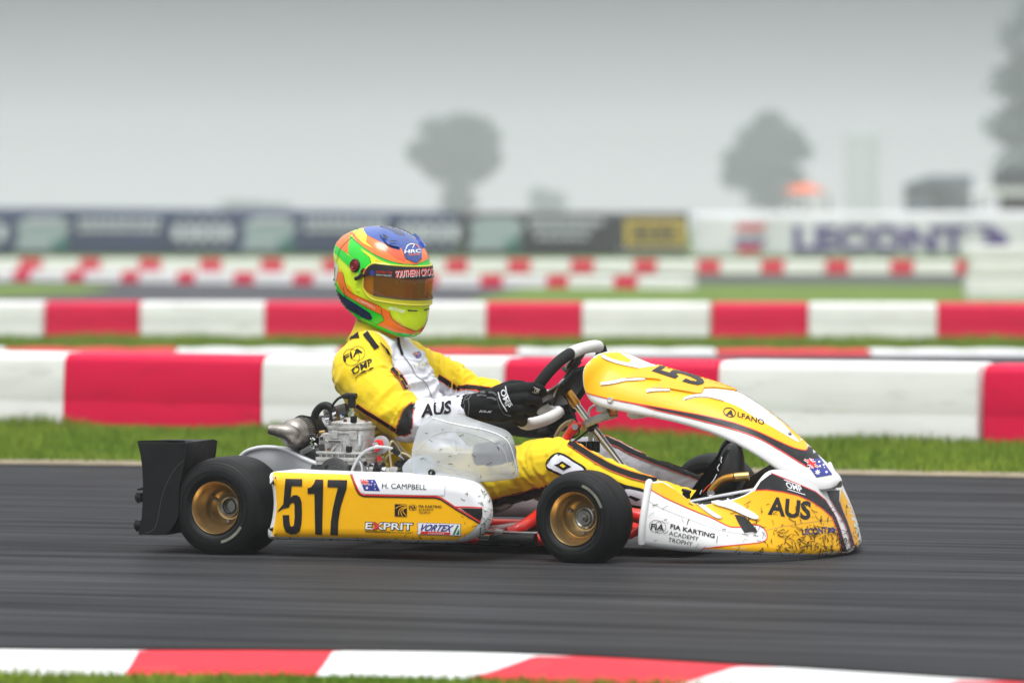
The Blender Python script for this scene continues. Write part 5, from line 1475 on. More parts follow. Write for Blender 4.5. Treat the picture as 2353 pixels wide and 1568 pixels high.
# inlet collar
MB().tube([K(zB(812, 1372), -.50), K(zB(850, 1362), -.505), K(zB(905, 1350), -.51), K(zB(990, 1345), -.52)], [.018, .026, .032, .034], 20, sm=3).build("inlet_collar", mt, airbox)
stripes("edge_shading", [smooth2(pts(zB, [(905, 1200), (985, 1110), (1060, 1055), (1180, 1025), (1330, 1035), (1460, 1070), (1600, 1130), (1680, 1210), (1710, 1320)]), 4, False), smooth2(pts(zB, [(900, 1240), (1000, 1290), (1150, 1330), (1330, 1390), (1450, 1440)]), 4, False)], 1.6, ba_, mat("milky_shade", (.50, .53, .57), .35), airbox, .002)  # steps of the box drawn as painted shading lines, not modelled
stripes("edge_shading", [smooth2(pts(zB, [(1040, 915), (1200, 955), (1330, 985), (1500, 1020), (1640, 1070), (1720, 1140), (1770, 1300), (1790, 1420)]), 4, False)], 1.8, ba_, mat("milky_shade_pale", (.72, .74, .76), .3), airbox, .003)  # paler line of painted shading along the upper step
for (x, y, rx, ry) in ((1438, 1235, .0165, .031), (1522, 1232, .0150, .034), (1606, 1235, .0150, .026)):
    o_ = K(zB(x, y), -.588)
    MB().lathe([(0, .0001), (0, .8), (.02, 1.0), (.10, 1.0)], (0, 0, 0), (0, 1, 0), 24)
    m_ = MB(); m_.lathe([(0, .0001), (0, .019), (.006, .023), (.11, .023)], o_, (0, 1, 0), 24)
    m_.v = [Vector((o_.x + (v.x - o_.x) * rx / .023, v.y, o_.z + (v.z - o_.z) * ry / .023)) for v in m_.v]
    m_.build("intake_trumpet", mat("trumpet_rubber", (.004, .006, .010), .7), airbox)
h = ba_.ray_cast(CAML, (K(zB(1038, 1398), -.9) - CAML).normalized())
MB().lathe([(0, .0105), (.005, .0105), (.007, .009), (.004, .006), (.004, .0001)], h[0], (0, -1, 0), 20).build("mounting_grommet", black_rb, airbox)
MB().cyl(h[0] + Vector((0, -.003, 0)), h[0] + Vector((0, -.009, 0)), .0035, 6).build("grommet_screw", chrome, airbox)
cuttings("grass_cuttings", ba_, airbox, 24, (*zB(930, 1000), *zB(1800, 1460)), 8, (.004, .016), ms=cut_m)

# ---------------------------------------------------------------- steering
hub = K((1290, 884), 0.0)
colv = (K((1440, 1085), 0.0) - K((1305, 905), 0.0)).normalized()   # down the column
nrm = Vector((-.80, 0, .60)).normalized()                          # wheel plane normal, towards the driver
upv = Vector((.60, 0, .80)).normalized()
latv = Vector((0, 1, 0))
ROT = R(6)                                                         # wheel turned to the right
def SW(ang, r, d=0.0):
    a = ang + ROT
    return hub + (upv * math.cos(a) - latv * math.sin(a)) * r + nrm * d
def sw_r(t):
    c_, s_ = abs(math.cos(t)), abs(math.sin(t))
    return ((c_ / .136) ** 2.7 + (s_ / .180) ** 2.7) ** (-1 / 2.7)
def sw_tube(t0, t1, rad, name, m, parent, n=None):
    n = n or max(6, int(abs(t1 - t0) / .09))
    return MB().tube([SW(t0 + (t1 - t0) * k / n, sw_r(t0 + (t1 - t0) * k / n)) for k in range(n + 1)], rad, 14).build(name, m, parent)
swl = MB()
sw_o = sw_tube(0, 2 * math.pi - .001, .0150, "steering_wheel", grip_bk, kart, 72)
sw_o["label"] = "white and black steering wheel with padded rim"
cover_w = mat("white_grip_cover", (.70, .69, .66), .45, var=.05, vscale=20, dirt=(.42, .38, .33), dscale=30, dth=(.55, .85))
sw_tube(-.62, .62, .0175, "rim_cover", cover_w, sw_o)
sw_tube(math.pi - .82, math.pi + .82, .0172, "rim_cover", cover_w, sw_o)
sw_tube(.64, math.pi - .84, .0168, "rim_grip", grip_bk, sw_o)
sw_tube(math.pi + .84, 2 * math.pi - .64, .0168, "rim_grip", grip_bk, sw_o)
thread_m = mat("thread", (.03, .03, .03), .7)
for k in range(34):
    t_ = math.pi - .78 + 1.56 * k / 33
    c_ = SW(t_, sw_r(t_)); rd = (c_ - hub).normalized()
    MB().tube([c_ + nrm * .0168 + rd * .004, c_ + nrm * .0176 - rd * .001, c_ + nrm * .0160 - rd * .007], .0008, 4).build("stitch", thread_m, sw_o)
for t_ in (-2.0, 0.0, 2.0):
    w_ = .26
    P_ = [SW(t_ - .9, .035, -.006), SW(t_ - w_, .085, -.003), SW(t_ - w_ * .8, sw_r(t_) - .004, 0), SW(t_ + w_ * .8, sw_r(t_) - .004, 0), SW(t_ + w_, .085, -.003), SW(t_ + .9, .035, -.006)]
    MB().prism(P_, nrm * .006).build("spoke", spoke_m, sw_o, bevel=.0015)
MB().lathe([(-.012, .001), (-.012, .040), (-.004, .042), (0, .038), (.004, .02), (.004, .001)], hub, nrm, 28).build("hub_plate", steel, sw_o)
for (t_, r_) in ((.3, .06), (-.3, .06), (1.9, .06), (2.3, .055), (-1.9, .06), (.0, .10)):
    MB().cyl(SW(t_, r_, .004), SW(t_, r_, .010), .005, 8).build("spoke_bolt", chrome, sw_o)
MB().lathe([(0, .030), (.005, .030), (.007, .026), (.007, .001)], SW(.10, .080, .006), nrm, 24).build("round_badge", mat("badge_grey", (.36, .33, .31), .4, .3), sw_o)
MB().prism([SW(-.75, .095, .006), SW(.35, .045, .006), SW(-.05, .045, .006), SW(-.95, .050, .006)], nrm * .02).build("lap_timer", black_pl, sw_o, bevel=.004)
MB().prism([SW(1.2, .09, -.02), SW(.6, .10, -.02), SW(-.6, .11, -.02), SW(-1.2, .11, -.02), SW(-2.3, .08, -.02), SW(2.3, .07, -.02)], -nrm * .012).build("back_pad", black_pl, sw_o, bevel=.003)
MB().tube([SW(.95, .115, .008), SW(.75, .10, .012)], .006, 8).build("red_toggle", fluo_red, sw_o)
# three pale lines on the near lower spoke
for k in range(3):
    off = (k - 1) * .012
    MB().tube([SW(2.0, .148, .0065) + upv * off, SW(2.0, .10, .0065) + upv * off, SW(2.0, .06, .0062) + upv * off], .0014, 5).build("spoke_line", white_st, sw_o)
col_a = K((1300, 905), 0); col_b = K((1440, 1085), 0)
MB().cyl(hub + colv * .010, hub + colv * .022, .036, 24).cyl(hub + colv * .02, hub + colv * .075, .0165, 20, .0135).build("steering_boss", gold_an, kart, ang=30)
for k in range(6):
    a_ = k * math.pi / 3
    p_ = hub + colv * .020 + (upv * math.cos(a_) + latv * math.sin(a_)) * .028
    MB().cyl(p_, p_ + colv * .006, .004, 8).build("boss_bolt", chrome, kart)
MB().cyl(hub + colv * .07, col_b + colv * .05, .0105, 18).build("steering_column", chrome, kart)
MB().cyl(K((1352, 968), 0), K((1366, 985), 0), .0165, 16).build("column_clamp", black_pl, kart)
# red column supports
for lat, dx in ((-.045, 0), (.06, 0)):
    MB().tube([K(zC(1340, 1150), lat), K(zC(1290, 1230), lat), K(zC(1200, 1340), lat), K(zC(1120, 1480), lat * 2.2), K(zC(1060, 1700), lat * 3)], [.013, .014, .013, .0125, .0125], 12, sm=4).build("column_support", frame_red, kart)
MB().cyl(K(zC(1300, 1205), -.062), K(zC(1300, 1205), -.030), .009, 16).build("support_bolt", chrome, kart)
# fairing bracket
for (p0, p1, lat) in (((1400, 1190), (1720, 1040), -.03), ((1420, 1150), (1800, 1050), .04)):
    a_, b_ = K(zC(*p0), lat), K(zC(*p1), lat)
    M_ = Matrix.Rotation(-math.atan2((b_ - a_).z, (b_ - a_).x), 4, 'Y').to_3x3()
    MB().box((a_ + b_) / 2, ((b_ - a_).length, .010, .022), M_).build("panel_bracket", steel, kart, bevel=.002)
MB().cyl(K(zC(1700, 1035), -.02), K(zC(1810, 1035), -.02), .012, 14).build("bracket_bush", mat("copper_bush", (.45, .16, .05), .35, .8), kart)
MB().box(K(zC(1640, 980), -.04), (.035, .02, .02)).build("bracket_catch", steel, kart, bevel=.002)
MB().prism([K(zC(*p), .02) for p in [(1920, 1040), (2060, 1060), (2100, 1090), (1990, 1115), (1935, 1080)]], (0, .08, 0)).build("panel_tab", white_pl, kart, bevel=.004)
# cables and hoses at the column
MB().tube([K(zC(1070, 1320), .10), K(zC(1120, 1230), .08), K(zC(1200, 1160), .06), K(zC(1280, 1130), .05)], .0065, 10, sm=4).build("breather_hose", pale_hose, kart)
MB().tube([K(zC(1470, 1060), .0), K(zC(1480, 990), .0), K(zC(1540, 940), .0)], .004, 8, sm=4).build("breather_hose", white_cable, kart)
MB().tube([K(zC(1040, 730), -.02), K(zC(1200, 870), -.04), K(zC(1260, 1040), -.05), K(zC(1330, 1150), -.05), K(zC(1350, 1280), -.05), K(zC(1260, 1340), -.04), K(zC(1160, 1345), -.03)], .0022, 6, sm=5).build("sensor_wire", black_rb, kart)
MB().tube([K(zC(1520, 1200), -.03), K(zC(1400, 1300), -.03), K(zC(1280, 1390), -.03)], .003, 6, sm=4).build("sensor_wire", black_rb, kart)
# fuel tank with caps between the legs
MB().box(K(zC(1440, 1540), .0) + Vector((-.02, 0, -.085)), (.24, .15, .10)).build("fuel_tank", mat("tank_plastic", (.50, .50, .48), .35, var=.06, vscale=10), kart, bevel=.02)
for x in (1490, 1555):
    q_ = K(zC(x, 1430), .0)
    MB().cyl(q_ + Vector((0, 0, -.02)), q_ + Vector((0, 0, .012)), .012, 14).build("tank_cap", black_pl, kart)
    MB().tube([q_ + Vector((0, 0, .01)), q_ + Vector((0, 0, .06))], .007, 8).build("tank_hose", white_cable, kart)
MB().box(K(zC(1310, 1425), -.02), (.05, .04, .02)).build("fuse_box", black_pl, kart, bevel=.003)

# ---------------------------------------------------------------- pedals, front bars
T(zE, [(770, 520), (790, 480), (830, 430), (890, 385), (960, 365), (1000, 360)], -.20, .0118, gold_an, "pedal_arm")
MB().tube([K(zE(1000, 360), -.20), K(zE(1060, 355), -.195), K(zE(1135, 350), -.19)], .0128, 14).build("pedal_bar", brass, kart)
MB().cyl(K(zE(775, 515), -.215), K(zE(775, 515), -.185), .010, 16).build("pedal_pivot", chrome, kart)
T(zE, [(590, 600), (900, 540), (1190, 488)], -.27, .0085, chrome, "front_bumper_bar")
MB().tube([MIRY(K(zE(590, 600), -.27)), MIRY(K(zE(900, 540), -.27)), MIRY(K(zE(1190, 488), -.27))], .0085, 12).build("front_bumper_bar", chrome, kart)
T(zE, [(560, 620), (800, 612), (1000, 560)], -.30, .008, black_pl, "front_bumper_bar")
MB().cyl(K(zE(540, 500), -.22), K(zE(545, 480), -.22), .014, 16).build("reservoir_cap", black_pl, kart)
MB().cyl(K(zE(540, 560), -.22), K(zE(542, 502), -.22), .011, 16).build("brake_reservoir", black_pl, kart)
MB().prism([K(zE(*p), .14) for p in [(1040, 500), (1120, 370), (1260, 280), (1330, 240), (1420, 290), (1300, 340), (1190, 470)]], (0, .02, 0)).build("brake_bracket", seat_m, kart, bevel=.004)
MB().tube([K((1800, 1060), 0), K((1830, 1120), 0), K((1800, 1180), 0)], .009, 10, sm=3).build("fairing_support", black_pl, kart)
# ================================================================ the driver
SEAT = Vector((.28, 0, .09))
person = empty("person", (KOX + SEAT.x * CP, KOY - SEAT.x * SP, SEAT.z), -PSI)
POFF[person.name] = SEAT.copy()
tag(person, "driver in yellow, white and black racing suit and fluorescent helmet seated in the kart", "person")
def remesh(mb, voxel, smooth=4, name="body"):
    me = bpy.data.meshes.new(name); me.from_pydata([tuple(v) for v in mb.v], [], mb.f)
    bm = bmesh.new(); bm.from_mesh(me); bmesh.ops.remove_doubles(bm, verts=bm.verts, dist=1e-6); bmesh.ops.recalc_face_normals(bm, faces=bm.faces); bm.to_mesh(me); bm.free()
    o = bpy.data.objects.new("tmp", me); scene.collection.objects.link(o)
    md = o.modifiers.new("r", 'REMESH'); md.mode = 'VOXEL'; md.voxel_size = voxel
    if smooth:
        ms = o.modifiers.new("s", 'SMOOTH'); ms.factor = .5; ms.iterations = smooth
    dg = bpy.context.evaluated_depsgraph_get()
    m2 = bpy.data.meshes.new_from_object(o.evaluated_get(dg))
    bpy.data.objects.remove(o); bpy.data.meshes.remove(me)
    m2.name = name
    return m2
LIMBS = {
 'torso': [(868, 803, 0, .120), (878, 838, 0, .170), (893, 890, 0, .185), (925, 960, 0, .172), (955, 1030, 0, .172), (985, 1090, 0, .182), (1012, 1128, 0, .150)],
 'neck': [(868, 815, 0, .080), (872, 770, 0, .068), (880, 735, 0, .064)],
 'rarm': [(844, 813, -.148, .063), (830, 852, -.188, .083), (850, 885, -.225, .080), (880, 918, -.250, .073), (912, 948, -.265, .064), (938, 966, -.265, .057), (975, 962, -.250, .054), (1020, 950, -.220, .047), (1066, 939, -.195, .040)],
 'larm': [(935, 838, .150, .064), (982, 852, .210, .062), (1031, 878, .250, .062), (1068, 905, .260, .058), (1111, 917, .245, .056), (1150, 926, .225, .053), (1200, 936, .200, .047), (1256, 934, .178, .040)],
 'rleg': [(1005, 1110, -.095, .092), (1100, 1100, -.150, .080), (1190, 1088, -.180, .075), (1262, 1066, -.195, .075), (1305, 1070, -.195, .069), (1365, 1090, -.190, .061), (1430, 1114, -.180, .055), (1510, 1139, -.160, .047), (1590, 1158, -.140, .041)],
 'lleg': [(1045, 1105, .100, .090), (1150, 1092, .140, .082), (1290, 1070, .185, .077), (1385, 1063, .200, .074), (1425, 1075, .200, .066), (1475, 1094, .190, .059), (1540, 1111, .170, .052), (1627, 1138, .140, .043)],
}
LP = {k: [(K((a, b), y), r) for a, b, y, r in v] for k, v in LIMBS.items()}
mb = MB()
for k, v in LP.items():
    P_ = [p for p, r in v]; rr_ = [r for p, r in v]
    if k == 'torso':
        mb.tube(P_, rr_, 28, sm=4, up=(1, 0, 0), ell=(.67, 1.0))
    else:
        mb.tube(P_, rr_, 20, sm=4)
# shoulder and hip fillers so that the limbs grow out of the trunk
for a, b, r in (((870, 812, 0), (840, 826, -.16), (.080, .072)), ((870, 812, 0), (938, 835, .16), (.080, .068)), ((985, 1095, 0), (1040, 1105, -.12), (.12, .09)), ((985, 1095, 0), (1080, 1100, .12), (.12, .09))):
    p0, p1 = K(a[:2], a[2]), K(b[:2], b[2]); mb.tube([p0, p0.lerp(p1, .5), p1], [r[0], (r[0] + r[1]) / 2, r[1]], 18)
# rounded ends
def ball(mb, c, r, n=14):
    mb.lathe([(-r * math.cos(math.pi * k / n), max(1e-5, r * math.sin(math.pi * k / n))) for k in range(n + 1)], c, (0, 0, 1), 18)
for k in ('rarm', 'larm', 'rleg', 'lleg'):
    ball(mb, LP[k][0][0], LP[k][0][1]); ball(mb, LP[k][-1][0], LP[k][-1][1])
me = remesh(mb, .0048, 5, "body")
nv = len(me.vertices)
co = np.empty(nv * 3); me.vertices.foreach_get("co", co); co = co.reshape(-1, 3)
nr = np.empty(nv * 3); me.vertex_normals.foreach_get("vector", nr); nr = nr.reshape(-1, 3)
# nearest limb and position along it
names = list(LP); best = np.full(nv, 1e9); lid = np.zeros(nv, int); tpar = np.zeros(nv); axd = np.zeros((nv, 3))
for li, k in enumerate(names):
    pr_ = LP[k]; acc = 0.0
    for (a, ra), (b, rb_) in zip(pr_[:-1], pr_[1:]):
        A_ = np.array(a); B_ = np.array(b); d = B_ - A_; L2 = d @ d
        t = np.clip(((co - A_) @ d) / L2, 0, 1)
        q = A_ + t[:, None] * d
        rad = ra + (rb_ - ra) * t
        dist = np.linalg.norm(co - q, axis=1) / rad
        if k == 'torso': dist *= 1.12
        m_ = dist < best
        best[m_] = dist[m_]; lid[m_] = li; tpar[m_] = (acc + t * math.sqrt(L2))[m_]; axd[m_] = d / math.sqrt(L2)
        acc += math.sqrt(L2)
# cloth folds: ridges running round the limbs, stronger at the joints
JO = [(LP['rarm'][5][0], .10, .007), (LP['larm'][3][0], .11, .009), (LP['larm'][5][0], .09, .009), (LP['rleg'][3][0], .10, .006), (LP['rleg'][1][0], .16, .008), (LP['lleg'][3][0], .10, .005), (K((905, 905), 0), .14, .005), (K((960, 1000), -.05), .16, .008), (LP['rarm'][1][0], .12, .005)]
dsp = np.zeros(nv)
for i in range(nv):
    p = co[i]; a = axd[i]
    amp = .0030
    for jc, jr, ja in JO:
        dd = ((p[0] - jc.x) ** 2 + (p[1] - jc.y) ** 2 + (p[2] - jc.z) ** 2) / (jr * jr)
        if dd < 4: amp += 1.35 * ja * math.exp(-dd)
    q = Vector((p[0] * 6 + 3.7 * lid[i], p[1] * 6, p[2] * 6))
    ph = noise.noise(q) * 1.3
    s1 = noise.noise(Vector((tpar[i] * 34 + ph * 1.8, lid[i] * 5.1 + nr[i][1] * .9, nr[i][2] * .9)))
    s2 = noise.noise(Vector((p[0] * 26, p[1] * 20, p[2] * 26)))
    dsp[i] = amp * ((1 - abs(s1) * 2.6) * .8 + s2 * .5)
co2 = co + nr * dsp[:, None]
me.vertices.foreach_set("co", co2.ravel())
# suit colours by panel
KX = np.array([KP(v) for v in co])
def poly_mask(P):
    x, y = KX[:, 0], KX[:, 1]; c = np.zeros(nv, bool); j = len(P) - 1
    for i in range(len(P)):
        xi, yi = P[i]; xj, yj = P[j]
        if yi != yj:
            c ^= ((yi > y) != (yj > y)) & (x < (xj - xi) * (y - yi) / (yj - yi) + xi)
        j = i
    return c
YEL, WHT, BLK, GRY = (.84, .60, .006), (.74, .75, .82), (.009, .008, .008), (.72, .71, .78)
colr = np.tile(np.array(YEL), (nv, 1))
I = {k: i for i, k in enumerate(names)}
def paint(l, P, c, extra=None):
    m_ = poly_mask(P)
    m_ &= np.isin(lid, [I[q] for q in l])
    if extra is not None: m_ &= extra
    colr[m_] = c
paint(['torso', 'rarm', 'larm', 'neck'], pts(zB, [(430, 140), (470, 190), (540, 290), (600, 380), (660, 455), (740, 520), (790, 610), (815, 660), (850, 720), (890, 775), (890, 900), (1000, 1200), (1500, 1200), (1500, 700), (1100, 560), (1080, 480), (1000, 330), (890, 280), (805, 180), (800, 120), (700, 210), (560, 160)]), WHT, np.isin(lid, [I['torso'], I['neck']]))
m_ = (lid == I['torso']) & (KX[:, 0] < 779); colr[m_] = WHT
paint(['rarm'], pts(zB, [(888, 772), (1300, 640), (1500, 1000), (1000, 1250), (740, 1180), (715, 1062), (800, 1062), (850, 1040), (865, 950), (870, 850)]), WHT)
elbow = [(888, 772), (835, 785), (785, 830), (748, 900), (722, 985), (712, 1040), (735, 1064), (800, 1064), (848, 1042), (862, 980), (866, 900), (874, 830)]
paint(['rarm'], pts(zB, elbow), BLK)
paint(['larm'], pts(zB, [(1085, 548), (1180, 615), (1255, 668), (1300, 655), (1400, 665), (1560, 690), (1650, 705), (2200, 720), (2200, 1200), (950, 1200), (950, 520)]), WHT)
low = [(380, 835), (480, 805), (600, 785), (700, 768), (830, 722), (960, 688), (1100, 650), (1250, 640), (1250, 1300), (380, 1300)]
paint(['rleg', 'torso'], pts(zH, low), BLK)
paint(['lleg'], [(900, 900), (1800, 900), (1800, 1300), (900, 1300)], GRY)
ca = me.color_attributes.new("suit", 'FLOAT_COLOR', 'POINT')
ca.data.foreach_set("color", np.hstack([colr, np.ones((nv, 1))]).ravel())
ms_, nt, b = nodes_mat("racing_suit_cloth"); ln = nt.links.new
at = nt.nodes.new("ShaderNodeAttribute"); at.attribute_name = "suit"
t_ = nt.nodes.new("ShaderNodeTexCoord")
n1 = nt.nodes.new("ShaderNodeTexNoise"); n1.inputs["Scale"].default_value = 9; n1.inputs["Detail"].default_value = 7
ln(t_.outputs["Object"], n1.inputs["Vector"])
mr = nt.nodes.new("ShaderNodeMapRange"); mr.inputs[1].default_value = .3; mr.inputs[2].default_value = .7; mr.inputs[3].default_value = .90; mr.inputs[4].default_value = 1.06
ln(n1.outputs["Fac"], mr.inputs[0])
sc_ = nt.nodes.new("ShaderNodeVectorMath"); sc_.operation = 'SCALE'; ln(at.outputs["Color"], sc_.inputs[0]); ln(mr.outputs[0], sc_.inputs[3])
ln(sc_.outputs[0], b.inputs["Base Color"]); b.inputs["Roughness"].default_value = .68; b.inputs["Sheen Weight"].default_value = .15; b.inputs["Specular IOR Level"].default_value = .3
n2 = nt.nodes.new("ShaderNodeTexNoise"); n2.inputs["Scale"].default_value = 700; ln(t_.outputs["Object"], n2.inputs["Vector"])
n3 = nt.nodes.new("ShaderNodeTexNoise"); n3.inputs["Scale"].default_value = 38; n3.inputs["Detail"].default_value = 4; ln(t_.outputs["Object"], n3.inputs["Vector"])
b1_ = nt.nodes.new("ShaderNodeBump"); b1_.inputs["Strength"].default_value = .12; b1_.inputs["Distance"].default_value = .001; ln(n2.outputs["Fac"], b1_.inputs["Height"])
b2_ = nt.nodes.new("ShaderNodeBump"); b2_.inputs["Strength"].default_value = .35; b2_.inputs["Distance"].default_value = .006; ln(n3.outputs["Fac"], b2_.inputs["Height"]); ln(b1_.outputs[0], b2_.inputs["Normal"])
ln(b2_.outputs[0], b.inputs["Normal"])
me.materials.clear(); me.materials.append(ms_); me.shade_smooth()
BB = BVHTree.FromPolygons([Vector(v) for v in co2], [tuple(p.vertices) for p in me.polygons])
me.vertices.foreach_set("co", (co2 - np.array(SEAT)).ravel())
body = bpy.data.objects.new("body", me); link(body, person); POFF[body.name] = SEAT.copy()

cloth_bk = mat("suit_black_panel", (.009, .008, .008), .75, spec=.25, var=.15, vscale=30)
cloth_rd = mat("suit_red_piping", (.78, .075, .018), .6)
cloth_wh = mat("suit_white_print", (.74, .75, .80), .6)
cloth_yl = mat("suit_yellow_print", (.85, .60, .01), .6)
grey_pr = mat("grey_print", (.20, .21, .22), .6)
def suit_strip(L_, w, red=(1,), z=zB, off=.0034, maxe=.08, sm=True):
    P_ = smooth2(pts(z, L_), 5, False) if sm else pts(z, L_)
    stripes("suit_panel", [P_], w, BB, cloth_bk, body, off, 4, maxe=maxe)
    for s_ in red:
        e_ = edges2(P_, w + 1.0, 4)[0 if s_ > 0 else 1]
        stripes("piping", [e_], 1.3, BB, cloth_rd, body, off + .0012, 4, maxe=maxe)
suit_strip([(440, 155), (480, 210), (540, 292)], 13, ())
suit_strip([(672, 470), (735, 530), (780, 600), (808, 655)], 12, (1, -1))
decal("suit_panel", pts(zB, [(292, 138), (378, 132), (390, 198), (280, 206)]), BB, cloth_bk, body, .0036, 4)
suit_strip([(365, 795), (450, 852), (590, 938), (714, 1018)], 8, (1, -1))
suit_strip([(1092, 535), (1180, 598), (1256, 650)], 10, (1, -1))
suit_strip([(1262, 655), (1300, 636), (1400, 642), (1500, 652), (1640, 672)], 10, (1, -1))
stripes("piping", [smooth2(pts(zB, elbow[:6]), 4, False), smooth2(pts(zB, elbow[6:]), 4, False)], 1.5, BB, cloth_rd, body, .0025, 4)
suit_strip([(1235, 225), (1400, 332), (1550, 422), (1700, 500), (1900, 575), (2170, 648)], 14, (-1, 1), zH)
stripes("piping", [smooth2(pts(zH, low[:7]), 4, False)], 1.4, BB, cloth_rd, body, .0025, 4)
suit_strip([(240, 812), (380, 872), (500, 936), (650, 995), (800, 1052), (960, 1108), (1110, 1168)], 13, (1, -1), zD)
stripes("piping", [pts(zB, [(862, 1130), (872, 1190), (876, 1245)])], 1.4, BB, cloth_rd, body, .003, 4)
stripes("zip", [smooth2(pts(zB, [(735, 215), (760, 330), (800, 385), (850, 455), (890, 530), (960, 580), (1000, 640), (1030, 720), (1060, 770)]), 4, False)], 1.8, BB, grey_pr, body, .0025, 4)
stripes("zip_placket", [smooth2(pts(zB, [(728, 190), (738, 260), (768, 350)]), 4, False)], 6, BB, cloth_bk, body, .0030, 4)
# printed words
stripes("logo_ring", [pts(zB, ring2((318, 372), 70, 74, 28, -.3)), pts(zB, ring2((372, 338), 66, 62, 28, -.3))], 1.1, BB, cloth_bk, body, .003, 3, True)
lettering("lettering", "FiA", zB(258, 412), zB(418, 330), zB(250, 360), BB, cloth_bk, body, .0034, bold=.018)
lettering("lettering", "OMP", zB(335, 530), zB(505, 440), zB(325, 470), BB, cloth_bk, body, .0034, bold=.015)
stripes("logo_line", [pts(zB, [(316, 490), (395, 425), (480, 390)]), pts(zB, [(356, 555), (420, 500), (516, 462)])], 1.9, BB, cloth_bk, body, .0034, 4)
lettering("lettering", "AUS", zB(938, 908), zB(1205, 868), zB(948, 794), BB, cloth_bk, body, .0034, bold=.03)
flag(body, pts(zB, [(862, 335), (915, 318), (965, 362), (908, 382)]), BB, .003)
lettering("lettering", "L CAMP", zB(878, 462), zB(1024, 440), zB(870, 432), BB, mat("embroidery", (.42, .38, .10), .6), body, .003)
decal("chest_print", [pts(zB, [(565, 238), (575, 240), (625, 290), (620, 300)]), pts(zB, [(612, 285), (635, 295), (660, 345), (652, 352), (630, 330)]), pts(zB, [(655, 330), (672, 372), (664, 372)])], BB, cloth_bk, body, .003, 4)
decal("suit_patch", smooth2(pts(zH, [(990, 455), (1035, 375), (1100, 338), (1185, 348), (1300, 420), (1420, 500), (1400, 580), (1200, 590), (1110, 560), (1010, 512)]), 4), BB, cloth_bk, body, .0026, 5)
decal("suit_patch", smooth2(pts(zH, [(1010, 458), (1050, 392), (1110, 360), (1180, 372), (1290, 440), (1390, 505), (1380, 560), (1200, 565), (1120, 540), (1030, 498)]), 4), BB, cloth_wh, body, .0034, 5)
decal("suit_patch", pts(zH, [(1085, 466), (1165, 424), (1268, 484), (1178, 522)]), BB, cloth_bk, body, .0042, 4)
decal("suit_patch", pts(zH, [(1138, 470), (1168, 452), (1205, 476), (1175, 495)]), BB, cloth_yl, body, .0050, 4)
decal("suit_patch", smooth2(pts(zH, [(1745, 655), (1850, 680), (2080, 750), (2100, 930), (1960, 930), (1850, 900)]), 3), BB, cloth_bk, body, .0026, 5)
decal("suit_patch", smooth2(pts(zH, [(1825, 745), (1890, 725), (2080, 780), (2090, 895), (1960, 890), (1880, 860)]), 3), BB, cloth_wh, body, .0034, 5)
decal("suit_patch", pts(zH, [(1868, 800), (1900, 785), (2012, 826), (1965, 848)]), BB, cloth_bk, body, .0042, 4)

# ---------------------------------------------------------------- gloves
glove_m = mat("black_glove", (.0055, .0055, .006), .75, spec=.25, var=.3, vscale=60, bump=.25, bscale=500)
def glove_mb():
    m_ = MB()
    wr = K((1066, 940), -.198)
    m_.tube([K((1057, 942), -.204), wr, K((1100, 934), -.204), K((1140, 926), -.208)], [.043, .042, .041, .037], 18, sm=3, ell=(1.0, .80))
    kn = [K((1222, 890), -.214), K((1212, 914), -.222), K((1197, 936), -.220), K((1180, 954), -.212)]
    for i, k_ in enumerate(kn):
        w0 = K((1105, 916 + i * 11), -.206)
        m_.tube([w0, w0.lerp(k_, .5) + Vector((0, -.004, .002)), k_], [.024, .024, .0185], 12, sm=3)
        s_ = (1.0, 1.06, 1.0, .86)[i]
        p1 = k_ + Vector((.017 * s_, .020, -.006)); p2 = p1 + Vector((-.006, .026 * s_, -.010)); p3 = p2 + Vector((-.026 * s_, .006, -.002))
        m_.tube([k_, p1, p2, p3], [.0170, .0150, .0135, .0115], 12, sm=4); ball(m_, p3, .0115); ball(m_, k_, .0172); ball(m_, p1, .0150)
    th0 = K((1135, 905), -.195)
    t1 = K((1172, 888), -.172); t2 = K((1200, 886), -.150); t3 = K((1214, 896), -.136)
    m_.tube([th0, t1, t2, t3], [.022, .018, .015, .0125], 12, sm=4); ball(m_, t3, .0125)
    return m_
def make_glove(m_, name="glove"):
    gm = remesh(m_, .0030, 3, name)
    n_ = len(gm.vertices)
    cc = np.empty(n_ * 3); gm.vertices.foreach_get("co", cc); cc = cc.reshape(-1, 3)
    nn_ = np.empty(n_ * 3); gm.vertex_normals.foreach_get("vector", nn_); nn_ = nn_.reshape(-1, 3)
    dd_ = np.array([.0024 * noise.noise(Vector((p[0] * 47, p[1] * 26, p[2] * 26))) + .0013 * noise.noise(Vector(p) * 60) for p in cc])
    cc = cc + nn_ * dd_[:, None]
    gm.vertices.foreach_set("co", cc.ravel())
    bv = BVHTree.FromPolygons([Vector(p) for p in cc], [tuple(p.vertices) for p in gm.polygons])
    gm.vertices.foreach_set("co", (cc - np.array(SEAT)).ravel())
    gm.materials.clear(); gm.materials.append(glove_m); gm.shade_smooth()
    o = bpy.data.objects.new(name, gm); link(o, person); POFF[o.name] = SEAT.copy()
    return o, bv
gl, gb = make_glove(glove_mb())
gl["label"] = "black right glove with white lettering"
ml = glove_mb()
Mr = Matrix.Rotation(R(24), 4, nrm)
ml.v = [hub + (Mr.to_3x3() @ (MIRY(v) - hub)) for v in ml.v]
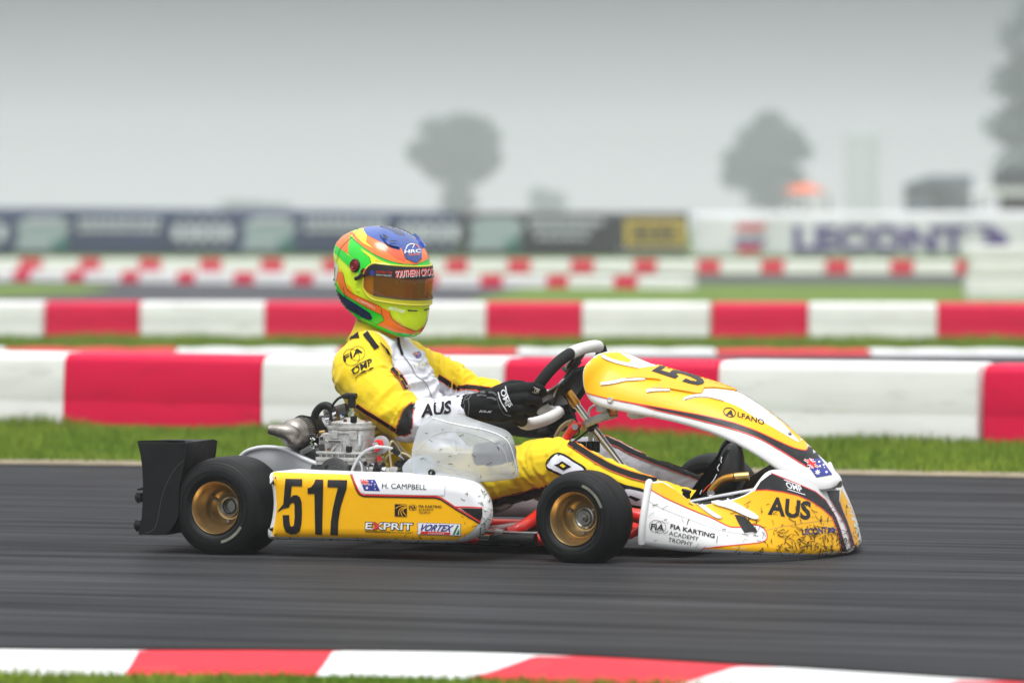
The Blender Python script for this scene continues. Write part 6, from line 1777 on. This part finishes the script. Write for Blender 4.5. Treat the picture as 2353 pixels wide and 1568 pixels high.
# keep the far cuff on the forearm
make_glove(ml)
wpr = mat("glove_white_print", (.62, .63, .65), .6)
gpr = mat("glove_grey_print", (.09, .095, .10), .6)
lettering("lettering", "OMP", zK(1112, 575), zK(1262, 965), zK(1215, 505), gb, wpr, gl, .0025, bold=.02)
decal_l = [pts(zK, [(1075, 590), (1105, 720), (1170, 860), (1265, 1010)]), pts(zK, [(1235, 465), (1260, 600), (1310, 740), (1390, 880)])]
stripes("logo_line", [smooth2(q, 4, False) for q in decal_l], 2.6, gb, wpr, gl, .0025, 3)
lettering("lettering", "OM", zK(1855, 590), zK(1960, 600), zK(1875, 500), gb, wpr, gl, .0025, bold=.03)
stripes("logo_line", [pts(zK, [(1855, 475), (1990, 530)]), pts(zK, [(1822, 570), (1925, 612)])], 1.6, gb, wpr, gl, .0025, 3)
for q in ([(600, 670), (700, 650), (810, 670)], [(820, 715), (920, 715), (1030, 760)], [(670, 590), (780, 590)], [(860, 590), (960, 600), (1040, 660)]):
    stripes("glove_print", [smooth2(pts(zK, q), 4, False)], 4.2, gb, gpr, gl, .0022, 3)
stripes("glove_print", [smooth2(pts(zK, q), 4, False) for q in ([(180, 920), (260, 1050), (330, 1170)], [(330, 860), (310, 960), (350, 1080), (370, 1180)], [(400, 720), (420, 900), (395, 1150)], [(290, 850), (330, 720), (440, 640)], [(330, 760), (410, 740), (480, 640)], [(1050, 690), (1090, 880), (1200, 1060), (1350, 1120)])], 2.0, gb, gpr, gl, .0022, 3)
lettering("lettering", "KS-X", zK(640, 1030), zK(925, 1048), zK(660, 980), gb, wpr, gl, .0024, bold=.03, shear=.2)

# ---------------------------------------------------------------- boots
boot_m = mat("black_boot", (.012, .012, .013), .45, var=.25, vscale=30, bump=.12, bscale=300, rvar=.1)
bo = [(590, 600), (650, 520), (720, 450), (780, 390), (830, 320), (862, 220), (895, 130), (935, 60), (985, 28), (1025, 45), (1055, 110), (1072, 210), (1080, 300), (1072, 380), (1020, 470), (940, 540), (860, 590), (700, 625)]
bol = pod_outline(zE, bo, -.14, 4)
def boot(dy, dx, name="boot"):
    rg = [(.020, .040), (.008, .034), (.002, .024), (0, .010), (0, -.010), (.002, -.024), (.008, -.034), (.020, -.040)]
    rows = pillow([(p[0] + dx, p[1]) for p in bol], 0, 0, [(i, -.14 + y + dy) for i, y in rg])
    m_ = MB(); m_.grid(rows, cu=True); m_.cap(rows[0]); m_.cap(rows[-1], True)
    o = m_.build(name, boot_m, person, ang=70)
    return o
b_r = boot(0, 0); boot(.25, -.10)
bvb = bvh_of(b_r)
stripes("lace_print", [smooth2(pts(zE, q), 3, False) for q in ([(880, 165), (872, 200), (876, 225)], [(860, 235), (838, 270), (850, 300)], [(832, 330), (800, 390), (775, 420)], [(690, 480), (672, 520)])], 2.2, bvb, wpr, b_r, .0015, 3)
stripes("lace_print", [smooth2(pts(zE, [(770, 425), (735, 455), (700, 500)]), 3, False)], 1.8, bvb, cloth_rd, b_r, .0015, 3)

# ---------------------------------------------------------------- helmet
HC = K((878, 641), 0.0)
BETA = R(19.5); PIT = R(8)
hf = Vector((math.cos(BETA) * math.cos(PIT), -math.sin(BETA) * math.cos(PIT), -math.sin(PIT)))
hs = Vector((-math.sin(BETA), -math.cos(BETA), 0))
hu = hs.cross(hf).normalized(); hu = hu if hu.z > 0 else -hu
sec = [(-.148, .126, -.075, .076), (-.144, .140, -.090, .088), (-.132, .150, -.104, .100), (-.110, .156, -.118, .109), (-.080, .158, -.130, .116), (-.045, .158, -.140, .121), (-.010, .154, -.147, .1235), (.025, .149, -.151, .1245), (.055, .140, -.150, .1225), (.085, .126, -.143, .116), (.110, .106, -.128, .104), (.130, .080, -.103, .084), (.145, .048, -.068, .055), (.152, .022, -.035, .026)]
def sec_at(u):
    for a, b in zip(sec[:-1], sec[1:]):
        if a[0] <= u <= b[0]:
            t = (u - a[0]) / (b[0] - a[0]); return [a[i] + (b[i] - a[i]) * t for i in (1, 2, 3)]
    return list(sec[-1][1:]) if u > 0 else list(sec[0][1:])
_us = catmull([Vector((s_[0], s_[1], s_[2])) for s_ in sec], 6); _uw = catmull([Vector((s_[0], s_[3], 0)) for s_ in sec], 6)
def sec_s(u):
    if u <= _us[0].x: return _us[0].y, _us[0].z, _uw[0].y
    for a, b, c_, d in zip(_us[:-1], _us[1:], _uw[:-1], _uw[1:]):
        if a.x <= u <= b.x:
            t = (u - a.x) / max(1e-9, b.x - a.x)
            return a.y + (b.y - a.y) * t, a.z + (b.z - a.z) * t, c_.y + (d.y - c_.y) * t
    return _us[-1].y, _us[-1].z, _uw[-1].y
def HP(u, a, off=0.0):
    fr_, bk, hw = sec_s(u)
    e_ = .90
    ca_, sa_ = math.cos(a), math.sin(a)
    x = (fr_ if ca_ > 0 else -bk) * math.copysign(abs(ca_) ** e_, ca_)
    y = hw * math.copysign(abs(sa_) ** e_, sa_)
    # lower edge rises towards the back
    uu = u + .033 * (1 - ca_) * max(0, min(1, (-u - .02) / .128))
    # rear spoiler hump
    if ca_ < -.3 and .03 < u < .135:
        x -= .014 * math.sin(math.pi * (u - .03) / .105) * min(1, (-ca_ - .3) / .3)
    p = HC + hf * x + hs * y + hu * uu
    if off:
        n_ = (hf * (x / .15) + hs * (y / .12) + hu * (max(0, u - .02) / .12)).normalized()
        p = p + n_ * off
    return p
UR = sorted(set([-.148, -.146, -.143, -.138, -.132, -.124, -.115, -.105, -.095, -.085, -.075, -.065, -.055, -.046, -.038, -.030, -.020, -.010, 0, .010, .020, .030, .040, .050, .060, .070, .080, .090, .100, .110, .118, .126, .133, .139, .144, .148, .1505, .152]))
NA = 96
AZ = [-math.pi + 2 * math.pi * k / NA for k in range(NA)]
mb = MB(); rows = [[HP(u, a) for a in AZ] for u in UR]
b0 = len(mb.v)
for r in rows: mb.v += r
for i in range(len(UR) - 1):
    for j in range(NA):
        am = AZ[j] + math.pi / NA; um = (UR[i] + UR[i + 1]) / 2
        if abs(am) < R(64) and -.038 < um < .045: continue
        mb.f.append([i * NA + j, i * NA + (j + 1) % NA, (i + 1) * NA + (j + 1) % NA, (i + 1) * NA + j])
mb.cap(rows[-1])
neon = mat("helmet_neon_yellow", (.72, .95, .015), .26, coat=.6, var=.02, vscale=12)
neon_or = mat("helmet_orange", (.97, .18, .016), .26, coat=.6, var=.05, vscale=14)
neon_gr = mat("helmet_green", (.015, .68, .028), .26, coat=.6, var=.05, vscale=14)
hel_bl = mat("helmet_blue", (.025, .075, .33), .26, coat=.6, var=.25, vscale=14)
hel_nv = mat("helmet_navy", (.006, .018, .075), .26, coat=.6, var=.4, vscale=22)
hel_bk = mat("helmet_black", (.008, .008, .009), .4, coat=.1)
hel_yl = mat("helmet_amber", (.88, .52, .01), .28, coat=.5)
lin_m = mat("helmet_lining", (.012, .011, .010), .9)
helmet = mb.build("helmet", neon, person, ang=60, solid=.006, off=-1)
helmet["label"] = "fluorescent yellow, orange, green and blue full-face helmet"
hb = bvh_of(helmet)
# closed copy of the outer surface for laying the paint over the eye port area
mbc = MB(); mbc.grid(rows, cu=True); mbc.cap(rows[-1])
hbc = BVHTree.FromPolygons(mbc.v, mbc.f)
def mir_h(v): return v - hs * (2 * (v - HC).dot(hs))
_fd = finish_decal
def helm_finish(mb, name, m, both=True):
    return _fd(mb, name, m, helmet, mir_h if both else None)
def hdecal(name, L_, m, off, sm=0, step=3.5, both=True, z=zA, bvh=None):
    P_ = pts(z, L_)
    if sm: P_ = smooth2(P_, sm)
    v2, f2 = fill2(P_, step); V, F_ = drape(v2, f2, bvh or hbc, off * 1.5 + .0003, .09)
    mb = MB(); mb.v = V; mb.f = F_
    return helm_finish(mb, name, m, both)
def hline(name, L_, w, m, off, sm=3, both=True, bvh=None, closed=False):
    P_ = smooth2(pts(zA, L_), sm, closed) if sm else pts(zA, L_)
    v2, f2 = strip2(P_, w, 3, closed); V, F_ = drape(v2, f2, bvh or hbc, off * 1.5 + .0004, .09)
    mb = MB(); mb.v = V; mb.f = F_
    return helm_finish(mb, name, m, both)
hdecal("orange_paint", [(385, 150), (440, 120), (560, 100), (900, 100), (1180, 230), (1290, 400), (1345, 530), (1190, 606), (1000, 592), (850, 548), (700, 485), (560, 400), (460, 305), (415, 225)], neon_or, .0006)
hdecal("yellow_paint", [(445, 168), (510, 120), (620, 100), (565, 160), (575, 215), (605, 262), (597, 345), (680, 412), (560, 350), (480, 270), (440, 215)], neon, .0010)
hdecal("orange_paint", [(800, 380), (870, 420), (1000, 440), (1040, 520), (1060, 570), (960, 540), (900, 490), (860, 470)], mat("helmet_red_shade", (.85, .10, .03), .26, coat=.6), .0011)
hdecal("blue_paint", [(562, 172), (590, 130), (700, 95), (900, 105), (1020, 170), (1130, 230), (1240, 300), (1275, 370), (1255, 420), (1252, 530), (1190, 588), (1070, 540), (1045, 490), (1010, 400), (998, 436), (900, 415), (830, 370), (730, 320), (612, 262), (572, 210)], hel_bl, .0013)
hdecal("blue_shade", [(740, 150), (860, 150), (1000, 210), (1060, 260), (1040, 270), (960, 250), (880, 200)], hel_nv, .0016)
hdecal("green_paint", [(412, 258), (480, 330), (600, 420), (720, 497), (850, 556), (1000, 600), (1180, 612), (1345, 545), (1345, 600), (1180, 640), (1040, 643), (900, 600), (760, 545), (640, 470), (520, 400), (575, 470), (640, 525), (668, 650), (600, 660), (540, 640), (500, 560), (430, 520), (390, 480), (388, 400)], neon_gr, .0010)
hdecal("green_paint", [(205, 350), (290, 420), (420, 520), (470, 560), (530, 590), (560, 690), (530, 722), (410, 650), (260, 500), (200, 440)], neon_gr, .0008)
hdecal("orange_paint", [(215, 240), (300, 180), (400, 140), (432, 150), (412, 230), (415, 270), (445, 292), (392, 400), (390, 480), (300, 422), (200, 345)], neon_or, .0009)
hdecal("amber_paint", [(700, 540), (800, 585), (795, 612), (720, 605)], hel_yl, .0012)
hdecal("amber_paint", [(270, 640), (310, 660), (320, 705), (275, 680)], hel_yl, .0012)
hdecal("amber_paint", [(365, 825), (420, 870), (450, 950), (385, 890)], hel_yl, .0012)
hdecal("orange_paint", [(258, 690), (320, 702), (370, 882), (450, 952), (770, 1102), (775, 1196), (620, 1122), (430, 1012), (330, 947), (290, 882), (250, 780)], neon_or, .0010)
hdecal("green_paint", [(235, 800), (290, 890), (340, 955), (620, 1125), (775, 1198), (812, 1266), (735, 1312), (600, 1262), (380, 1140), (250, 1060), (222, 900)], neon_gr, .0009)
hdecal("navy_paint", [(220, 880), (330, 978), (560, 1122), (650, 1182), (676, 1240), (650, 1266), (560, 1232), (380, 1130), (255, 1070), (225, 980)], hel_nv, .0013)
hdecal("orange_paint", [(775, 1110), (872, 1160), (910, 1250), (1000, 1320), (1190, 1396), (1285, 1335), (1265, 1400), (1150, 1432), (950, 1408), (738, 1320), (812, 1268), (780, 1190)], neon_or, .0010)
hdecal("green_paint", [(250, 1062), (380, 1132), (560, 1237), (740, 1322), (950, 1408), (1150, 1432), (1300, 1395), (1280, 1440), (1150, 1475), (950, 1450), (730, 1365), (520, 1250), (340, 1150), (250, 1095)], neon_gr, .0012)
hdecal("number_patch", [(195, 560), (265, 605), (268, 680), (240, 820), (185, 830)], mat("patch_white", (.70, .68, .66), .3), .0012, both=False)
hdecal("number_patch", [(215, 640), (240, 640), (228, 800), (208, 800)], hel_bk, .0018, both=False)
hdecal("amber_paint", [(915, 1240), (960, 1265), (1030, 1310), (990, 1305)], hel_yl, .0012)
for q, w in (([(405, 275), (480, 335), (600, 425), (720, 500), (850, 558), (1000, 601), (1180, 613), (1330, 550)], .8), ([(668, 650), (645, 530), (575, 470)], .8), ([(525, 150), (470, 250), (420, 300), (340, 370), (285, 450), (255, 570)], .9), ([(330, 700), (375, 885), (455, 955), (770, 1105)], .8), ([(775, 1108), (776, 1197), (620, 1123), (430, 1013), (330, 948)], .8), ([(875, 1160), (912, 1250), (1002, 1322), (1190, 1397), (1260, 1362)], 1.0), ([(735, 1312), (812, 1267), (782, 1195)], .8), ([(1045, 490), (1070, 540), (1190, 590), (1252, 532)], .9)):
    hline("paint_line", q, w, hel_bk, .0018, 3)
lettering("lettering", "HRC", zA(1045, 482), zA(1238, 472), zA(1048, 440), hbc, white_st, helmet, .0042, bold=.025)
lettering("lettering", "RACING", zA(1090, 508), zA(1225, 500), zA(1092, 488), hbc, neon_or, helmet, .0042, bold=.02, shear=.2)
hline("logo_arc", [(1062, 432), (1080, 392), (1120, 370), (1160, 372)], 1.9, white_st, .0024, 5, False)
hline("logo_arc", [(1165, 372), (1200, 390), (1218, 425)], 1.6, neon_or, .0024, 5, False)
hline("logo_arc", [(1140, 420), (1165, 375)], 1.4, white_st, .0024, 0, False)
lettering("lettering", "CAMPBELL", zA(490, 1030), zA(712, 1138), zA(500, 1002), hbc, mat("helmet_pale_print", (.85, .55, .45), .3), helmet, .0034, bold=.03)
lettering("lettering", "6STAR", zA(862, 1135), zA(1042, 1185), zA(880, 1098), hbc, white_st, helmet, .0036, bold=.02, shear=.15)
for q in ([(1085, 1142), (1200, 1150), (1203, 1162), (1090, 1158)], [(1275, 1142), (1340, 1122), (1340, 1138), (1280, 1156)]):
    hdecal("chin_vent", q, hel_bk, .0018, 0, 4, False)
# seam bead at the lower rim
bot = [HP(-.147, a, .001) for a in AZ]
MB().tube(bot + [bot[0]], .0035, 8, caps=False).build("edge_trim", neon_gr, helmet)
# blue roof vents
def hpt(x, y, off=0.0):
    h_ = hbc.ray_cast(CAML, (K(zA(x, y), -.9) - CAML).normalized())
    n_ = h_[1] if h_[1].dot(CAML - h_[0]) > 0 else -h_[1]
    return h_[0] + n_ * off, n_
for q, both in (([(760, 270), (800, 262), (880, 320), (950, 352), (985, 420), (930, 405), (860, 385), (800, 330)], True),):
    v2, f2 = fill2(pts(zA, q), 5); V, F_ = drape(v2, f2, hbc, .009, .03); V0, _ = drape(v2, f2, hbc, 0, .03)
    mb = MB(); n_ = len(V); mb.v = V + V0; mb.f = [list(f) for f in F_]
    ec = {(f[i], f[(i + 1) % len(f)]) for f in F_ for i in range(len(f))}
    for (a_, b_) in ec:
        if (b_, a_) not in ec: mb.f.append([b_, a_, a_ + n_, b_ + n_])
    m2 = MB(); m2.v = [mir_h(v) for v in mb.v]; m2.f = [f[::-1] for f in mb.f]; m2.build("roof_vent", hel_bl, helmet, fix=False)
    _fd(mb, "roof_vent", hel_bl, helmet, None)
hdecal("vent_slot", [(790, 300), (810, 296), (850, 325), (842, 340), (800, 318)], hel_bk, .0105, 0, 4)
hdecal("vent_slot", [(862, 382), (885, 360), (945, 362), (950, 372), (900, 372)], hel_bk, .0105, 0, 4)
# visor
VU = [-.052, -.046, -.038, -.028, -.016, -.004, .008, .020, .030, .040, .050, .057]
VA = [R(-76) + R(152) * k / 48 for k in range(49)]
def vtaper(u, a):
    # rounded rear ends
    return u * 1.0 if abs(a) < R(60) else .004 + (u - .004) * math.sqrt(max(0.02, 1 - ((abs(a) - R(60)) / R(17)) ** 2))
vm, nt, b = nodes_mat("amber_visor"); ln = nt.links.new
tr = nt.nodes.new("ShaderNodeBsdfTransparent"); tr.inputs[0].default_value = (.90, .42, .06, 1)
b.inputs["Base Color"].default_value = (.30, .125, .018, 1); b.inputs["Roughness"].default_value = .05; b.inputs["Coat Weight"].default_value = .8
mx = nt.nodes.new("ShaderNodeMixShader"); mx.inputs[0].default_value = .60
ln(b.outputs[0], mx.inputs[1]); ln(tr.outputs[0], mx.inputs[2]); ln(mx.outputs[0], nt.nodes["Material Output"].inputs["Surface"])
mb = MB(); mb.grid([[HP(vtaper(u, a), a, .0045) for a in VA] for u in VU])
visor = mb.build("visor", vm, helmet, ang=60)
vb = bvh_of(visor)
vfr = mat("visor_frame_yellow", (.62, .58, .03), .3, coat=.4)
edge = [HP(vtaper(VU[0], a), a, .0040) for a in VA] ; edge_t = [HP(vtaper(VU[-1], a), a, .0040) for a in VA]
MB().tube(edge + edge_t[::-1] + [edge[0]], .0030, 8, caps=False).build("visor_edge", vfr, helmet)
mbf = MB(); mbf.grid([[HP(vtaper(u, a), a, .0052) for a in VA] for u in (-.0525, -.047, -.041, -.0375)]); mbf.build('visor_frame', vfr, helmet, ang=60)
sealm = mat("visor_seal", (.05, .045, .035), .7)
lo_in = [HP(vtaper(-.036, a), a, .0055) for a in VA[4:-4]]
MB().tube(lo_in, .0017, 6).build("visor_seal", sealm, helmet)
# black sun strip with lettering
ST = [.024, .030, .036, .042, .048, .054]
mb = MB(); mb.grid([[HP(vtaper(u, a), a, .0062) for a in VA] for u in ST])
strip_o = mb.build("sun_strip", hel_bk, helmet, ang=60)
sb_ = bvh_of(strip_o)
lettering("lettering", "SOUTHERN CROSS", zA(948, 772), zA(1420, 738), zA(950, 684), sb_, white_st, helmet, .0006, bold=.02)
lettering("lettering", "SOUTHERN CROSS", zA(942, 762), zA(1414, 728), zA(944, 678), sb_, red_st, helmet, .0012, bold=.01)
lettering("lettering", "SOUTHERN CROSS", zA(720, 708), zA(905, 716), zA(720, 680), sb_, red_st, helmet, .0010)
lettering("lettering", "HEAVY HAULAGE", zA(716, 740), zA(900, 750), zA(716, 718), sb_, wpr, helmet, .0010)
decal("strip_flag", pts(zA, [(642, 690), (665, 670), (702, 690), (700, 738), (642, 735)]), sb_, blue_st, helmet, .0010, 4)
# pivots and lever
dkred = mat("pivot_red", (.22, .010, .020), .35, .4)
for (x, y, r_) in ((468, 618, .0158), (580, 700, .0100)):
    p, n_ = hpt(x, y)
    for mir in (False, True):
        q_, m__ = (mir_h(p), (n_ - hs * 2 * n_.dot(hs))) if mir else (p, n_)
        d_o = MB().lathe([(-.004, r_ * 1.12), (.006, r_ * 1.08), (.008, r_), (.006, r_ * .8), (.008, r_ * .55), (.006, r_ * .45), (.006, .0001)], q_, m__, 24).build("visor_pivot", dkred, helmet)
        MB().lathe([(-.004, r_ * 1.3), (.003, r_ * 1.25), (.004, r_ * 1.1)], q_, m__, 24).build("pivot_ring", hel_bk, helmet)
a0, n0 = hpt(575, 715, .006); a1, _ = hpt(530, 760, .008); a2, _ = hpt(492, 775, .009)
MB().tube([a0, a1, a2], [.0075, .0065, .006], 10).build("visor_lever", hel_bk, helmet)
p, n_ = hpt(503, 915)
MB().lathe([(-.002, .0055), (.002, .005), (.003, .003), (.003, .0001)], p, n_, 16).build("rivet", neon, helmet)
# head inside
skin = mat("skin", (.50, .27, .17), .5, var=.06, vscale=20)
m_ = MB()
hc2 = HC + hf * .005 + hu * -.005
rows = []
for i in range(15):
    th = math.pi * i / 14
    row = []
    for j in range(28):
        a = 2 * math.pi * j / 28
        x, y, z = math.sin(th) * math.cos(a) * .102, math.sin(th) * math.sin(a) * .080, math.cos(th) * .118
        if x > .05:
            x += .020 * math.exp(-((y / .014) ** 2) - ((z + .012) / .022) ** 2) - .008 * math.exp(-(((abs(y) - .032) / .015) ** 2) - ((z - .012) / .011) ** 2)
        row.append(hc2 + hf * x + hs * y + hu * z)
    rows.append(row)
m_.grid(rows, cu=True)
m_.tube([hc2 + hu * -.07, HC + hu * -.16 - hf * .02, K((872, 775), 0)], [.058, .056, .060], 14)
head = m_.build("head", skin, person, ang=80)
eye_m = mat("eye_white", (.75, .74, .72), .25); iris = mat("eye_iris", (.06, .04, .03), .2)
for s_ in (-1, 1):
    c_ = hc2 + hf * .086 + hs * (.032 * s_) + hu * .012
    m_ = MB(); ball(m_, c_, .0115); m_.build("eye", eye_m, head)
    m_ = MB(); ball(m_, c_ + hf * .0075, .0055); m_.build("iris", iris, head)
    MB().tube([hc2 + hf * .098 + hs * (.018 * s_) + hu * .030, hc2 + hf * .096 + hs * (.034 * s_) + hu * .034, hc2 + hf * .084 + hs * (.050 * s_) + hu * .030], .003, 6, sm=3).build("eyebrow", mat("hair_brown", (.05, .03, .02), .7), head)
# collar
MB().tube([K((866, 790), 0), K((868, 772), 0), K((874, 745), 0)], [.104, .088, .080], 28, caps=False, up=(1, 0, 0), ell=(.86, 1.0)).build("collar", mat("collar_yellow", (.80, .58, .01), .7, var=.1, vscale=20, bump=.3, bscale=60), person, solid=.005)
